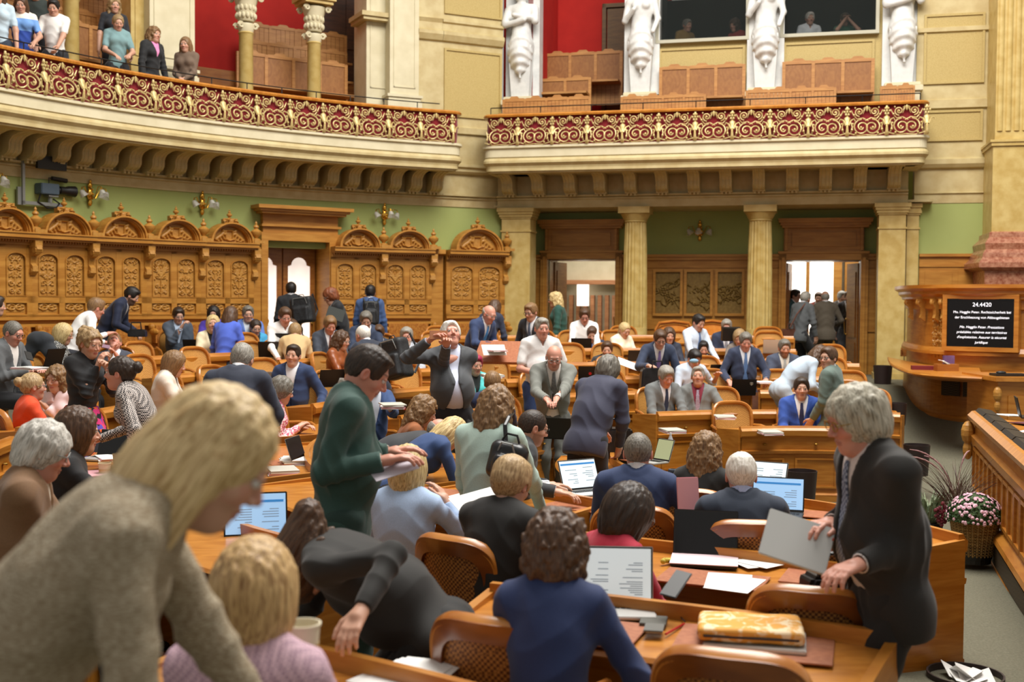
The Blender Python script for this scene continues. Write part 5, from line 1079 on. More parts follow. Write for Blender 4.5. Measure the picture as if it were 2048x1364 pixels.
def desk(path, z, label, group='curved oak desks of the chamber', depth=.50, knobs=True, legroom=True, far=True):
    "path: plan points along the raised rail, normals point to the centre of the chamber"
    pn = normals(path); root = empty('curved_desk', (path[len(path)//2][0], path[len(path)//2][1], 0)); inv = Matrix.Translation((-path[len(path)//2][0], -path[len(path)//2][1], 0))
    zf = min(ground(x, y) for x, y in path)-.03
    def mb(): m = MB(); m.M = inv; return m
    m = mb(); m.sweep([(-.03, z-.10), (-.03, z-.06), (-depth, z-.075), (-depth-.015, z-.09), (-depth, z-.10)], pn); m.build('desk_top', oak_h, root)
    m = mb(); m.sweep([(.0, z-.12), (.035, z-.10), (.04, z-.045), (.015, z-.02), (.005, z), (-.03, z), (-.035, z-.065), (-.03, z-.12)], pn); m.build('raised_rail', oak, root)
    m = mb(); m.sweep([(0, z-.12), (0, zf), (-.03, zf), (-.03, z-.12)], pn); m.sweep([(.0, z-.30), (.03, z-.29), (.035, z-.26), (.0, z-.25)], pn); m.sweep([(.0, zf), (.03, zf), (.03, zf+.10), (.0, zf+.12)], pn); m.build('front_panel', oak, root)
    # raised fields between the mouldings
    L = [0]
    for a, b in zip(path[:-1], path[1:]): L.append(L[-1]+math.hypot(b[0]-a[0], b[1]-a[1]))
    tot = L[-1]; n = max(1, round(tot/.62)); cut = [j*tot/n for j in range(n+1)]
    def at(s):
        for i in range(len(L)-1):
            if L[i+1] >= s: t = (s-L[i])/max(L[i+1]-L[i], 1e-6); return tuple(pn[i][q]+(pn[i+1][q]-pn[i][q])*t for q in range(4))
        return pn[-1]
    m = mb()
    for j in range(n):
        a, b = cut[j]+.07, cut[j+1]-.07; sp_ = [at(a+(b-a)*k/4) for k in range(5)]
        for z0, z1 in ((zf+.17, zf+.19), (z-.36, z-.34)): m.sweep([(0, z0), (.015, z0), (.015, z1), (0, z1)], sp_)
        for e in (sp_[0], sp_[-1]):
            x, y, nx, ny = e; tx, ty = -ny*.012, nx*.012; m.add([(x-tx, y-ty, zf+.17), (x+tx, y+ty, zf+.17), (x+tx+nx*.015, y+ty+ny*.015, zf+.17), (x-tx+nx*.015, y-ty+ny*.015, zf+.17), (x-tx, y-ty, z-.34), (x+tx, y+ty, z-.34), (x+tx+nx*.015, y+ty+ny*.015, z-.34), (x-tx+nx*.015, y-ty+ny*.015, z-.34)], [(0, 1, 2, 3), (4, 5, 6, 7), (0, 1, 5, 4), (1, 2, 6, 5), (2, 3, 7, 6), (3, 0, 4, 7)])
    m.build('panel_moulding', oak, root)
    for e in (pn[0], pn[-1]):
        x, y, nx, ny = e; m = mb(); o = .02; tx, ty = -ny*o, nx*o
        m.add([(x-tx, y-ty, zf), (x+tx, y+ty, zf), (x+tx-nx*depth, y+ty-ny*depth, zf), (x-tx-nx*depth, y-ty-ny*depth, zf), (x-tx, y-ty, z-.03), (x+tx, y+ty, z-.03), (x+tx-nx*depth, y+ty-ny*depth, z-.07), (x-tx-nx*depth, y-ty-ny*depth, z-.07)], [(0, 1, 2, 3), (4, 5, 6, 7), (0, 1, 5, 4), (1, 2, 6, 5), (2, 3, 7, 6), (3, 0, 4, 7)]); m.build('side_panel', oak, root)
    if knobs:
        for j in range(n):
            x, y, nx, ny = at((cut[j]+cut[j+1])/2); m = mb(); m.ball((x+nx*.02, y+ny*.02, z-.19), (.022, .022, .012), 8, 5); m.build('brass_knob', brass, root)
    tag(root, label, 'desk', group); DESKS.append((root, path, z)); return root, at, tot
def arcdesk(r, t0, t1, label, dz=0, **k):
    n = max(3, int(abs(t1-t0)/3)); z = (zt(r, t0)+zt(r, t1)+zt(r, (t0+t1)/2))/3+dz
    return desk([(OX+r*math.cos(math.radians(t0+(t1-t0)*i/n)), OY+r*math.sin(math.radians(t0+(t1-t0)*i/n))) for i in range(n+1)], z, label, **k)
def th_of(px, r, dz=.8):
    "angle at which a far arc of radius r shows at column px"
    best = None
    for i in range(2400):
        th = 40+i*.05; a = math.radians(th); x, y = OX+r*math.cos(a), OY+r*math.sin(a)
        if y < 3: continue
        q = 1024+FPX*x/y; d = abs(q-px)
        if best is None or d < best[0]: best = (d, th)
        if d < .6: return th
    return best[1]
FAR = [(8.5, [(1590, 1330), (1310, 1080), (1060, 880), (700, 520), (500, 245)]), (7.5, [(1595, 1330), (1315, 1085), (1065, 880), (770, 555), (540, 350)]), (6.5, [(1722, 1500), (1490, 1240), (1225, 985), (960, 690), (680, 505), (490, 300)]),
       (5.5, [(1724, 1500), (1480, 1230), (1215, 1010), (940, 740), (725, 540)]), (4.5, [(1765, 1520), (1505, 1235), (1220, 1085), (870, 720)]), (3.2, [(1805, 1560), (1555, 1315), (1180, 1060)]), (2.2, [(1690, 1482)])]
ordn = ['back', 'second', 'third', 'fourth', 'fifth', 'sixth', 'front']
posn = ['rightmost', 'second from right', 'third from right', 'fourth from right', 'fifth from right', 'sixth from right']
for i, (r, segs) in enumerate(FAR):
    for j, (p1, p0) in enumerate(segs): arcdesk(r, th_of(p1, r)+.15, th_of(p0, r)-.15, 'curved oak desk of the %s row on the far side, %s' % (ordn[i], posn[j]))
for r, a, b, lab in ((7.2, 168, 184, 'curved oak desk before the woman in orange'), (7.2, 185, 203, 'curved oak desk by the man in the brown jacket, behind him'), (6.0, 160, 177, 'curved oak desk beside the woman in floral skirt'), (6.0, 178, 196, 'curved oak desk strewn with papers and paper cups'), (4.8, 158, 176, 'curved oak desk in front of the woman in pink patterned blouse'),
                     (4.8, 178, 200, 'curved oak desk with leather pad, left of the man in green suit'), (4.8, 202, 222, 'curved oak desk just right of the man in green suit'), (3.6, 186, 204, 'curved oak desk beside the woman in mint jacket'), (3.6, 206, 226, 'curved oak desk with pink papers and a bright laptop, by the bald man'), (6.0, 198, 214, 'curved oak desk behind the blurred blonde woman, with laptop'), (6.0, 216, 233, 'curved oak desk behind the person bending over')):
    arcdesk(r, a, b, lab)
arcdesk(2.2, 168, 206, 'small curved oak desk with rounded end, headphones on it', dz=-.02)
def pxdesk(pts, z, label, **k):
    return desk(smooth_path([onz(px, py, z) for px, py in pts]), z, label, **k)
nearB = pxdesk([(985, 1163), (1200, 1186), (1500, 1222), (1786, 1262)], .32, 'long curved oak desk in front, bearing the yellow sleeve')
nearC = pxdesk([(1010, 1046), (1290, 1076), (1500, 1100), (1700, 1127), (1770, 1136)], .24, 'curved oak desk carrying the open black laptop')
nearD = pxdesk([(1145, 960), (1330, 964), (1510, 985), (1690, 1010), (1926, 1068)], .18, 'curved oak desk running behind the grey-haired man, to the aisle')
nearA = pxdesk([(440, 1250), (640, 1290), (900, 1352), (1150, 1420)], .32, 'nearest curved oak desk, cut by the bottom of the picture')
def pad(cx, cy, w, d, rz, z, label, key='leather pads on the near desks'):
    m = MB(); m.box(-w/2, w/2, -d/2, d/2, 0, .006); o = m.build('leather_desk_pad', leather, bevel=.002); o.location = (cx, cy, z); o.rotation_euler = (0, 0, rz); tag(o, label, 'desk pad', key); return o
# ---- bentwood chair with cane seat and back; it faces +y
def make_chair():
    root = empty('bentwood_chair'); w = .23
    m = MB(); pts = []
    for k in range(25):
        a = PI*k/24; pts.append((-w*(abs(math.cos(a))**.55)*(1 if math.cos(a) > 0 else -1), 0, .70+.21*(math.sin(a)**.55)))
    pts = [(-w*.93, .0, .46)]+pts+[(w*.93, .0, .46)]; pts = [(x, -.20-.16*(z-.46)+.07*(x/w)**2, z) for x, _, z in pts]
    m.tube(pts, .021, 8, flat=1.5); m.tube([(-w*.9, -.155, .50), (0, -.215, .50), (w*.9, -.155, .50)], .016, 6); m.build('back_frame', chairwood, root, smooth=True)
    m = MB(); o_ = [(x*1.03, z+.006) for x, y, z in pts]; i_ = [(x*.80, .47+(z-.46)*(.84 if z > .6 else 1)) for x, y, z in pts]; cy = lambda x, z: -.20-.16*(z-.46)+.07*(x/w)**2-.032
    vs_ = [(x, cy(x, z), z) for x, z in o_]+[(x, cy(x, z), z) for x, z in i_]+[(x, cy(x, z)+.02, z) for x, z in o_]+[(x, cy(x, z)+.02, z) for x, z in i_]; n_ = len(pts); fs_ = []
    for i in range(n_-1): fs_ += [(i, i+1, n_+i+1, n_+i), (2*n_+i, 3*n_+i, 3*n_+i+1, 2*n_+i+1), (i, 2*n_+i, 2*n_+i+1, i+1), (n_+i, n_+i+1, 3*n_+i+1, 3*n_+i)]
    m.add(vs_, fs_); m.build('shaded_outer_band', chairshade, root, smooth=True)  # rear of the back frame, shade painted into its wood colour
    m = MB(); n = 10; vs_ = []; 
    for j in range(12):
        z = .50+.40*j/11; ww = w*.96 if z < .76 else w*.96*math.sqrt(max(0.02, 1-((z-.76)/.155)**2.4)) if z < .912 else .02
        for i in range(n+1): x = -ww+2*ww*i/n; vs_.append((x, -.20-.16*(z-.46)+.07*(x/w)**2, z))
    m.add(vs_, [(j*(n+1)+i, j*(n+1)+i+1, (j+1)*(n+1)+i+1, (j+1)*(n+1)+i) for j in range(11) for i in range(n)]); m.build('cane_back', cane, root, smooth=True); q_ = MB(); q_.add([(a, b-.012, c) for a, b, c in m.v], m.f); q_.build('shaded_outer_cane', caneshade, root, smooth=True)  # second cane sheet added behind, carrying the painted rear shade
    m = MB(); m.lathe([(.20, .42), (.245, .425), (.25, .44), (.245, .46), (.21, .465), (.20, .45)], 24); m.build('seat_rim', chairwood, root, smooth=True)
    m = MB(); m.lathe([(.001, .448), (.21, .452), (.21, .458), (.001, .454)], 24); m.build('cane_seat', cane, root)
    for sx in (-1, 1):
        m = MB(); m.tube([(sx*w*.98, -.19, .66), (sx*.29, -.06, .665), (sx*.30, .08, .655), (sx*.275, .16, .62), (sx*.24, .15, .52), (sx*.22, .12, .44)], .017, 7); m.build('armrest', chairwood, root, smooth=True)
    for sx in (-1, 1):
        m = MB(); m.tube([(sx*.17, .17, .44), (sx*.18, .19, .2), (sx*.19, .20, 0)], [.019, .017, .013], 7); m.build('leg', chairwood, root, smooth=True)
        m = MB(); m.tube([(sx*.205, -.17, .47), (sx*.19, -.20, .3), (sx*.20, -.25, 0)], [.020, .018, .013], 7); m.build('leg', chairwood, root, smooth=True)
    return root
chair0 = make_chair(); CH = []
def chair(x, y, label, face=None, z=None):
    c = chair0 if not CH else copy_tree(chair0)
    a = math.atan2(OY-y, OX-x)-PI/2 if face is None else face
    c.location = (x, y, ground(x, y) if z is None else z); c.rotation_euler = (0, 0, a); tag(c, label, 'chair', 'bentwood chairs with cane backs'); CH.append((c, x, y)); return c
# ---- rostrum with the display, at the right
rp = smooth_path([((px-1024)/FPX*Y, Y) for px, Y in ((1806, 18.6), (1816, 17.6), (1842, 16.7), (1886, 16.15), (1950, 15.8), (2048, 15.5), (2320, 15.0))]); rn = normals(rp, 0, 0)
zr = rw(1900, 569, 0)[1]; zr = CZ+(603-563)*16./2300; root = empty('rostrum'); tag(root, 'curved oak rostrum with display screen, at the right edge', 'rostrum')
zb = .1
m = MB(); m.sweep([(.0, -.4), (.0, zb-.1), (-.02, .35), (-.02, .55), (-.5, .55), (-.5, -.4)], rn); m.sweep([(-.02, -.4), (.04, -.4), (.04, -.08), (.0, -.05)], rn); m.build('curved_base', oak, root)
for px in (1905, 1945, 1990): x, y, nx, ny = [float(v) for v in min(rn, key=lambda e: abs(1024+FPX*e[0]/e[1]-px))]; m = MB(); m.M = Matrix.Translation((x+nx*.01, y+ny*.01, .33)) @ Matrix.Rotation(math.atan2(ny, nx)+PI/2, 4, 'Z'); m.box(-.14, .14, -.012, .0, -.1, .1); m.build('vent_grille', mat('grille', '4a3a22', '1a140c', kind='check', scale=(60, 60, 60), rough=.6), root)
m = MB(); m.sweep([(-.06, .5), (-.06, zr-.35), (-.5, zr-.35), (-.5, .5)], rn); m.build('upper_front', oak, root)
m = MB(); m.sweep([(-.06, zr-.36), (-.02, zr-.34), (-.02, zr-.22), (.03, zr-.2), (.03, zr-.17), (.08, zr-.13), (.08, zr-.09), (.14, zr-.05), (.14, zr), (-.5, zr), (-.5, zr-.36)], rn); m.sweep([(-.06, .9), (-.01, .9), (.02, .84), (.02, .8), (-.06, .8)], rn); m.build('cornice', oak, root)
def onpath(pth, px):
    for a, b in zip(pth[:-1], pth[1:]):
        qa, qb = 1024+FPX*a[0]/a[1], 1024+FPX*b[0]/b[1]
        if qa <= px <= qb: t = (px-qa)/(qb-qa); return np.array(a)+(np.array(b)-np.array(a))*t
for px in (1822, 1845, 1872, 1888):
    x, y, nx, ny = onpath(rn, px); m = MB(); q = math.atan2(ny, nx)+PI/2; m.M = Matrix.Translation((x, y, 0)) @ Matrix.Rotation(q, 4, 'Z')
    m.prism([(0.02, zr-.2), (-.09, zr-.2), (-.10, zr-.26), (-.04, zr-.33), (-.03, zr-.42), (-.05, zr-.47), (.03, zr-.52)], 'x', -.028, .028); m.ball((0, -.07, zr-.25), (.036, .04, .045), 8, 6); m.build('carved_bracket', oak_c, root)
for px in (1866, 1881):
    x, y, nx, ny = onpath(rn, px); m = MB(); q = math.atan2(ny, nx)+PI/2; vs_, fs_ = relief_mesh(.13, .62, .03, vine_fn(5), 20, 60); m.M = Matrix.Translation((x-nx*.05, y-ny*.05, zr-.72)) @ Matrix.Rotation(q, 4, 'Z'); m.add(vs_, fs_); m.build('carved_pilaster', oak_c, root, smooth=True)
a = onpath(rn, 1893); b = onpath(rn, 2036); ang = math.atan2(b[1]-a[1], b[0]-a[0]); mid = (a+b)/2; L_ = math.hypot(b[0]-a[0], b[1]-a[1]); n2 = np.array([math.sin(ang), -math.cos(ang)])
zs0, zs1 = CZ+(603-688)*15.7/2300, CZ+(603-591)*15.7/2300; scr = empty('display_screen', (mid[0]+n2[0]*.07, mid[1]+n2[1]*.07, (zs0+zs1)/2), ang); hw, hh_ = L_/2-.03, (zs1-zs0)/2
m = MB(); m.box(-hw, hw, -.012, .1, -hh_, hh_); m.build('black_panel', mat('screen_black', '050507', rough=.25), scr); m = MB()
for c in ((-hw-.06, hw+.06, -hh_-.06, -hh_), (-hw-.06, hw+.06, hh_, hh_+.06), (-hw-.06, -hw, -hh_, hh_), (hw, hw+.06, -hh_, hh_)): m.box(c[0], c[1], -.035, .1, c[2], c[3])
m.build('oak_frame', oak, scr); tag(scr, 'black display screen with white writing set in the rostrum', 'screen')
wtext = mat('screen_text', 'f4f6ff', emit=1.0)
def text(body, x, z, size, par, y=-.016, shear=0, m_=wtext, name='screen_text', align='CENTER'):
    c = bpy.data.curves.new(name, 'FONT'); c.body = body; c.size = size; c.align_x = align; c.shear = shear; c.extrude = .0005; c.materials.append(m_)
    t_ = bpy.data.objects.new(name, c); C.objects.link(t_); bpy.context.view_layer.update(); me = bpy.data.meshes.new_from_object(t_.evaluated_get(bpy.context.evaluated_depsgraph_get())); bpy.data.objects.remove(t_, do_unlink=True)
    o = bpy.data.objects.new(name, me); C.objects.link(o); o.parent = par; o.location = (x, y, z); o.rotation_euler = (PI/2, 0, 0); return o
text('24.4420', .02, hh_*.68, .078, scr)
for k, l in enumerate(('Mo. Hegglin Peter. Rechtssicherheit bei', 'der Erschliessung von Abbaugebieten')): text(l, .02, hh_*(.40-.22*k), .0475, scr)
for k, l in enumerate(('Mo. Hegglin Peter. Prestations', 'préalables relatives aux territoires', 'd\'exploitation. Assurer la sécurité', 'juridique')): text(l, .02, -hh_*(.22+.21*k), .0475, scr, shear=.22)
# shelf in front of the rostrum with trays
sh_ = [onz(px, py, .62) for px, py in ((1777, 716), (1785, 730), (1820, 745), (1875, 752), (1965, 757))]; back = [tuple(onpath(rn, px)[:2]) for px in (1960, 1900, 1850, 1820)]
root = empty('rostrum_shelf'); m = MB(); m.prism(sh_+back, 'z', .60, .635); m.build('shelf_top', oak_h, root); m = MB(); m.tube([(x, y, .617) for x, y in smooth_path(sh_)], .022, 6)
c0 = np.mean(sh_+back, axis=0); m.add([(x, y, .6) for x, y in sh_+back]+[(c0[0]+(x-c0[0])*.85+.12, c0[1]+(y-c0[1])*.85+.08, .54) for x, y in sh_+back], [(i, (i+1) % 9, 9+(i+1) % 9, 9+i) for i in range(9)]); m.build('bracket_apron', oak, root); tag(root, 'oak shelf with paper trays projecting from the rostrum', 'shelf')
m = MB(); x, y = onz(1800, 708, .68); m.M = Matrix.Translation((x+.42, y+.12, .636)) @ Matrix.Rotation(-.35, 4, 'Z'); m.box(-.35, .3, -.12, .12, 0, .02)
for k in range(7): m.box(-.35+k*.1, -.33+k*.1, -.12, .12, 0, .11)
m.box(-.35, .3, .1, .12, 0, .14); tag(m.build('card_tray', oak_d), 'wooden tray with dividers on the rostrum shelf', 'tray')
m = MB(); x, y = onz(1898, 742, .64); m.M = Matrix.Translation((x, y+.1, .636)); m.box(-.14, .14, -.07, .07, 0, .09); tag(m.build('wooden_box', oak_d), 'small wooden box on the rostrum shelf', 'box')
m = MB(); m.M = Matrix.Translation((x, y+.1, .726)) @ Matrix.Rotation(.5, 4, 'Y'); m.box(-.1, .1, -.05, .05, 0, .006); m.box(-.06, .1, -.04, .06, .012, .018); tag(m.build('notepaper', paper), 'white note papers on the small wooden box', 'paper')
m = MB(); m.M = Matrix.Translation((x+.1, y+.3, .636)); m.box(-.07, .07, -.04, .01, 0, .19); tag(m.build('purple_card', mat('purple', '5a3a6a', '7a5a86', scale=(9, 9, 9))), 'purple card standing behind the small wooden box', 'card')
m = MB(); x, y = onz(1858, 740, .64); m.M = Matrix.Translation((x, y+.15, .636)) @ Matrix.Rotation(-.2, 4, 'Z'); m.box(-.17, .17, -.08, .08, 0, .05); tag(m.build('red_folder_stack', mat('dark_red', '6e1a20', rough=.6)), 'dark red folders lying on the rostrum shelf', 'folder')
# ---- long bench at the right with sloped microphones panels
bp = [onz(1950, 826, .42), onz(2048, 908, .42), onz(2120, 980, .42)]; bp = [tuple(v) for v in bp]; d_ = np.array(bp[1])-np.array(bp[0]); bp.append(tuple(np.array(bp[1])+d_*1.6)); bp = [bp[0], bp[1], bp[3]]; bn = normals(densify(bp, .3), 0, 6)
root = empty('ministers_bench'); tag(root, 'long oak bench with black console strips along the aisle at the right', 'bench')
m = MB(); m.sweep([(0, .36), (0, -.72), (-.05, -.72), (-.05, .36)], bn); m.sweep([(0, -.75), (.05, -.75), (.05, -.66), (.0, -.62)], bn); m.sweep([(0, -.36), (.06, -.40), (.07, -.44), (.0, -.46)], bn); m.sweep([(0, .12), (.03, .13), (.04, .20), (0, .22)], bn); m.build('bench_front', oak, root)
m = MB(); m.sweep([(.06, .36), (.07, .40), (.03, .44), (-.04, .45), (-.04, .38), (-.75, .33), (-.75, .30), (0, .30)], bn); m.build('bench_top', oak_h, root)
m = MB(); L_ = sum(math.hypot(b[0]-a[0], b[1]-a[1]) for a, b in zip(bn[:-1], bn[1:]))
for i in range(len(bn)-1):
    a, b = bn[i], bn[i+1]; mk = lambda e, o, z: (e[0]+e[2]*o, e[1]+e[3]*o, z)
    ee = [tuple(np.array(a)+(np.array(b)-np.array(a))*f) for f in (.06, .94)]
    for z0, z1, o in ((-.32, -.29, .02), (.06, .09, .02)): m.sweep([(0, z0), (o, z0), (o, z1), (0, z1)], ee)
    for e in ee: m.sweep([(0, -.32), (.02, -.32), (.02, .09), (0, .09)], [tuple(np.array(e)-np.array([e[3], -e[2], 0, 0])*-.012), tuple(np.array(e)+np.array([e[3], -e[2], 0, 0])*-.012)])
m.build('panel_moulding', oak, root)
m = MB(); m.sweep([(.045, -.64), (.052, -.64), (.052, -.48), (.045, -.48)], bn); m.build('vent_grille', mat('grille', '4a3a22', '1a140c', kind='check', scale=(60, 60, 60), rough=.6), root)
m = MB(); x, y, nx, ny = bn[0]; m.ball((x+nx*.06, y+ny*.06, .22), (.07, .07, .12)); m.ball((x+nx*.06, y+ny*.06, .05), (.05, .05, .1)); m.build('carved_corner', oak_c, root)
for k in range(8):
    i = k*2
    if i+2 >= len(bn): break
    a, b, c = bn[i:i+3]; m = MB(); m.sweep([(.0, .445), (-.03, .475), (-.15, .455), (-.15, .37)], [tuple(np.array(b)+(np.array(a)-np.array(b))*.93), b, tuple(np.array(b)+(np.array(c)-np.array(b))*.93)]); m.build('console_strip', black, root)
# clerk's desk beside the rostrum, and things on the bench
root = empty('side_desk'); m = MB(); xq, yq = (1998-1024)/FPX*13.4, 13.4; z1 = .66; m.box(xq, xq+1.6, yq, yq+.9, -.5, z1-.05); m.box(xq+.12, xq+.7, yq-.015, yq, -.1, z1-.22); m.build('desk_body', oak, root); m = MB(); m.box(xq-.05, xq+1.65, yq-.06, yq+.95, z1-.05, z1); m.build('desk_top', oak_h, root); m = MB(); m.ball((xq-.01, yq-.02, z1-.2), (.05, .05, .09)); m.ball((xq-.01, yq-.02, z1-.34), (.035, .035, .07)); m.build('carved_corner', oak_c, root); tag(root, 'oak desk end beside the rostrum display, cut by the frame', 'desk')
m = MB(); m.box(xq+.02, xq+.4, yq+.1, yq+.3, z1+.002, z1+.03); m.ball((xq+.12, yq+.2, z1+.04), (.06, .05, .02)); tag(m.build('black_desk_telephone', black), 'flat black device on the desk end beside the rostrum', 'device')
for k, (px, py, w_, c_) in enumerate(((2000, 832, .3, paper), (2030, 848, .34, mat('plum_folder', '5e3038', rough=.6)), (2040, 866, .3, paper))):
    x, y = onz(px, py, .36); m = MB(); m.box(-w_/2, w_/2, -.11, .11, 0, .008); o = m.build('bench_papers', c_); o.location = (x+.12, y, .365); o.rotation_euler = (0, .05, .4+.3*k); tag(o, ('white papers at the far end of the aisle bench', 'plum folder on the aisle bench', 'white papers on the aisle bench nearer the frame edge')[k], 'papers')
for k, (px, py) in enumerate(((2018, 838), (2042, 862))):
    x, y = onz(px, py, .36); m = MB(); m.box(-.15, .15, -.1, .1, 0, .012); m.M = Matrix.Translation((0, .1, .01)) @ Matrix.Rotation(1.35, 4, 'X'); m.box(-.15, .15, 0, .2, -.006, .004); o = m.build('bench_laptop', black); o.location = (x+.22, y, .375); o.rotation_euler = (0, 0, 1.25); tag(o, 'thin black laptop open on the aisle bench, %s' % ('farther one' if k == 0 else 'nearer one'), 'laptop')
# ---- waste bins, landscape of pots
def bin_(px, py_top, py_bot, Y, wpx, label):
    x = (px-1024)/FPX*Y; z1 = float(P(px, py_top, Y)[2]); z0 = float(P(px, py_bot, Y)[2]); r = wpx/2*Y/2300; m = MB(); m.lathe([(r*.86, 0), (r, z1-z0), (r*.95, z1-z0), (r*.82, .02)], 24); o = m.build('waste_bin', binmat, smooth=True); o.location = (x, Y, z0); tag(o, label, 'waste bin'); return o
bin_(1767, 731, 770, 19.0, 37, 'dark brown waste bin at the foot of the tall pilaster'); bin_(1608, 941, 1006, 11.5, 61, 'dark brown waste bin in front of the front desk, by the standing man')
bin_(1838, 889, 950, 12.3, 52, 'dark brown waste bin in the aisle behind the grey-haired man'); bin_(1795, 806, 850, 14.0, 42, 'dark bin at the end of the desk row beside the aisle')
o = bin_(1945, 1346, 1500, 6.3, 150, 'dark waste bin stuffed with white and pink paper, bottom corner')
m = MB(); rr = random.Random(4)
for k in range(7): a = rr.uniform(0, 6.28); c = rr.uniform(0, .1); m.M = Matrix.Translation((o.location.x+c*math.cos(a), o.location.y+c*math.sin(a), o.location.z+.40)) @ Matrix.Rotation(rr.uniform(-.8, .8), 4, 'X') @ Matrix.Rotation(rr.uniform(-.8, .8), 4, 'Y'); m.box(-.09, .09, -.07, .07, 0, .003)
q = m.build('crumpled_paper', paper); tag(q, 'white waste paper sticking out of the corner bin', 'paper')
def planter():
    x, y = onz(1948, 1114, -.60); zf = ground(x, y); zf = -.60; s = y/2300; root = empty('wicker_planter', (x, y, zf)); tag(root, 'wicker basket planted with pink chrysanthemums in the aisle', 'planter')
    m = MB(); n = 56; R0, R1, H = 34*s, 47*s, 74*s; rows = 26
    for j in range(rows):
        z = .03+H*j/rows; r = R0+(R1-R0)*j/rows; m.tube([((r+.006*math.cos(i*PI+j*PI))*math.cos(2*PI*i/n), (r+.006*math.cos(i*PI+j*PI))*math.sin(2*PI*i/n), z) for i in range(n)], H/rows*.52, 5, True)
    for i in range(28): a = 2*PI*i/28; m.tube([(R0*math.cos(a), R0*math.sin(a), .02), (R1*math.cos(a), R1*math.sin(a), H+.01)], .006, 4)
    m.build('wicker_basket', wicker, root, smooth=True)
    m = MB(); m.lathe([(.001, .0), (R0*1.0, 0), (R0*1.02, .02), (R1*.92, H-.03), (.001, H-.02)], 24); m.lathe([(.001, -.04), (R0*.95, -.04), (R0*.95, 0), (.001, 0)], 20); m.build('inner_pot', black, root)
    # dome of flowers
    D = 56*s; cz = H+.0; rr = random.Random(2); m = MB(); f = MB(); y_ = MB()
    for k in range(1500):
        u, v = rr.random(), rr.random(); a = 2*PI*u; e = math.asin(v); R = D*(1+rr.uniform(-.12, .02)); px_, py_, pz = R*math.cos(e)*math.cos(a), R*math.cos(e)*math.sin(a), cz+R*.95*math.sin(e); q = rr.uniform(0, 6.28); sz = .018
        m.add([(px_, py_, pz), (px_+sz*math.cos(q), py_+sz*math.sin(q), pz+.012), (px_+1.7*sz*math.cos(q+.4), py_+1.7*sz*math.sin(q+.4), pz-.004), (px_+sz*math.cos(q+.9), py_+sz*math.sin(q+.9), pz+.002)], [(0, 1, 2, 3)])
    m.lathe([(R1*.9, -.02)]+[(D*.93*math.cos(a), .02+D*.88*math.sin(a)) for a in [PI/2*k/8 for k in range(8)]]+[(.002, .02+D*.88)], 22, (0, 0, cz)); m.build('leaves', mat('chrysanthemum_leaf', '33482a', '4f6a38', scale=(40, 40, 40), rough=.7), root)
    for k in range(300):
        u, v = rr.random(), rr.random(); a = 2*PI*u; e = math.asin(v*.96+.03); R = D*1.03; c = Vector((R*math.cos(e)*math.cos(a), R*math.cos(e)*math.sin(a), cz+R*.95*math.sin(e))); n_ = (c-Vector((0, 0, cz))).normalized(); t1 = n_.orthogonal().normalized(); t2 = n_.cross(t1); r_ = rr.uniform(.012, .019)
        ring = [c+(t1*math.cos(w_)+t2*math.sin(w_))*r_*(1 if i % 2 else .7)+n_*.004 for i, w_ in enumerate([2*PI*i/14 for i in range(14)])]; f.add([tuple(c+n_*.010)]+[tuple(p) for p in ring], [(0, 1+i, 1+(i+1) % 14) for i in range(14)])
    f.build('pink_blossoms', mat('pink_petal', 'd59bb0', 'ecc4cf', scale=(60, 60, 60), rough=.7), root)
    g = MB()
    for k in range(150):
        a = rr.uniform(0, 2*PI); ln = rr.uniform(.22, .58); sp_ = rr.uniform(.08, .46); bx, by = -.07+rr.uniform(-.07, .07), .20+rr.uniform(-.07, .07); pts = []
        for j in range(7): t = j/6; pts.append((bx+math.cos(a)*sp_*t**1.6, by+math.sin(a)*sp_*t**1.6, H-.02+ln*(t-.28*sp_*t**3*1.6)))
        g.tube(pts, [.0045*(1-.85*j/6) for j in range(7)], 3)
    g.build('purple_grass', mat('purple_grass', '4b2a2e', '6d5a3c', scale=(7, 7, 7), rough=.6), root); g = MB()
    for a, ln in ((2.8, .62), (3.1, .56), (1.2, .60), (2.2, .55)):
        pts = []; 
        for j in range(10): t = j/9; pts.append((-.07+math.cos(a)*.42*t**1.6, .20+math.sin(a)*.15*t, H+ln*(1.75*t-.85*t*t)))
        g.tube(pts[:6], .003, 4); g.tube(pts[5:], [.004, .008, .008, .007, .003], 6)
    g.build('grass_plume', mat('plume', '8a5a66', 'b08a80', scale=(60, 60, 60)), root)
    h = MB()
    for k in range(60): a = rr.uniform(0, 6.28); r_ = rr.uniform(0, .1); h.ball((-D*.95+r_*math.cos(a), .06, cz+.04+r_*math.sin(a)), .018, 6, 4)
    h.build('dark_red_leaves', mat('dark_red_leaf', '4a1622', '7a2230', scale=(30, 30, 30)), root)
planter()
ag = MB(); x, y = onz(1880, 1105, -.6); ag.lathe([(.001, 0), (.10, 0), (.13, .2), (.12, .2)], 16)
o = ag.build('flower_pot', black); o.location = (x, y+.3, -.6); g = MB(); rr = random.Random(8)
for k in range(90): a = rr.uniform(0, 6.28); l_ = rr.uniform(.1, .2); b_ = rr.uniform(.05, .3); g.tube([(.04*math.cos(a), .04*math.sin(a), .18), (l_*.6*math.cos(a), l_*.6*math.sin(a), .2+b_*.7), (l_*math.cos(a), l_*math.sin(a), .2+b_)], [.008, .012, .003], 4)
g.build('foliage', mat('silver_leaf', '8f9878', '5a6a4a', scale=(30, 30, 30)), o); tag(o, 'small pot of grey-green foliage left of the wicker planter', 'potted plant')
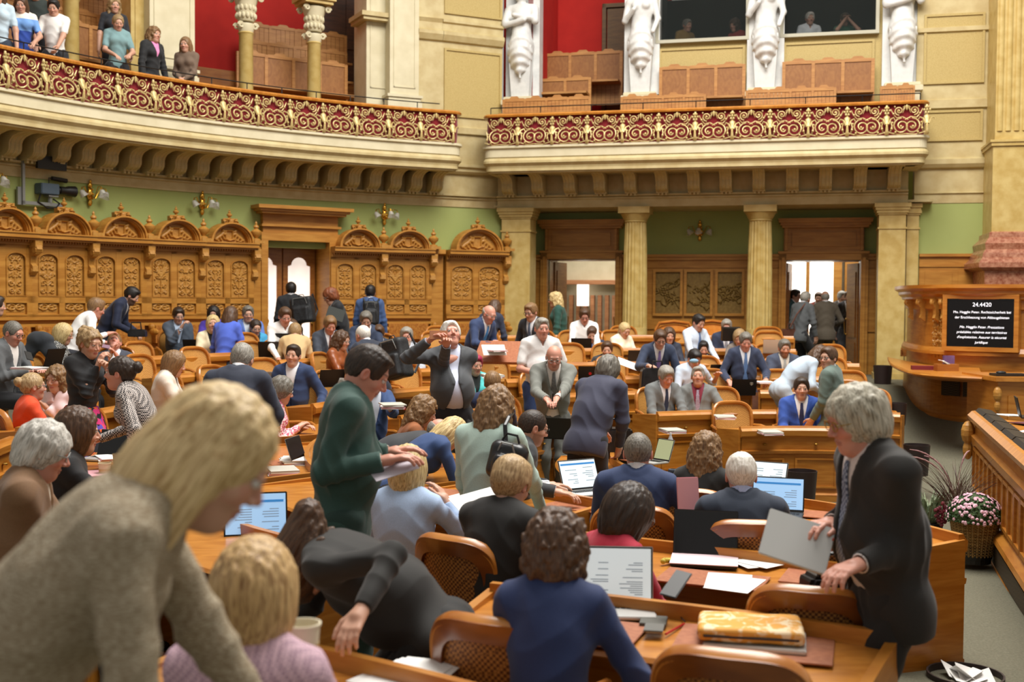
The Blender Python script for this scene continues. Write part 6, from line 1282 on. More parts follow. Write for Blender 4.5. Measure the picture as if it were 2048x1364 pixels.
# leather armchairs along the far wall
def armchair(px, py, Y, label):
    p = P(px, py, Y); x, y = float(p[0]), float(p[1]); g = ground(x, y); zt_ = float(p[2])-g; root = empty('leather_armchair', (x, y, g), math.atan2(OY-y, OX-x)-PI/2); tag(root, label, 'armchair', 'tan leather armchairs before the bronze reliefs')
    m = MB(); m.prism([(-.28, .42), (-.30, zt_-.12), (-.24, zt_-.03), (0, zt_), (.24, zt_-.03), (.30, zt_-.12), (.28, .42)], 'y', -.24, -.17); m.build('leather_back', leather_o, root, bevel=.02)
    m = MB(); m.tube([(-.29, -.17, .42), (-.31, -.17, zt_-.12), (-.25, -.17, zt_-.01), (0, -.17, zt_+.02), (.25, -.17, zt_-.01), (.31, -.17, zt_-.12), (.29, -.17, .42)], .02, 6); m.build('wooden_frame', chairwood, root)
    m = MB(); m.box(-.27, .27, -.2, .28, .38, .48); m.build('leather_seat', leather_o, root, bevel=.02)
    for sx in (-1, 1):
        for y_ in (-.18, .24): m = MB(); m.tube([(sx*.25, y_, 0), (sx*.25, y_, .4)], .025, 6); m.build('leg', chairwood, root)
    m = MB()
    m.tube([(-.27*math.cos(PI*k/18), -.160, zt_-.13+.10*math.sin(PI*k/18)) for k in range(19)], .007, 5)
    m.build('nail_trim', brass, root)
armchair(1352, 645, 18.9, 'tan leather armchair behind the man in light blue shirt'); armchair(1427, 644, 18.9, 'tan leather armchair behind the grey-haired man in navy suit')
# ------------------------------------------------------------------ everyone in the chamber
H = dict(dk=('3a2a1e', '1c130d'), bk=('221a16', '0e0b0a'), br=('5c4029', '38251a'), lb=('8f6d46', '5e432a'), bl=('dfc68e', '9a7d4c'), db=('ab8d62', '705636'), gr=('a19c92', '6b665d'), wh=('ebe7de', 'b9b3a6'), sg=('7f7a70', '46413a'), rd=('8a4a26', '552a14'), mg=('b02050', '6e1232'), pk=('c2a478', '856843'))
NV, CH_, GY, BKc = '1c2640', '26282c', '5e6161', '141416'
p = person
DESKH = ((.16, .36, -.42), (.16, .36, -.42))
def sit(*a, **k): k.setdefault('R', (.15, .34, -.40)); k.setdefault('L', (.15, .34, -.40)); return p(*a, **k)
def std(*a, **k): k.setdefault('pose', 'stand'); return p(*a, **k)
# --- far rows, from the carved stalls round to the doorways
sit('man with phone in grey suit', 'balding man in grey suit and glasses looking down at his phone', 26, 667, 47, 105, hd=22, hair='thin', hc=H['sg'], jc='55585a', sh='e8e4de', glass=2, skin='r', R=(.05, .30, -.22), L=(.05, .30, -.22))
std('person in navy cut by the frame', 'person in navy jacket standing by the stalls, mostly out of view', -8, 612, 38, 60, Y=14, lean=20, jc=NV, hc=H['dk'])
sit('blonde woman in dotted blouse', 'blonde woman in glasses and spotted blouse bent over her desk', 127, 669, 41, 85, sex='f', hair='bob', hc=H['bl'], top='top', jc=('dcdcd6', 'dots', '4a4a4a', 75), glass=3, hd=14)
p('man in white shirt leaning over', 'man in white shirt leaning over a colleague, thumb raised', 192, 617, 38, 50, pose='stand', lean=32, hd=22, hair='short', hc=H['lb'], top='shirt', jc='ecebea', R=('p', 214, 668, -.15), L=(.2, .3, -.3), skin='r', belly=.03, leg='23252d')
p('man in navy bending to a bag', 'bearded man in navy suit bending over a black camera bag', 263, 592, 33, 85, pose='stand', lean=38, hd=32, hair='short', hc=H['bk'], jc='17203a', beard=('2a1d14', .8), R=('p', 262, 664, -.1), L=('p', 270, 662, .15), leg='151a2c')
sit('man resting chin on hand', 'man in blue-grey suit resting his chin on his fist', 357, 632, 31, 150, hair='side', hc=H['dk'], jc='46505e', sh='b9cbe2', glass=1, hd=16, R=(.0, .22, -.02), L=(.05, .24, -.38), curl=.9)
sit('man tilting his head back', 'fair-haired man tilting his head back, holding a phone up', 229, 687, 36, 165, hd=-38, lean=-4, hair='short', hc=H['lb'], jc='3e4350', R=(.02, .24, .06), L=(.05, .26, .02), skin='r')
sit('woman in purple jacket', 'dark-haired woman in violet jacket and glasses behind the blonde in cream', 427, 629, 28, 170, Y=17.3, sex='f', hair='bob', hc=H['bk'], top='blazer', jc='4a35a0', sh='1a1a20', glass=2)
sit('smiling blonde in cream blazer', 'smiling blonde woman in cream blazer over a black top', 426, 649, 34, 165, sex='f', hair='bob', vol=.9, hc=H['bl'], top='blazer', jc='efe3c0', sh='1b1b1d', hd=-6)
std('woman in bright blue', 'woman with long brown hair in bright blue, back turned', 462, 632, 36, 15, Y=15.4, sex='f', hair='long', hc=H['br'], top='top', jc='4a64c8', lean=22, hd=14, leg='20242c')
sit('man peering past the woman in blue', 'grey-haired man with glasses peering past the woman in bright blue', 496, 629, 32, 160, Y=17, hair='short', hc=H['sg'], jc='5a78c0', sh='dfe6ee', glass=1)
sit('woman in turquoise cardigan', 'woman in turquoise cardigan and glasses reading a sheet of paper', 511, 656, 32, 150, sex='f', hair='tail', hc=H['dk'], top='blazer', jc='3f9cc8', sh='17171a', glass=1, hd=18, R=(.06, .30, -.30), L=(.12, .34, -.38))
sit('curly woman in navy knit', 'woman with grey curly hair in navy, reading at her desk', 470, 684, 34, 140, sex='f', hair='curly', hc=H['sg'], top='top', jc='27365a', hd=22)
sit('man in white shirt before the door', 'man in white shirt and glasses working before the glazed door', 570, 634, 34, 155, hair='short', hc=H['br'], top='shirt', jc='f0efec', glass=1, hd=20, skin='r')
std('man with big black backpack', 'dark-haired man in black suit leaving with a large black backpack', 582, 580, 27, 345, Y=18.9, jc='15171c', hc=H['bk'], hair='short', hd=4, R=(.2, .2, -.35), leg='15171c')
sit('bearded man behind laptop', 'man in dark suit half hidden behind the person in beige', 584, 657, 28, 150, Y=16, hair='side', hc=H['br'], jc='2c2f33', glass=2, hd=18)
std('person in beige jacket', 'person in beige jacket bending forward over a desk, back turned', 590, 666, 30, 350, Y=15.3, sex='f', hair='short', hc=H['db'], top='top', jc='c6a878', lean=40, hd=40, leg='1b1d22')
sit('smiling man in navy blazer', 'smiling man in navy blazer and open pale shirt, turned round', 586, 712, 40, 185, Y=13.3, hair='crop', hc=H['dk'], jc='22365c', sh='e6eaf0', lean=4, hd=0, tilt=-4, R=(.10, .22, -.18), L=(.34, .16, -.42), curl=.7)
std('man holding a folder', 'fair-haired man in black suit and tie holding a grey folder', 661, 593, 29, 250, Y=17.4, hair='mop', vol=.8, hc=H['rd'], jc='181b20', tie='1e222c', hd=24, lean=14, glass=1, L=(.05, .25, -.42), R=(.16, .2, -.45), leg='16181d')
sit('man in dark suit writing', 'man in dark suit and red-brown tie looking down at his papers', 660, 651, 33, 155, hair='side', hc=H['lb'], jc='343b47', tie='6a3a30', hd=26, skin='r')
sit('woman in rust jacket', 'woman with auburn hair in rust leather jacket beside a water bottle', 683, 682, 38, 110, sex='f', hair='longcurly', vol=.6, hc=H['br'], top='top', jc=('8a4a24', 'leather'), glass=1, hd=12)
std('man in blue suit with backpack', 'dark-haired man in blue suit carrying a small black backpack, back turned', 741, 586, 27, 5, Y=18.6, hair='short', hc=H['bk'], jc='3a527e', hd=2, hy=-0, leg='32466c')
sit('man with parted grey hair', 'man with grey parted hair and glasses reading, in front of the blue-suited standing man', 732, 641, 33, 170, hair='side', hc=H['sg'], jc='2b3850', glass=1, hd=24)
sit('short dark-haired head', 'person with short brown hair mostly hidden by the white-haired man\'s shoulder', 757, 668, 28, 175, Y=16.3, hair='short', hc=H['br'], jc='2a3448', hd=20)
std('white-haired man with rucksack', 'balding white-haired man in navy suit with a grey rucksack, bending', 726, 672, 37, 315, Y=13.6, hair='thin', hc=H['wh'], jc='1d2536', lean=24, hd=24, skin='r', R=(.12, .3, -.35), leg='1a1e2a')
sit('bearded grey-haired man', 'grey-haired man with white beard in pale shirt facing the camera', 813, 674, 35, 175, hair='side', hc=H['gr'], top='suit', jc='aeb4bd', sh='c9cfdb', tie='7a84a0', beard=('d8d4cc', .9), skin='r')
std('bald man in blue suit with papers', 'bald man in blue suit and bright blue tie sorting papers', 978, 629, 34, 130, Y=15.4, hair='bald', hc=H['gr'], jc='26375c', tie='3c8ad0', glass=1, lean=28, hd=26, skin='r', R=('p', 985, 690, -.3), L=('p', 990, 684, .0), leg='1c2438')
std('person behind the bald man in blue', 'dark-haired person in navy jacket behind the bald man in blue', 990, 617, 31, 30, Y=17.2, sex='f', hair='long', vol=.5, hc=H['br'], top='top', jc='232a3e', lean=26, hd=24)
std('man in black suit with glasses', 'man in black suit and glasses looking down, hand in pocket, near the pilaster', 1062, 625, 34, 215, Y=15.8, hair='short', hc=H['lb'], jc='22242a', tie='4a5468', glass=2, hd=16, lean=8, R=(.2, .16, -.44))
std('blonde woman in green coat', 'blonde woman in dark green coat standing in the doorway, in profile', 1110, 600, 29, 275, Y=18.8, sex='f', hair='longcurly', vol=.45, hc=H['bl'], top='blazer', jc='1f4a40', sh='b02a2a', glass=1, leg='2a3238')
std('man in short sleeves', 'stocky man in short-sleeved white shirt and jeans, standing', 1084, 658, 42, 165, Y=12.9, hair='crop', hc=H['gr'], top='short', jc='dcdad8', belly=.06, w=1.08, skin='r', R=(.12, .25, -.32), L=(.2, .2, -.34), leg='2c4474', hd=4)
sit('man in white shirt in the doorway', 'man in white shirt with laptop sitting before the open doorway', 1169, 633, 30, 180, hair='short', hc=H['br'], top='shirt', jc='f4f1ee', glass=2, hd=24, skin='r')
sit('young man with blue tie', 'young man in navy suit and blue tie reading, two rows before the doorway', 1183, 669, 30, 180, hair='side', hc=H['br'], jc='232f4a', tie='2a4a90', hd=24)
sit('grey-haired man with red tie', 'grey-haired man in navy suit with a bright red tie', 1153, 698, 31, 170, hair='short', hc=H['gr'], jc='202a48', tie='d0283c', glass=1, hd=8)
sit('bearded man holding a sheet', 'bearded man in dark suit turning with a sheet of paper in hand', 1214, 700, 33, 185, hair='short', hc=H['br'], jc='33363a', beard=('5a3d26', .6), hd=10, R=(.2, .25, -.32), L=(.26, .34, -.30))
sit('blonde woman in cream top', 'blonde woman in cream top working at a black laptop', 1249, 661, 30, 150, sex='f', hair='tail', hc=H['bl'], top='top', jc='f0e6cc', hd=26)
std('man in navy with purple tie', 'man in navy suit and purple tie leaning over his black briefcase', 1320, 679, 36, 175, Y=15.2, hair='short', hc=H['br'], jc='28344c', tie='7a6aa8', glass=2, lean=26, hd=26, R=('p', 1296, 732, -.3), L=(.22, .2, -.45), leg='232c3e')
sit('woman behind the purple tie', 'brown-haired woman peeping out behind the man with the purple tie', 1338, 672, 26, 175, Y=17.2, sex='f', hair='bob', hc=H['br'], top='top', jc='2a3040')
sit('man in light blue shirt', 'man in light blue shirt and blue tie writing, before a leather armchair', 1397, 646, 31, 150, hair='short', hc=H['bk'], top='shirt', jc='cddcee', tie='5a74a0', hd=22)
sit('grey man zipping a case', 'grey-haired man in navy suit closing a dark case before a leather armchair', 1453, 655, 30, 190, hair='short', hc=H['gr'], jc='26304a', tie='8a8e98', glass=2, hd=16, R=(.02, .22, -.22), L=(.04, .26, -.24), skin='r')
sit('man with face mask', 'man in light blue shirt lowering a face mask, dark hair greying', 1389, 718, 34, 160, Y=14.9, hair='short', hc=H['bk'], top='rolled', jc='c3d2e4', hd=30, L=(.30, .14, -.08), R=(.14, .28, -.34), skin='c')
sit('man with dark beard behind', 'dark-bearded man in navy suit behind the man with the face mask', 1406, 699, 32, 180, Y=16.6, hair='short', hc=H['bk'], jc='202a4c', tie='2a3448', beard=('241a14', .7), hd=14, skin='c')
sit('blonde in grey-brown jacket', 'blonde woman in grey-brown jacket behind the man with the patterned blue tie', 1479, 676, 30, 200, Y=17, sex='f', hair='bob', hc=H['db'], top='top', jc='8a7f76', hd=24)
std('man with patterned blue tie', 'man in navy suit and patterned blue tie standing over a dark laptop', 1491, 684, 35, 180, Y=15.4, hair='short', hc=H['sg'], jc='29334c', tie=('6f93c4', 'check', '33507f', 120), buttons=0, hd=20, lean=8, R=(.25, .24, -.36), L=(.24, .26, -.34), curl=.9, skin='r', leg='232b40')
sit('bearded man in slate suit', 'bearded man in slate suit and grey tie, seated with arms folded low', 1569, 697, 33, 180, hair='short', hc=H['sg'], jc='3c4559', sh='d6d2c6', tie='9aa0a0', beard=('4a4038', .6), hd=12, skin='c', w=1.06)
std('woman in pale blue suit bending', 'brown-haired woman in pale blue trouser suit bending far over a desk', 1640, 713, 36, 80, Y=14.2, sex='f', hair='longcurly', vol=.8, hc=H['br'], top='top', jc='aebfce', lean=58, hd=40, R=('p', 1640, 782, -.1), L=('p', 1655, 778, .2), leg='a4b0ba')
sit('man in grey suit laughing down', 'grey-haired man in grey suit and dark tie looking down at papers', 1332, 754, 41, 160, hair='side', vol=1.1, hc=H['gr'], jc='666a6a', sh='e6ebf4', tie='25304c', hd=24, lean=10, R=(.18, .34, -.40), L=(.14, .36, -.40), skin='r')
sit('man in burgundy shirt', 'man in grey suit, burgundy shirt and striped tie spreading his hand', 1396, 754, 41, 190, hair='crop', hc=H['gr'], jc='6e716f', sh='7e2438', tie=('c8b8c8', 'wave', '5a4a6c', 22), hd=-8, lean=2, L=(.36, .34, -.34), R=(.1, .32, -.38), curl=.15, skin='c')
sit('man in royal blue suit', 'dark-haired man in royal blue suit and navy tie, looking at the camera', 1603, 778, 43, 188, hair='short', hc=H['dk'], jc='26499a', sh='eef0f6', tie='232a52', w=1.08, hd=2, R=(.12, .3, -.42), L=(.25, .2, -.5))
std('man in sage suit with glasses', 'young man in sage green suit and glasses glancing back, standing in the aisle', 1657, 717, 43, 300, hy=-70, Y=12.6, hair='short', hc=H['br'], jc='5c6c64', sh='e2e0dc', glass=2, lean=4, hd=2, L=(.12, .16, -.5), leg='55645c')
# people in and before the bright doorway
std('man with glasses in teal', 'man in teal jacket and black glasses inside the bright doorway', 1591, 592, 26, 130, Y=22.8, hair='short', hc=H['bk'], jc='1d4448', glass=2)
std('man with shoulder bag', 'grey-haired man in grey suit with a brown shoulder bag, at the bright doorway', 1611, 598, 27, 50, Y=20.9, hair='short', hc=H['gr'], jc='4c4f50', lean=18, hd=14, R=(.24, .05, -.52), leg='1b1c20')
std('man in brown suit', 'bald man in brown suit seen from behind in the bright doorway', 1650, 595, 25, 0, Y=21.7, hair='bald', hc=H['gr'], jc='5a5144', lean=4, hd=6, L=(.16, .2, -.4), R=(.22, .2, -.36), leg='5a5144')
std('bearded man by the door leaf', 'young bearded man in dark clothes beside the open door leaf', 1697, 595, 25, 200, Y=23.1, hair='short', hc=H['br'], jc='2a2624', beard=('3a2417', .7), L=(.1, .26, -.24))
std('grey-haired person in the doorway', 'grey-haired person mostly hidden behind the young bearded man in the doorway', 1684, 595, 25, 170, Y=23.8, hair='side', hc=H['gr'], jc='4a4038')
std('person behind the man in brown', 'person mostly hidden behind the man in brown suit in the doorway', 1637, 597, 23, 200, Y=24, hair='short', hc=H['br'], jc='8a3a2a')
# --- middle of the chamber
std('man photographing with his phone', 'white-haired man in grey suit photographing with a phone held high', 902, 672, 53, 165, Y=10.0, hair='side', hc=H['wh'], jc='3f4246', sh='c9cfe4', top='suit', buttons=0, belly=.08, hd=-26, lean=-4, R=('p', 857, 682, -.35), L=('p', 893, 690, -.35), skin='r', leg='15161c', pole=((.9, -.2, -.5), (.9, -.2, -.5)), w=1.05, curl=.5)
sit('woman with magenta hair', 'woman with short magenta hair in turquoise blazer', 950, 731, 41, 150, sex='f', hair='short', vol=1.3, hc=H['mg'], top='blazer', jc='58cdcd', sh='18201f', hd=8)
std('bald man in grey suit', 'bald man in grey suit and striped tie clasping a phone above his laptop', 1108, 715, 47, 178, Y=11.6, hair='bald', hc=H['gr'], jc='74766f', sh='ddd8d0', tie=('3a3a3c', 'wave', '8a8a88', 16), glass=1, lean=18, hd=26, R=('p', 1092, 798, -.35), L=('p', 1114, 796, -.35), skin='r', buttons=0, leg='5d5f5a', w=1.05)
std('man in charcoal suit leaning', 'grey-haired man in charcoal suit leaning on a desk, back turned', 1217, 742, 50, 35, Y=9.9, hair='mop', vol=.8, hc=H['sg'], jc='34364a', lean=36, hd=20, R=('p', 1238, 893, -.1), L=(.2, .3, -.4), glass=2, leg='14141a', skin='r', w=1.1)
sit('hidden man with folders', 'man in blue jacket holding folders, hidden behind the man in green suit', 748, 762, 47, 150, Y=11.2, hair='short', hc=H['dk'], jc='27416e', sh='cfd6e2', R=(.2, .36, -.36), L=('p', 778, 812, -.35))
sit('short-haired person in navy', 'person with short fair-brown hair in navy, beside the woman with magenta hair', 985, 768, 38, 10, Y=12.2, hair='short', hc=H['lb'], jc='1e2a4c', hd=18)
sit('woman with long wavy brown hair', 'woman with long wavy brown hair in rust top, in profile', 847, 824, 57, 80, Y=9.4, sex='f', hair='longcurly', hc=H['lb'], top='top', jc='93562c', hd=22, lean=16)
std('bald man stooping', 'bald man in dark jacket stooping low behind the blonde in light blue', 878, 868, 46, 75, Y=9.2, hair='bald', hc=H['gr'], jc='303236', lean=72, hd=30, skin='r')
std('blonde stooping in navy jacket', 'blonde woman in navy jacket stooping beside the woman in mint', 905, 868, 50, 60, Y=8.7, sex='f', hair='long', vol=.6, hc=H['bl'], top='top', jc='26406e', lean=56, hd=50, R=(.1, .3, -.3))
std('woman in mint jacket', 'woman with wavy light brown hair in mint jacket with black rucksack, back turned', 993, 818, 76, 25, Y=6.7, sex='f', hair='longcurly', vol=.62, hc=H['lb'], top='top', jc='a9bfb4', lean=16, hd=18, R=(.2, .28, -.45), L=(.2, .16, -.55), leg='8a9a90', w=1.12)
sit('man with black glasses typing', 'dark-haired man with black glasses in dark jacket typing on a laptop', 1066, 856, 66, 75, Y=7.9, hair='thin', hc=H['dk'], jc='2c2e31', glass=2, hd=18, lean=16, R=('p', 1112, 984, -.45), L=('p', 1098, 970, .05), beard=('3a2a1e', .4), pole=((.2, -.9, -.4), (.4, -.6, -.6)))
std('man bent over a tablet', 'grey-haired man in navy suit seen from behind, bent over a tablet', 484, 722, 60, 5, Y=8.6, hair='crop', vol=1.3, hc=H['gr'], jc='252b3c', lean=24, hd=34, R=(.2, .3, -.35), L=(.2, .3, -.35), w=1.12, leg='1f2432')
sit('woman in pink pattern', 'grey-haired woman in pink and white patterned blouse with raised hands', 563, 782, 49, 80, Y=10.6, sex='f', hair='mop', vol=.8, hc=H['sg'], top='top', jc=('f2dfe0', 'blotch', 'c94a6a', 60), hd=16, glass=1, R=(.02, .22, -.18), L=(.06, .26, -.2), lean=10, curl=.7)
sit('woman in cream jacket writing', 'woman with light brown bob in cream jacket over black top, looking down', 349, 728, 45, 80, Y=11.6, sex='f', hair='bob', hc=H['lb'], top='blazer', jc='ded3c4', sh='151517', hd=18, lean=12)
std('woman in floral skirt', 'curly blonde woman in black jacket and bright floral skirt', 180, 688, 52, 120, Y=9.8, sex='f', hair='updo', hc=H['db'], top='top', jc='1b1c1f', skirt=('201820', 'floral'), R=(.0, .16, -.02), L=(.05, .22, -.06), hd=14, curl=.8)
std('woman in houndstooth jacket', 'dark-haired woman with hair up in houndstooth jacket, leaning in profile', 240, 747, 64, 270, Y=8.3, sex='f', hair='bun', hc=H['dk'], top='top', jc=('c9bfb8', 'check', '2e2a2c', 95), lean=26, hd=0, L=('p', 262, 892, -.1), R=(.2, .3, -.35), skin='r', leg='141416')
sit('woman in orange top', 'blonde woman with bun and glasses in bright orange top, back turned', 66, 774, 48, 55, Y=10.2, sex='f', hair='bun', hc=H['pk'], top='top', jc='e0491c', glass=1, hd=2, lean=4)
sit('woman in pale pink blouse', 'woman with long chestnut hair in pale pink blouse, hand on her chest', 113, 759, 50, 195, Y=10.9, sex='f', hair='longcurly', vol=.9, hc=H['lb'], top='shirt', jc='eed3d3', R=(.2, .3, -.38), L=(-.04, .15, -.10), curl=.2)
# --- foreground
std('man in green suit', 'dark-haired man in dark green suit standing and reading a paper', 733, 746, 106, 82, Y=5.15, belly=.02, hair='short', vol=.55, hc=H['dk'], jc='2b4a42', sh=('d8d2c6', 'blotch', 'b8b0a2', 60), hd=34, lean=4, R=('p', 766, 922, -.22), L=('p', 780, 905, .08), leg='243e38', pole=((.1, -.3, -1), (.1, -.3, -1)), fine=.8, skin='r', w=1.06)
std('grey-haired man with laptop', 'tall man with thick grey hair in dark suit holding a silver laptop', 1712, 842, 126, 262, Y=4.25, hair='mop', vol=.85, hc=('c9c2ae', '78705e'), jc='211e1b', sh='d8d0cc', tie=('9aa4b8', 'check', '4a566e', 90), glass=3, buttons=0, hd=16, lean=10, R=('p', 1662, 1046, .12), L=('p', 1718, 1128, -.25), leg='191817', skin='r', fine=.8, pole=((.4, -.6, -.8), (.5, -.95, -.3)), curl=.5, w=1.22, belly=.03)
sit('light blue jacket blonde', 'woman with wavy blonde bob in light blue jacket, back turned', 817, 941, 90, 15, sex='f', Y=6.0, hair='bob', hc=H['bl'], top='top', jc='a8bede', hd=8, lean=8, R=('p', 893, 1004, .1), L=(.15, .34, -.36), fine=.85, w=1.1)
sit('short-haired blonde in black', 'woman with short blonde hair in black top, back turned', 1022, 970, 100, 32, sex='f', Y=5.4, hair='short', vol=1.35, hc=H['pk'], top='top', jc='1c1b1a', hd=24, lean=14, fine=.8, w=1.15)
sit('curly woman in navy blazer', 'woman with dark curly hair in navy blazer working at a laptop', 1112, 1104, 145, 10, sex='f', Y=3.85, hair='curly', vol=.95, hc=H['br'], top='top', jc='1a2c58', hd=18, lean=20, R=('p', 1238, 1292, .1), L=(.1, .36, -.30), fine=.8, w=.94)
sit('dark-haired woman in red', 'dark-haired woman with glasses in red top looking at her phone', 1258, 1030, 114, 58, sex='f', Y=5.25, hs=1.08, hair='bob', vol=1.08, hc=H['dk'], top='top', jc='b01c38', glass=1, hd=26, lean=12, R=(.05, .34, -.36), L=(.1, .34, -.36), fine=.8)
sit('balding man in blue suit', 'balding man in blue suit holding a pink paper, back turned', 1276, 908, 80, 10, Y=6.7, hair='thin', hc=H['sg'], jc='23355c', hd=10, lean=10, R=('p', 1385, 1010, .15), L=(.15, .34, -.36), skin='r', w=1.1, fine=.9)
sit('woman with long curly hair in black', 'woman with very long curly brown hair in black, back turned', 1413, 904, 72, 25, Y=7.5, sex='f', hair='longcurly', hc=H['lb'], top='top', jc='181716', hd=10)
sit('white-haired man in navy', 'man with cropped white hair in dark navy suit, back turned', 1482, 953, 86, 5, Y=6.3, hair='crop', vol=1.2, hc=H['wh'], jc='1f2a3c', sh='b8c4e8', hd=12, lean=12, skin='r', w=1.12, fine=.9)
sit('grey-haired man in brown jacket', 'man with thick white-grey hair and glasses in brown jacket, reading', 88, 903, 108, 72, Y=4.9, hair='mop', vol=.7, hc=('d9d4ca', '8f8a80'), jc='7a5a3c', sh='d8cdb8', glass=1, hd=22, lean=10, R=('p', 150, 1030, .2), L=(.1, .36, -.34), skin='r', fine=.8, w=1.05)
sit('woman in black with brown hair', 'brown-haired woman in black top beside the man in brown jacket', 156, 864, 88, 66, Y=6.0, sex='f', hair='bob', vol=.95, hc=H['br'], top='top', jc='131214', hd=6, lean=12, fine=.85, R=(.12, .4, -.36))
std('blonde woman in grey knit', 'blonde woman in heather grey knit leaning forward, out of focus in front', 428, 918, 262, 78, Y=2.05, sex='f', hair='long', vol=.9, hc=('ecd09a', 'a27c44'), top='top', jc=('8d7b60', 'knit', 'c8bca4', 30), lean=44, hd=36, R=(.16, .14, -.5), L=(.2, .25, -.5), fine=.9, w=1.1)
sit('blonde in pink checked jacket', 'woman with straight blonde bob in pink checked jacket, back turned', 512, 1188, 205, 8, Y=2.7, sex='f', hair='bob', vol=1.04, hc=('d8b47c', '8c6438'), top='top', jc=('dcb8c4', 'check', 'a88898', 120), hd=6, lean=8, fine=.9)
std('person in black bending down', 'person in black jacket bent double beside the desks, hand hanging', 604, 1140, 142, 272, Y=4.25, sex='f', hair='long', vol=.7, hc=H['br'], top='top', jc='1c1a17', lean=66, hd=150, L=('p', 722, 1222, -.52), pole=((.5, -.4, .2), (-.3, -1, .3)), R=(.2, .3, -.5), leg='0f0e0d', fine=.8, w=1.5, belly=.06, hs=1.05)
# --- gallery visitors
up = dict(pose='up', lean=4)
p('girl in brown sweater', 'girl with long hair in brown sweater leaning on the gallery rail', 371, 90, 31, 185, Y=18.0, sex='f', hair='long', hc=H['lb'], top='top', jc='6e5a4a', R=(.02, .22, -.40), L=(.02, .24, -.43), leg='7f9ab0', **up)
p('girl in pink top', 'girl in pink top and black cardigan looking aside on the gallery', 308, 70, 32, 120, Y=17.2, sex='f', hair='longcurly', vol=.5, hc=H['lb'], top='blazer', jc='1b1c1e', sh='e08ab8', hd=4, leg='25303f', **up)
p('girl in teal sweater', 'fair-haired girl in short-sleeved teal knit sweater on the gallery', 236, 46, 34, 150, Y=16.3, sex='f', hair='bun', hc=H['db'], top='tee', jc=('7d9ea0', 'knit'), hd=24, R=(.1, .3, -.38), L=(.12, .3, -.36), leg='17181c', **up)
p('long-haired blonde in black', 'blonde in black top standing behind the girl in teal sweater', 229, 12, 33, 150, rr=12.2, sex='f', hair='longcurly', vol=.9, hc=H['db'], top='tee', jc='202228', leg='1a1a1e', **up)
p('boy in white t-shirt', 'dark-haired boy in white t-shirt on the gallery', 107, 16, 36, 170, Y=15.8, hair='short', hc=H['bk'], top='tee', jc='e8e4de', hd=22, R=(.2, .28, -.42), L=(.1, .3, -.45), leg='1b1c22', w=.92, **up)
p('girl in blue and white sweater', 'girl with long hair in white and blue sweater on the gallery', 42, 10, 36, 165, Y=15.2, sex='f', hair='long', hc=H['br'], top='tee', jc='6f9cd8', hd=20, R=(.22, .26, -.42), L=(.2, .28, -.40), leg='23306a', **up)
p('boy in dark t-shirt', 'person in dark green t-shirt whose head is cut off by the picture', 72, -14, 35, 170, rr=12.3, hair='short', hc=H['dk'], top='tee', jc='27302c', leg='1b1c22', **up)
p('visitor in pale top', 'visitor in pale top at the far end of the gallery rail', -4, -8, 35, 170, Y=15.4, sex='f', hair='long', hc=H['br'], top='tee', jc='bcd0dc', leg='26303f', **up)
p('interpreter in white', 'interpreter in white shirt sitting behind the booth glass', 1620, 38, 24, 180, Y=21.9, pose='up', hair='short', hc=H['wh'], top='shirt', jc='e0e6ea')
p('interpreter in green', 'interpreter in green top raising both hands behind the booth glass', 1690, 40, 22, 180, Y=22.0, pose='up', sex='f', hair='short', hc=H['br'], top='tee', jc='2f6a50', R=(.05, .2, .12), L=(.05, .2, .12))
p('interpreter in red', 'interpreter with curly hair in red behind the booth glass', 1470, 52, 23, 230, Y=22.3, pose='up', sex='f', hair='curly', hc=H['br'], top='top', jc='a02828')
p('interpreter in yellow-brown', 'interpreter in ochre top behind the booth glass, with white hair', 1374, 52, 23, 150, Y=22.6, pose='up', hair='short', hc=H['gr'], top='top', jc='8a6a2c')
# ------------------------------------------------------------------ chairs
near_ = lambda x, y, n=1: sorted(ALLP, key=lambda i: (i['root'][0]-x)**2+(i['root'][1]-y)**2)[:n]
for i in ALLP:
    if i['pose'] == 'sit' and i['short'] not in ('light blue jacket blonde', 'curly woman in navy blazer', 'blonde in pink checked jacket', 'short-haired blonde in black'): chair(float(i['root'][0]), float(i['root'][1]), 'cane-backed chair seating the %s' % i['short'], face=i['ya'])
used = [(float(i['root'][0]), float(i['root'][1])) for i in ALLP if i['pose'] != 'up']; seen_lab = {}
def empty_chair(x, y, face=None, lab=None):
    n = near_(x, y, 1)[0]; l = 'empty cane chair%s near the %s' % (' of the %s row' % lab if lab else ', on the near side,', n['short']); k = seen_lab.get(l, 0); seen_lab[l] = k+1
    if k:
        n2 = near_(x, y, 3); l = 'empty cane chair between %s and %s' % (n2[0]['short'], n2[1]['short']); l = l if len(l.split()) < 17 else l.replace('empty cane ', '').replace(' suit', '')
        k2 = seen_lab.get(l, 0); seen_lab[l] = k2+1
        if k2: l = 'empty cane chair near %s and %s' % (n2[1]['short'], n2[2]['short']); k3 = seen_lab.get(l, 0); seen_lab[l] = k3+1
        else: k3 = 0
        if k2 and k3: return
    chair(x, y, l, face); used.append((x, y))
for r, segs in FAR:
    for p1, p0 in segs:
        a, b = th_of(p1, r), th_of(p0, r); rc = r+.72; n = max(1, int(round(math.radians(b-a)*r/.66)))
        for k in range(n):
            th = math.radians(a+(b-a)*(k+.5)/n); x, y = OX+rc*math.cos(th), OY+rc*math.sin(th)
            if min((x-u)**2+(y-v)**2 for u, v in used) > .30**2: empty_chair(x, y, th+PI/2, ordn[[f_[0] for f_ in FAR].index(r)])
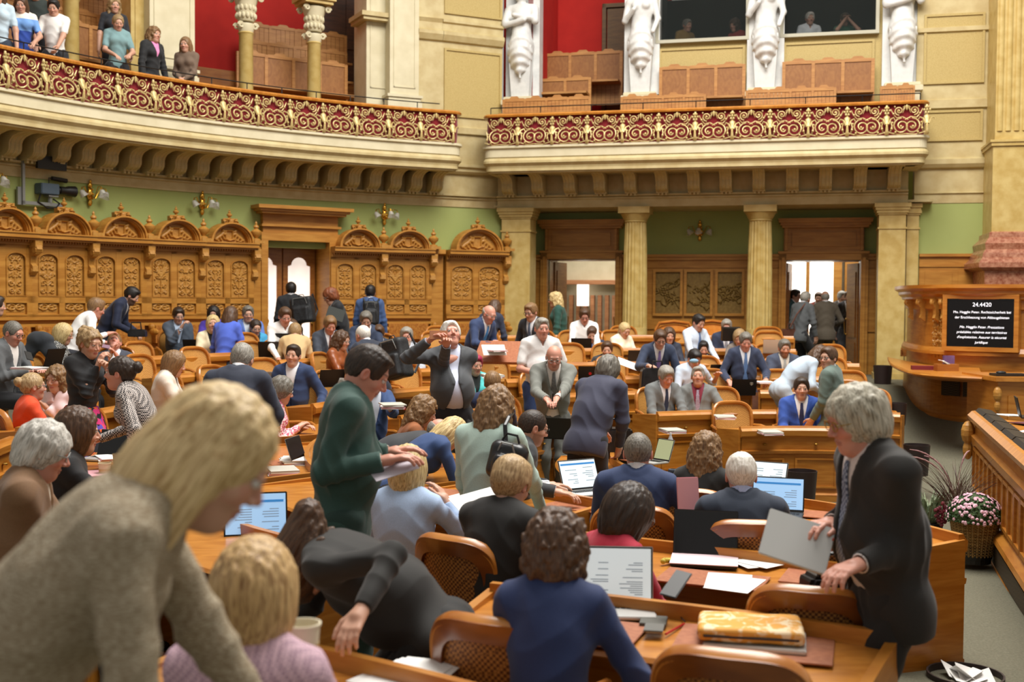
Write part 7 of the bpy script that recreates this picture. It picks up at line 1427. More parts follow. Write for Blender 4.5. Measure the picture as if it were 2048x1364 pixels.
for r, a, b in ((6.0, 160, 180), (4.8, 160, 194), (3.6, 187, 210)):
    rc = r+.72; n = max(1, int(round(math.radians(b-a)*r/.66)))
    for k in range(n):
        th = math.radians(a+(b-a)*(k+.5)/n); x, y = OX+rc*math.cos(th), OY+rc*math.sin(th)
        if min((x-u)**2+(y-v)**2 for u, v in used) > .42**2: empty_chair(x, y, th+PI/2)
for px, py, Y, lab in ((893, 1078, 5.25, 'cane-backed chair of the short-haired blonde in black'), (966, 1243, 3.75, 'empty cane-backed chair standing before the person in black bending down'), (1455, 1312, 3.3, 'empty cane-backed chair cut by the bottom edge, behind the yellow sleeve'), (1618, 1182, 4.3, 'empty cane-backed chair behind the grey-haired man\'s desk place'), (1700, 1080, 5.6, 'empty cane-backed chair hidden behind the grey-haired man with laptop')):
    q = P(px, py, Y); x, y = float(q[0]), float(q[1]); th = math.atan2(y-OY, x-OX); x -= .27*math.cos(th); y -= .27*math.sin(th); c = chair(x, y, lab, th+PI/2, z=float(q[2])-.915); used.append((x, y))
# ------------------------------------------------------------------ things on and around the desks
def rzof(face): return math.radians(-face)
def laptop(x, y, z, face, label, open_=105, w=.31, d=.215, body='silver', scr=None, group=None, tilt=None):
    "face: where its screen looks, 0 is away from the camera"
    m_ = silver if body == 'silver' else black; root = empty('laptop', (x, y, z), rzof(face)); m = MB(); m.box(-w/2, w/2, 0, d, 0, .014); m.build('keyboard_base', m_, root, bevel=.004)
    m = MB()
    for r_ in range(4):
        for k in range(12): a = -w/2+.025+k*(w-.05)/12; m.box(a, a+(w-.05)/12-.004, .02+r_*.022+.06*0+.005, .02+r_*.022+.018, .014, .016)
    m.build('keys', black, root); lid = empty('lid', (0, 0, .012)); lid.parent = root; lid.rotation_euler = (math.radians(90-open_)*-1*-1, 0, 0); lid.rotation_euler = (math.radians(open_-90), 0, 0)
    m = MB(); m.box(-w/2, w/2, -.006, 0, 0, d); m.build('lid_shell', m_ if body == 'silver' else black, lid, bevel=.003)
    m = MB(); m.box(-w/2+.003, w/2-.003, .0002, .001, .003, d-.003); m.build('bezel', black, lid)
    m = MB(); m.box(-w/2+.009, w/2-.009, .0005, .002, .016, d-.009); m.build('display', scr or scr_off, lid); tag(root, label, 'laptop', group); return root
scr_off = mat('display_off', '0b0b0d', rough=.2); scr_bg = mat('display_pale', 'bcc6c8', rough=.3, emit=.75); scr_bl = mat('display_blue', '8fb4d8', rough=.3, emit=.8); scr_wh = mat('display_white', 'c9d8de', rough=.3, emit=.8); tx_g = mat('display_text', '7a8894', rough=.5, emit=.3); tx_b = mat('display_band', '2f78b8', rough=.5, emit=.6)
def ui(root, rows, band=True, w=.31, d=.215, seed=1):
    lid = [c for c in root.children if c.name.startswith('lid')][0]; rr = random.Random(seed)
    if band: m = MB(); m.box(-w/2+.01, w/2-.01, .0022, .0028, d-.035, d-.022); m.build('header_band', tx_b, lid)
    m = MB()
    for k in range(rows):
        z_ = d-.055-k*(d-.08)/rows
        for c0 in (-.12, .02):
            if rr.random() < .75: m.box(c0, c0+rr.uniform(.03, .10), .0022, .0028, z_-.0035, z_)
    m.build('screen_lines', tx_g, lid)
def sheets(x, y, z, rz, n, label, m_=None, w=.21, d=.297, spread=.03, group=None, seed=0):
    rr = random.Random(seed+int(abs(x)*1000)); out = []
    for k in range(n):
        m = MB(); m.box(-w/2, w/2, -d/2, d/2, 0, .0015); o = m.build('paper_sheet', m_ or paper); o.location = (x+rr.uniform(-spread, spread)*(k > 0), y+rr.uniform(-spread, spread)*(k > 0), z+.0018*k); o.rotation_euler = (0, 0, rz+rr.uniform(-.35, .35)*(k > 0))
        tag(o, label if n == 1 else label+(', lowest' if k == 0 else ', topmost' if k == n-1 else ', %s from below' % ('second', 'third', 'fourth', 'fifth')[k-1]), 'paper', group or (None if n == 1 else label)); out.append(o)
    return out
def stack(x, y, z, rz, label, h=.04, cols=('f2f0ea', 'd9a0a8', 'e8e6e0', 'b8b4a8')):
    root = empty('paper_stack', (x, y, z), rz); rr = random.Random(int(abs(x*991)+abs(y*77))); t = 0; k = 0
    while t < h: th = rr.uniform(.004, .012); m = MB(); m.M = Matrix.Rotation(rr.uniform(-.15, .15), 4, 'Z'); m.box(-.105, .105, -.145, .145, t, t+th); m.build('paper_bundle', mat('paper_'+cols[k % len(cols)], cols[k % len(cols)], rough=.8), root); t += th+.0005; k += 1
    tag(root, label, 'papers')
def on(px, py, z): return onz(px, py, z)
def dz_at(x, y):
    best = min(DESKS, key=lambda D: min((x-q[0])**2+(y-q[1])**2 for q in D[1])); return best[2]-.068
def lay(px, py, Yg):
    "point of a desk top near depth Yg under the pixel"
    q = P(px, py, Yg); z = dz_at(float(q[0]), float(q[1]))
    for _ in range(3): x, y = onz(px, py, z); z = dz_at(x, y)
    return x, y, z
# near desk B
zB, zC, zD, zA = .32-.062, .24-.062, .18-.062, .32-.062
def slant(o, path_tan): o.rotation_euler[2] = path_tan
tB, tC, tD = -.36, -.42, -.52
for (px, py, z, w, d, rz, lab) in ((1508, 1290, zB, .56, .36, -.30, 'leather desk pad under the yellow sleeve and silver laptop'), (1150, 1262, zB, .5, .34, -.36, 'leather desk pad under the navy-clad woman\'s laptop'), (1655, 1160, zC, .42, .30, -.40, 'leather desk pad beside the white papers, by the dark suit'), (1425, 1160, zC, .5, .3, -.4, 'leather desk pad beneath the open black laptop and papers'),
                                   (1655, 1032, zD, .46, .26, -.42, 'leather desk pad behind the silver laptop held in hand'), (1165, 1015, zt(3.6, 214)-.068, .5, .3, -.6, 'leather desk pad between typing man and balding man'), (590, 925, zt(4.8, 196)-.068, .45, .3, .5, 'leather desk pad left of the man in green suit'), (870, 985, zt(4.8, 212)-.068, .45, .28, -.5, 'leather desk pad beyond the light blue jacket'), (215, 965, zt(6., 196)-.068, .5, .34, .6, 'leather desk pad by the wristwatch hand'), (1258, 918, zt(2.2, 188)-.088, .3, .26, -.9, 'small leather pad at the rounded desk end')):
    x, y = onz(px, py, z); pad(x, y, w, d, rz, z+.002, lab)
def sleeve():
    x, y = onz(1500, 1268, zB+.03); root = empty('laptop_sleeve', (x, y, zB+.026), -.17)
    def f(Q):
        q = np.abs(Q)-np.array([.168, .108, .007], f32); r = np.linalg.norm(np.maximum(q, 0), axis=1)+np.minimum(q.max(1), 0)-.019; return r+.003*wob(Q, 28)-.004*np.clip(1-np.abs(Q[:, 1])/.1, 0, 1)
    v, q_ = polygonise(f, (-.23, -.16, -.06), (.23, .16, .06), .006, .02)
    up_ = v[:, 2] > -.004
    sm = mat('sleeve_fabric', 'e0a040', 'f0d8b0', kind='noise', scale=(13, 13, 13), rough=.7, ramp=(.50, .60), detail=3, dist=1.5)
    o = bpy.data.objects.new('padded_case', mesh_np('padded_case', v, q_, sm)); C.objects.link(o); o.parent = root; o.location = (0, 0, .027)
    m = MB(); m.tube([(.185*math.cos(a)*(1 if abs(math.cos(a)) < 2 else 1), .126*math.sin(a)*-1, .030) for a in [PI*k/16 for k in range(17)]], .006, 6); 
    m = MB(); m.tube([(-.184, .06, .025), (-.185, -.10, .025), (-.165, -.126, .025), (.165, -.126, .025), (.185, -.10, .025), (.184, .06, .025)], .0055, 6); m.build('zip_edge', mat('zip', '3a2414', rough=.5), root); tag(root, 'yellow patterned laptop sleeve lying on a closed laptop', 'laptop sleeve')
    m = MB(); m.box(-.185, .175, -.135, .12, 0, .016); o = m.build('closed_laptop', silver, bevel=.004); o.location = (x+.02, y-.02, zB+.009); o.rotation_euler = (0, 0, -.24); tag(o, 'closed silver laptop lying under the yellow patterned sleeve', 'laptop')
sleeve()
x, y = onz(1238, 1232, zB); L1 = laptop(x, y+.02, zB+.008, 180-5, 'silver laptop with a spreadsheet on screen, before the woman in navy blazer', 100, scr=scr_bg, w=.325, d=.225); L1.rotation_euler = (0, 0, PI+.0-.05)
L1.location = (float(onz(1226, 1214, zB)[0]), float(onz(1226, 1214, zB)[1]), zB+.008); ui(L1, 16, False, seed=4)
x, y = onz(1410, 1118, zC); L2 = laptop(x, y, zC+.006, 180, 'open black laptop with dark screen and pink cover on the second desk', 108, body='black', w=.33, d=.235); L2.rotation_euler = (0, 0, PI-.20)
m = MB(); m.box(-.168, .168, .0, .235, .014, .018); m.build('pink_cover', mat('cover_pink', 'e8cdd2', rough=.7), L2)
for (px, py, z, rz, lab, s_) in ((1530, 1125, zC, -.9, 'white papers fanned beside the open black laptop', 5), (1470, 1172, zC, -.5, 'white sheets at the edge under the black laptop', 2), (640+200, 1352, zA, -.3, 'white papers lying on the nearest desk', 3), (930, 1000, zt(4.8, 215)-.068, -.6, 'white paper sheets before the woman in light blue', 3), (1140, 985, zt(3.6, 212)-.06, -.4, 'papers beneath the typing man\'s laptop', 3)):
    x, y = onz(px, py, z); sheets(x, y, z+.010, rz, s_, lab, spread=.07)
x, y = onz(1600, 985+60, zD); 
x, y = onz(1558, 1030, zD); L3 = laptop(x+.0, y+.05, zD+.004, 185, 'laptop with blue web page before the white-haired man in navy', 112, body='black', scr=scr_bl, w=.34, d=.23); L3.rotation_euler = (0, 0, PI-.30); ui(L3, 9, True, seed=2)
q = P(1527, 975, 8.2); L4 = laptop(float(q[0]), float(q[1]), float(q[2])-.03, 170, 'slim laptop with white page beyond the white-haired man', 115, scr=scr_wh); L4.rotation_euler = (0, 0, PI-.5); ui(L4, 8, False, seed=3)
zz = zt(3.6, 212)-.06; x, y = onz(1165, 985, zz); L5 = laptop(x, y, zz+.008, 160, 'bright laptop at which the man with black glasses types', 112, scr=scr_wh, w=.32, d=.22); L5.rotation_euler = (0, 0, PI+.55); ui(L5, 10, True, seed=5)
zz = zt(6.0, 208)-.06; x, y = onz(512, 1078, .24); L6 = laptop(x, y, .24, 160, 'dark laptop with blue and white page behind the blonde bob', 108, body='black', scr=scr_bl, w=.33, d=.235); L6.rotation_euler = (0, 0, PI+.25); ui(L6, 10, True, seed=6)
zz = zt(2.2, 185)-.088; x, y = onz(1322, 925, zz); L7 = laptop(x, y, zz+.004, 200, 'small laptop with a greenish page on the rounded desk', 110, scr=mat('display_green', '9aa07a', emit=.5), w=.2, d=.2); L7.rotation_euler = (0, 0, PI-.9)
# more laptops across the rows: column, row, depth
LT = [(104, 712, 12.6, 285, 'dark laptop before the blonde woman in dotted blouse', 'black'), (390, 672, 15.8, 5, 'black laptop lid beside the man resting chin on hand', 'black'), (560, 668, 15.3, 10, 'dark laptop before the man in white shirt by the glazed door', 'black'), (541, 692, 15.2, 355, 'wide black laptop beside the woman in turquoise cardigan', 'black'), (522, 738, 12.9, 350, 'light grey tablet computer facing the grey-haired man', 'silver'),
      (662, 731, 13.4, 330, 'black laptop beside the water bottle', 'black'), (730, 690, 14.6, 0, 'silver laptop before the man with parted grey hair', 'silver'), (812, 750, 11.9, 20, 'black laptop with a red sticker behind the photographing man', 'black'), (1163, 664, 17.4, 5, 'brown laptop of the man in the doorway', 'black'), (1276, 683, 16.8, 355, 'black laptop before the blonde woman in cream top', 'black'), (1180, 735, 15.0, 0, 'dark laptop before the man with red tie', 'black'),
      (1487, 768, 14.4, 0, 'dark laptop with a small shield emblem under the patterned blue tie', 'black'), (1547, 690, 17.3, 10, 'silver laptop lid behind the bearded man in slate suit', 'silver'), (1118, 818, 10.9, 20, 'black tablet before the bald man in grey suit', 'black'), (1440, 720, 15.6, 350, 'black laptop with a red badge behind the man with face mask', 'black'), (445, 735, 12.8, 20, 'tablet computer before the curly-haired woman', 'silver'), (333, 742, 12.2, 70, 'brown laptop before the woman in cream jacket', 'black'), (225, 865, 8.9, 200, 'open laptop beside the paper cups', 'silver'), (600, 872, 9.0, 100, 'silver laptop among papers by the pink patterned blouse', 'silver')]
for px, py, Y, fc, lab, bd in LT:
    q = P(px, py, Y); x, y = float(q[0]), float(q[1]); z = dz_at(x, y); z = z if abs(z-float(q[2])+.1) < .55 else float(q[2])-.12
    L = laptop(x, y, z+.002, fc, lab, 108, body=bd, w=.31, d=.21)
    if 'shield' in lab:
        lid = [c for c in L.children if c.name.startswith('lid')][0]; m = MB(); s_ = .017; sh_pts = [(.09+s_*a, .15+s_*b) for a, b in ((-1, 1), (1, 1), (1, -.2), (0, -1.2), (-1, -.2))]; m.tube([(a, -.0072, b) for a, b in sh_pts], .0018, 4, True); m.box(.09-.008, .09+.008, -.0085, -.006, .15-.003, .15+.003); m.box(.09-.003, .09+.003, -.0085, -.006, .15-.008, .15+.008); m.build('shield_emblem', mat('emblem_white', 'e8dcc0', rough=.5), lid)
    if 'red' in lab:
        lid = [c for c in L.children if c.name.startswith('lid')][0]; m = MB(); m.prism([(.02*math.cos(a), .11+.02*math.sin(a)) for a in [2*PI*k/14 for k in range(14)]], 'y', -.0085, -.006); m.build('round_sticker', mat('sticker_red', 'c8202a', rough=.5), lid)
PS = [(60, 735, 11.0, 1.2, 'newspaper on the desk of the man in grey suit with phone'), (225, 880, 8.8, .4, 'papers beside the open laptop and paper cups'), (200, 925, 7.9, .3, 'white papers under the paper cup'), (205, 948, 7.6, .3, 'white folder above the leather pad'), (590, 868, 9.0, .2, 'heap of papers by the pink patterned blouse'), (565, 893, 8.5, .2, 'white binder at the end of the desk'), (640, 855, 9.6, 0, 'papers behind the man in green suit'), (785, 812, 10.4, .2, 'folders held by the hidden man in blue'), (985, 752, 12.4, .1, 'pink and white papers past the magenta hair'), (990, 700, 14.7, .5, 'loose white papers before the bald man in blue'), (1345, 848, 9.9+2.2, .1, 'white papers before the man in grey suit'), (1450, 818, 12.8, 0, 'paper pile beside the man in burgundy shirt'), (1540, 862, 12.0, 0, 'white paper lying on the front desk'), (1230, 762, 14.0, 0, 'grey folder on the desk near the man in charcoal suit'), (1530, 745, 15.0, 0, 'sheet on the desk of the bearded man in slate suit'), (1300, 735, 15.0, 0, 'papers beside the black briefcase'), (700, 735, 13.8, .2, 'notes before the woman in rust jacket')]
for px, py, Y, rz, lab in PS:
    q = P(px, py, Y); x, y = float(q[0]), float(q[1]); z = dz_at(x, y); z = z if abs(z-float(q[2])) < .25 else float(q[2])-.02; stack(x, y, z+.002, rz, lab, .02+.02*((px*7) % 3)/2)
# newspaper bottom left
x, y = onz(25, 1165, .22)
for k, c in enumerate(('f0efe9', 'e6b8b0', 'efece6')):
    m = MB(); m.box(-.16, .16, -.12, .12, 0, .004); o = m.build('newspaper_sheet', mat('news_'+c, c, 'c9c2bc', scale=(60, 60, 60), rough=.9, ramp=(.55, .75))); o.location = (x+.03*k, y-.05*k, .24+.006*k); o.rotation_euler = (0, .1*k-.1, .3+.3*k); tag(o, ('newspaper spread beside the brown jacket, bottom sheet', 'salmon newspaper sheet beside the brown jacket', 'folded newspaper sheet on top beside the brown jacket')[k], 'newspaper')
m = MB(); m.box(-.4, .4, -.3, .3, -.6, 0); x, y = onz(10, 1180, .22); m.build('side_table', oak_h, loc=(x, y, .232)); tag(bpy.data.objects['side_table'], 'oak table end holding newspapers in the corner', 'table')
# paper cups
def cup(px, py, Y, label, h=.11, r=.042, m_=None, z=None, lid=None):
    q = P(px, py, Y); root = MB(); root.lathe([(r*.72, 0), (r, h), (r*1.06, h), (r*1.06, h+.006), (r*.96, h+.006), (r*.70, .006)], 20); o = root.build('paper_cup', m_ or mat('cup_paper', 'dcc8a0', rough=.7), smooth=True); zz = float(q[2])-h if z is None else z; d_ = dz_at(float(q[0]), float(q[1])); zz = d_ if z is None and abs(d_-zz) < .25 else zz; o.location = (float(q[0]), float(q[1]), zz)
    b = MB(); b.lathe([(r*.80, .25*h), (r*.94, .68*h), (r*.955, .68*h), (r*.82, .25*h)], 20); b.build('sleeve_band', mat('cup_band', 'c9a566', rough=.7), o)
    if lid: l = MB(); l.lathe([(r*1.08, h), (r*1.08, h+.012), (.001, h+.015)], 20); l.build('cup_lid', black, o)
    tag(o, label, 'cup'); return o
cup(209, 884, 7.9, 'tan paper cup next to the dark-haired woman in black'); cup(237, 862, 8.3, 'tan paper cup beside the houndstooth sleeve'); cup(605, 1250, 2.9, 'cream paper cup in front of the bending person', .14, .045, mat('cup_cream', 'e6dcc0', rough=.7)); cup(75, 1050, 3.75, 'glass coffee tumbler with dark lid beside the brown jacket', .15, .040, z=.232, m_= mat('tumbler', '7a4a44', rough=.2), lid=1)
# bottles
def bottle(px, py0, py1, Y, label, c='d9dce0'):
    a, b = P(px, py0, Y), P(px, py1, Y); h = float(a[2]-b[2]); r = h*.15; m = MB(); m.lathe([(r*.9, 0), (r, .02*h), (r, .62*h), (r*.45, .82*h), (r*.42, .9*h), (.001, .9*h)], 16); o = m.build('water_bottle', mat('bottle_'+c, c, rough=.1, alpha=.6), smooth=True); d_ = dz_at(float(b[0]), float(b[1])); o.location = (float(b[0]), float(b[1]), d_ if abs(d_-b[2]) < .40 else float(b[2])); m = MB(); m.lathe([(r*1.02, .3*h), (r*1.02, .55*h)], 16); m.build('bottle_label', paper, o); m = MB(); m.lathe([(r*.46, .88*h), (r*.46, h), (.001, h)], 12); m.build('bottle_cap', mat('cap_white', 'e8e8e8', rough=.4), o); tag(o, label, 'bottle')
bottle(674, 707, 735, 13.6, 'clear water bottle beside the woman in rust jacket'); bottle(1341, 847, 882, 11.0, 'clear water bottle standing on the desk under the grey suits'); bottle(432, 733, 748, 12.4, 'dark green bottle near the curly-haired woman', '3f4a20')
# phones, pens, small things on the near desk
def slab(name, px, py, z, w, d, h, rz, m_, label, cat, bevel=.002): 
    x, y = onz(px, py, z); m = MB(); m.box(-w/2, w/2, -d/2, d/2, 0, h); o = m.build(name, m_, bevel=bevel); o.location = (x, y, z); o.rotation_euler = (0, 0, rz); tag(o, label, cat); return o
o = slab('card_wallet', 1307, 1248, zB+.002, .10, .12, .018, -.2, mat('wallet_grey', '55544c', rough=.6), 'grey pouch with keys on the front desk', 'pouch'); slab('smartphone', 1308, 1258, zB+.020, .072, .1, .008, -.2, mat('phone_grey', '6a6a66', rough=.4), 'grey phone lying on the grey pouch', 'phone')
x, y = onz(1312, 1212, zB+.02); m = MB(); m.ball((0, 0, .02), (.034, .025, .018), 16, 10); o = m.build('earphone_case', mat('white_plastic', 'ecebe6', rough=.3), smooth=True); o.location = (x, y, zB+.005); tag(o, 'white rounded earphone case at the desk rail', 'case')
x, y = onz(1350, 1262, zB); m = MB(); m.tube([(-.045, -.07, .006), (.045, .07, .006)], .0045, 6); o = m.build('red_pen', mat('pen_red', 'b01f22', rough=.3)); o.location = (x, y, zB+.002); tag(o, 'red pen lying across the black cable', 'pen')
x, y = onz(1375, 1222, zB); m = MB(); m.tube([(0, 0, .01), (-.03, -.03, .03), (-.05, -.09, .012), (-.045, -.16, .010), (-.04, -.2, .010)], .0028, 5); o = m.build('charging_cable', black); o.location = (x, y, zB+.002); tag(o, 'thin black cable with white plug on the front desk', 'cable')
for px, py, z, rz, lab in ((1352, 1222, zB, -.3, 'oval desk socket beside the yellow sleeve'), (1715, 1275, zB, -.25, 'brass desk socket plate at the end of the front desk'), (1315, 1095, zC, -.4, 'desk socket plate with cables beside the black laptop'), (1548, 1122, zC, -.4, 'desk socket plate under white papers'), (690, 1336, zA, -.3, 'desk microphone plate on the nearest desk'), (1540, 1008, zD, -.4, 'desk socket plate beyond the blue web page laptop')):
    x, y = onz(px, py, z); root = MB(); root.box(-.05, .05, -.022, .022, 0, .012); o = root.build('desk_socket', mat('brass_dark', '6e5a34', rough=.4, metal=.6), bevel=.003); o.location = (x, y, z+.002); o.rotation_euler = (0, 0, rz); m = MB(); m.lathe([(.001, .013), (.02, .013), (.02, .015), (.001, .015)], 16, (-.02, 0, 0)); m.box(.01, .045, -.015, .015, .012, .016); m.build('socket_lid', mat('socket_lid', 'b8b0a0', '7aa86a', scale=(60, 60, 60), rough=.4), o); tag(o, lab, 'socket')
x, y = onz(1332, 1128, zC); m = MB()
for k in range(5): m.ball((-.02+.012*k, .004*math.sin(k*2), .014+.003*math.sin(k)), .014, 8, 6)
o = m.build('yellow_wrapper', mat('wrapper', 'd9c84a', 'b09a2a', scale=(60, 60, 60))); o.location = (x, y, zC+.002); o.rotation_euler = (0, 0, .6); tag(o, 'crumpled yellow wrapper left of the pink cover', 'wrapper')
# headphones
zz = zt(2.2, 185)-.08; x, y = onz(1345, 945, zz+.03); m = MB(); m.tube([(-.09+.0*math.cos(a), 0, 0) if 0 else (.085*math.cos(a)-.04, .10*math.sin(a)*.9, .018) for a in [PI*.25+PI*1.3*k/14 for k in range(15)]], .010, 7); hp_m = mat('headphone_blue', '3c4654', rough=.5); o = m.build('headphones', hp_m, smooth=True)
for s_ in (-1, 1):
    c = MB(); c.M = Matrix.Translation((.035, s_*.05, .03)); c.lathe([(.001, -.02), (.038, -.018), (.042, 0), (.038, .018), (.022, .02), (.02, .012), (.001, .012)], 16); c.build('ear_cup', hp_m, o, smooth=True)
o.location = (x, y, zz); o.rotation_euler = (0, 0, .4); tag(o, 'blue-grey headphones lying on the rounded desk', 'headphones')
# held things
def held(name, px, py, Y, w, d, h, rot, m_, label, cat, bevel=.003):
    q = P(px, py, Y); m = MB(); m.box(-w/2, w/2, -d/2, d/2, -h/2, h/2); o = m.build(name, m_, bevel=bevel); o.location = tuple(map(float, q)); o.rotation_euler = rot; tag(o, label, cat); return o
G = {i['short']: i for i in ALLP}
o = held('silver_laptop', 1594, 1083, 4.25, .25, .19, .016, (math.radians(55), math.radians(16), math.radians(-12)), silver, 'closed silver laptop held out by the tall grey-haired man', 'laptop')
m = MB(); m.tube([(.12, .05, .009), (.125, .05, .009)], .006, 6); m.build('small_mark', mat('mark_red', 'c04a3a', rough=.5), o)
held('pink_booklet', 1376, 990, 6.45, .13, .20, .008, (math.radians(80), 0, math.radians(12)), pinkp, 'pink booklet held up by the balding man in blue suit', 'booklet')
held('read_paper', 785, 935, 4.95, .2, .14, .003, (math.radians(20), math.radians(-14), .4), mat('lilac_paper', 'd3ccd6', rough=.8), 'pale papers in the hands of the man in green suit', 'paper')
held('white_sheet', 955, 1003, 5.9, .25, .18, .002, (math.radians(22), math.radians(-10), .5), paper, 'white sheet held by the woman in light blue jacket', 'paper')
held('smartphone', 877, 670, 9.6, .15, .008, .075, (math.radians(-10), 0, math.radians(8)), mat('phone_copper', 'b97f5c', rough=.35), 'copper phone held up by the white-haired man', 'phone')
held('smartphone', 58, 712, 10.95, .07, .14, .009, (.6, .3, .8), black, 'black phone in the hands of the man in grey suit', 'phone'); held('smartphone', 206, 692, 13.1, .15, .075, .009, (.5, .2, .3), mat('phone_mauve', '8a6a7a', rough=.4), 'phone held up by the man tilting his head back', 'phone'); held('smartphone', 1104, 797, 11.2, .012, .10, .13, (.2, 0, .1), black, 'dark phone between the hands of the bald man in grey', 'phone'); held('smartphone', 1352, 1168, 4.45, .07, .15, .009, (.5, .1, -.6), black, 'black phone in the hand of the woman in red', 'phone')
held('white_sheet', 524, 700, 15.6, .2, .13, .002, (1.0, 0, .5), paper, 'sheet of paper read by the woman in turquoise cardigan', 'paper'); held('white_sheet', 1256, 728, 15.4, .28, .2, .002, (.5, .35, .2), paper, 'sheet of paper swung by the bearded man in dark suit', 'paper'); held('grey_folder', 671, 628, 17.1, .26, .03, .18, (0, .3, .2), mat('folder_grey', '4a504e', rough=.6), 'dark grey folder under the fair-haired man\'s arm', 'folder')
held('open_lectern_board', 1000, 705, 14.9, .62, .45, .04, (math.radians(35), 0, -.25), leather, 'raised leather writing board beside the bald man in blue', 'writing board'); held('white_sheet', 988, 700, 14.7, .3, .22, .004, (math.radians(35), 0, .2), paper, 'white sheets lying on the raised leather board', 'paper'); held('dark_case', 1462, 668, 17.2, .28, .1, .2, (.2, 0, .1), black, 'dark case being closed by the grey-haired man in navy', 'case')
# backpacks
def backpack(px, py, Y, w, h, d, rz, label, m_=None, tilt=0, strap=True):
    q = P(px, py, Y); root = empty('backpack', tuple(map(float, q)), rz); root.rotation_euler = (0, math.radians(tilt), rz)
    def f(Q): qq = np.abs(Q)-np.array([w/2-.05, d/2-.05, h/2-.07], f32); r = np.linalg.norm(np.maximum(qq, 0), axis=1)+np.minimum(qq.max(1), 0)-.05; fr = np.abs(Q-np.array([0, -d/2, -h*.15], f32))-np.array([w/2-.08, .02, h*.2], f32); r = smin(r, np.linalg.norm(np.maximum(fr, 0), axis=1)+np.minimum(fr.max(1), 0)-.03, .02); return r+.006*wob(Q, 26)
    v, q_ = polygonise(f, (-w/2-.05, -d/2-.09, -h/2-.05), (w/2+.05, d/2+.05, h/2+.05), .012, .03); m_ = m_ or mat('rucksack', '191a1c', '2b2d30', scale=(60, 60, 60), rough=.6)
    o = bpy.data.objects.new('pack_body', mesh_np('pack_body', v, q_, m_)); C.objects.link(o); o.parent = root
    m = MB(); m.tube([(-.05, 0, h/2-.02), (-.03, 0, h/2+.02), (.03, 0, h/2+.02), (.05, 0, h/2-.02)], .007, 6); m.build('grab_handle', m_, root)
    m = MB(); m.tube([(-w/2+.06, -d/2+.005, h*.2), (-w/2+.08, -d/2-.01, h*.42), (w/2-.08, -d/2-.01, h*.42), (w/2-.06, -d/2+.005, h*.2)], .006, 5); m.build('zip', grey, root)
    if strap:
        for sx in (-1, 1): m = MB(); m.tube([(sx*.09, d/2, h/2-.06), (sx*.12, d/2+.08, h/2+.02), (sx*.13, d/2+.2, -.02), (sx*.11, d/2+.05, -h/2+.06)], .016, 6, flat=.4); m.build('shoulder_strap', m_, root)
    tag(root, label, 'backpack'); return root
backpack(606, 620, 18.55, .36, .46, .22, -.2, 'large black backpack on the man at the glazed door', tilt=-8); backpack(742, 626, 18.3, .26, .42, .14, .1, 'small black backpack on the man in blue suit'); backpack(792, 718, 13.1, .34, .5, .2, -.6, 'grey-black rucksack on the white-haired bending man', tilt=-14); backpack(1015, 922, 6.35, .22, .26, .12, -.3, 'black leather rucksack hanging on the woman in mint jacket', mat('black_leather', '141415', '26272a', scale=(9, 9, 9), rough=.35), 10, False)
m = MB(); m.tube([tuple(P(a, b, c)) for a, b, c in ((1012, 885, 6.45), (1010, 850, 6.48), (1018, 833, 6.55), (1026, 825, 6.7))], .012, 6, flat=.4); tag(m.build('shoulder_strap', mat('black_leather', '141415')), 'black strap over the mint jacket\'s shoulder', 'strap')
def bag(px, py, Y, w, h, d, rz, label, m_):
    q = P(px, py, Y); root = empty('briefcase', tuple(map(float, q)), rz); m = MB(); m.prism([(-w/2, -h/2), (w/2, -h/2), (w/2*.92, h/2*.7), (w/2*.8, h/2), (-w/2*.8, h/2), (-w/2*.92, h/2*.7)], 'y', -d/2, d/2); m.build('bag_body', m_, root, bevel=.015); m = MB(); m.tube([(-.07, -d/2, h/2), (-.06, -d/2, h/2+.09), (.06, -d/2, h/2+.09), (.07, -d/2, h/2)], .010, 6); m.build('handle', m_, root); tag(root, label, 'bag')
bl_ = mat('black_leather', '141415'); bag(1312, 758, 14.6, .42, .28, .16, .1, 'black leather briefcase before the man with purple tie', bl_); bag(1578, 672, 20.7, .34, .26, .12, .3, 'brown leather bag slung on the grey-haired man at the doorway', mat('bag_brown', '5a3424', rough=.5)); bag(275, 666, 15.3, .24, .10, .12, 0, 'black camera bag handled by the bending bearded man', bl_); bag(150, 756, 11.9, .26, .32, .15, .4, 'black bag beside the woman in black jacket', bl_); bag(1656, 1185, 4.55, .22, .16, .12, .2, 'black bag with grey strap under the tall grey-haired man\'s hand', bl_); bag(1235, 905, 10.4, .3, .45, .2, 0, 'black bag beside the leaning man in charcoal suit', bl_)
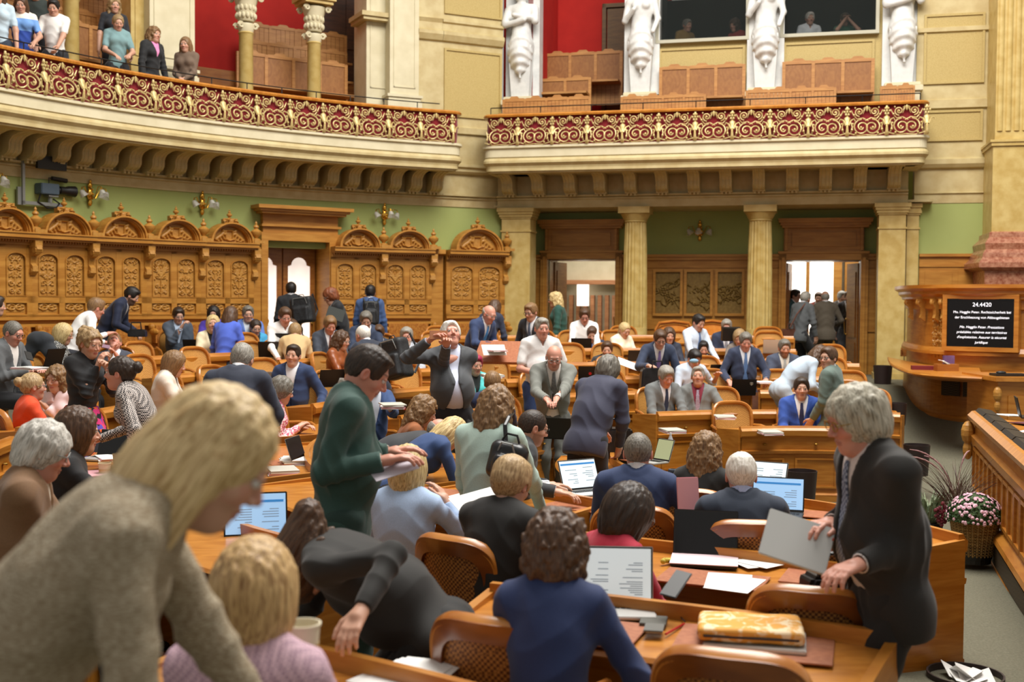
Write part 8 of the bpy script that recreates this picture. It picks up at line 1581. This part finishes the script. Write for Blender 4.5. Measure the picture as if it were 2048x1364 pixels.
m = MB(); m.tube([tuple(P(a, b, c)) for a, b, c in ((1580, 655, 20.6), (1594, 628, 20.6), (1610, 608, 20.75), (1618, 603, 20.9))], .014, 6); tag(m.build('shoulder_strap', mat('bag_brown', '5a3424')), 'brown strap across the grey suit at the doorway', 'strap')
# jackets hung over chair backs
def hung(px, py, Y, w, h, label, c):
    q = P(px, py, Y)
    def f(Q):
        r = ell(Q, (0, 0, .02), (w/2, .07, h*.4)); r = smin(r, ell(Q, (-w*.33, 0, -.12), (.09, .06, h*.4)), .05); r = smin(r, ell(Q, (w*.33, 0, -.12), (.09, .06, h*.4)), .05); r = smax(r, -ell(Q, (0, -.04, -.22), (w*.22, .2, h*.42)), .03); return r+.012*wob(Q, 20)
    v, q_ = polygonise(f, (-w/2-.12, -.16, -h), (w/2+.12, .16, h*.6), .014, .03); o = bpy.data.objects.new('hung_jacket', mesh_np('hung_jacket', v, q_, cloth_mat(c))); C.objects.link(o); o.location = tuple(map(float, q)); tag(o, label, 'jacket')
hung(80, 682, 12.9, .32, .24, 'dark grey jacket hung over a chair behind the phone man', '2c3036'); hung(14, 765, 12.2, .40, .36, 'charcoal jacket draped over a chair by the woman in orange', '26282a'); hung(1412, 725, 14.7, .1, .1, 'black mask strap cloth by the bearded man', '1a1a1c') if 0 else None
q = P(1388, 722, 14.72); m = MB(); m.ball((0, 0, 0), (.06, .03, .03), 10, 6); o = m.build('face_mask', mat('mask_blue', '8ab0c8', rough=.8)); o.location = tuple(map(float, q)); tag(o, 'light blue face mask on the man in light blue shirt', 'mask')
# blue stripes on the gallery sweater
i = G['girl in blue and white sweater']; tag(i['o'])
for ch_ in i['o'].children:
    if ch_.name.startswith('t_shirt'):
        me = ch_.data; me.materials.append(cloth_mat('e6e0d2')); me.materials.append(cloth_mat('24449a')); zc_ = float(i['Cc'][2]); mi = np.array([1 if p_.center[2] > zc_+.07 else (2 if p_.center[2] < zc_-.10 else 0) for p_ in me.polygons], np.int32); me.polygons.foreach_set('material_index', mi); me.update()
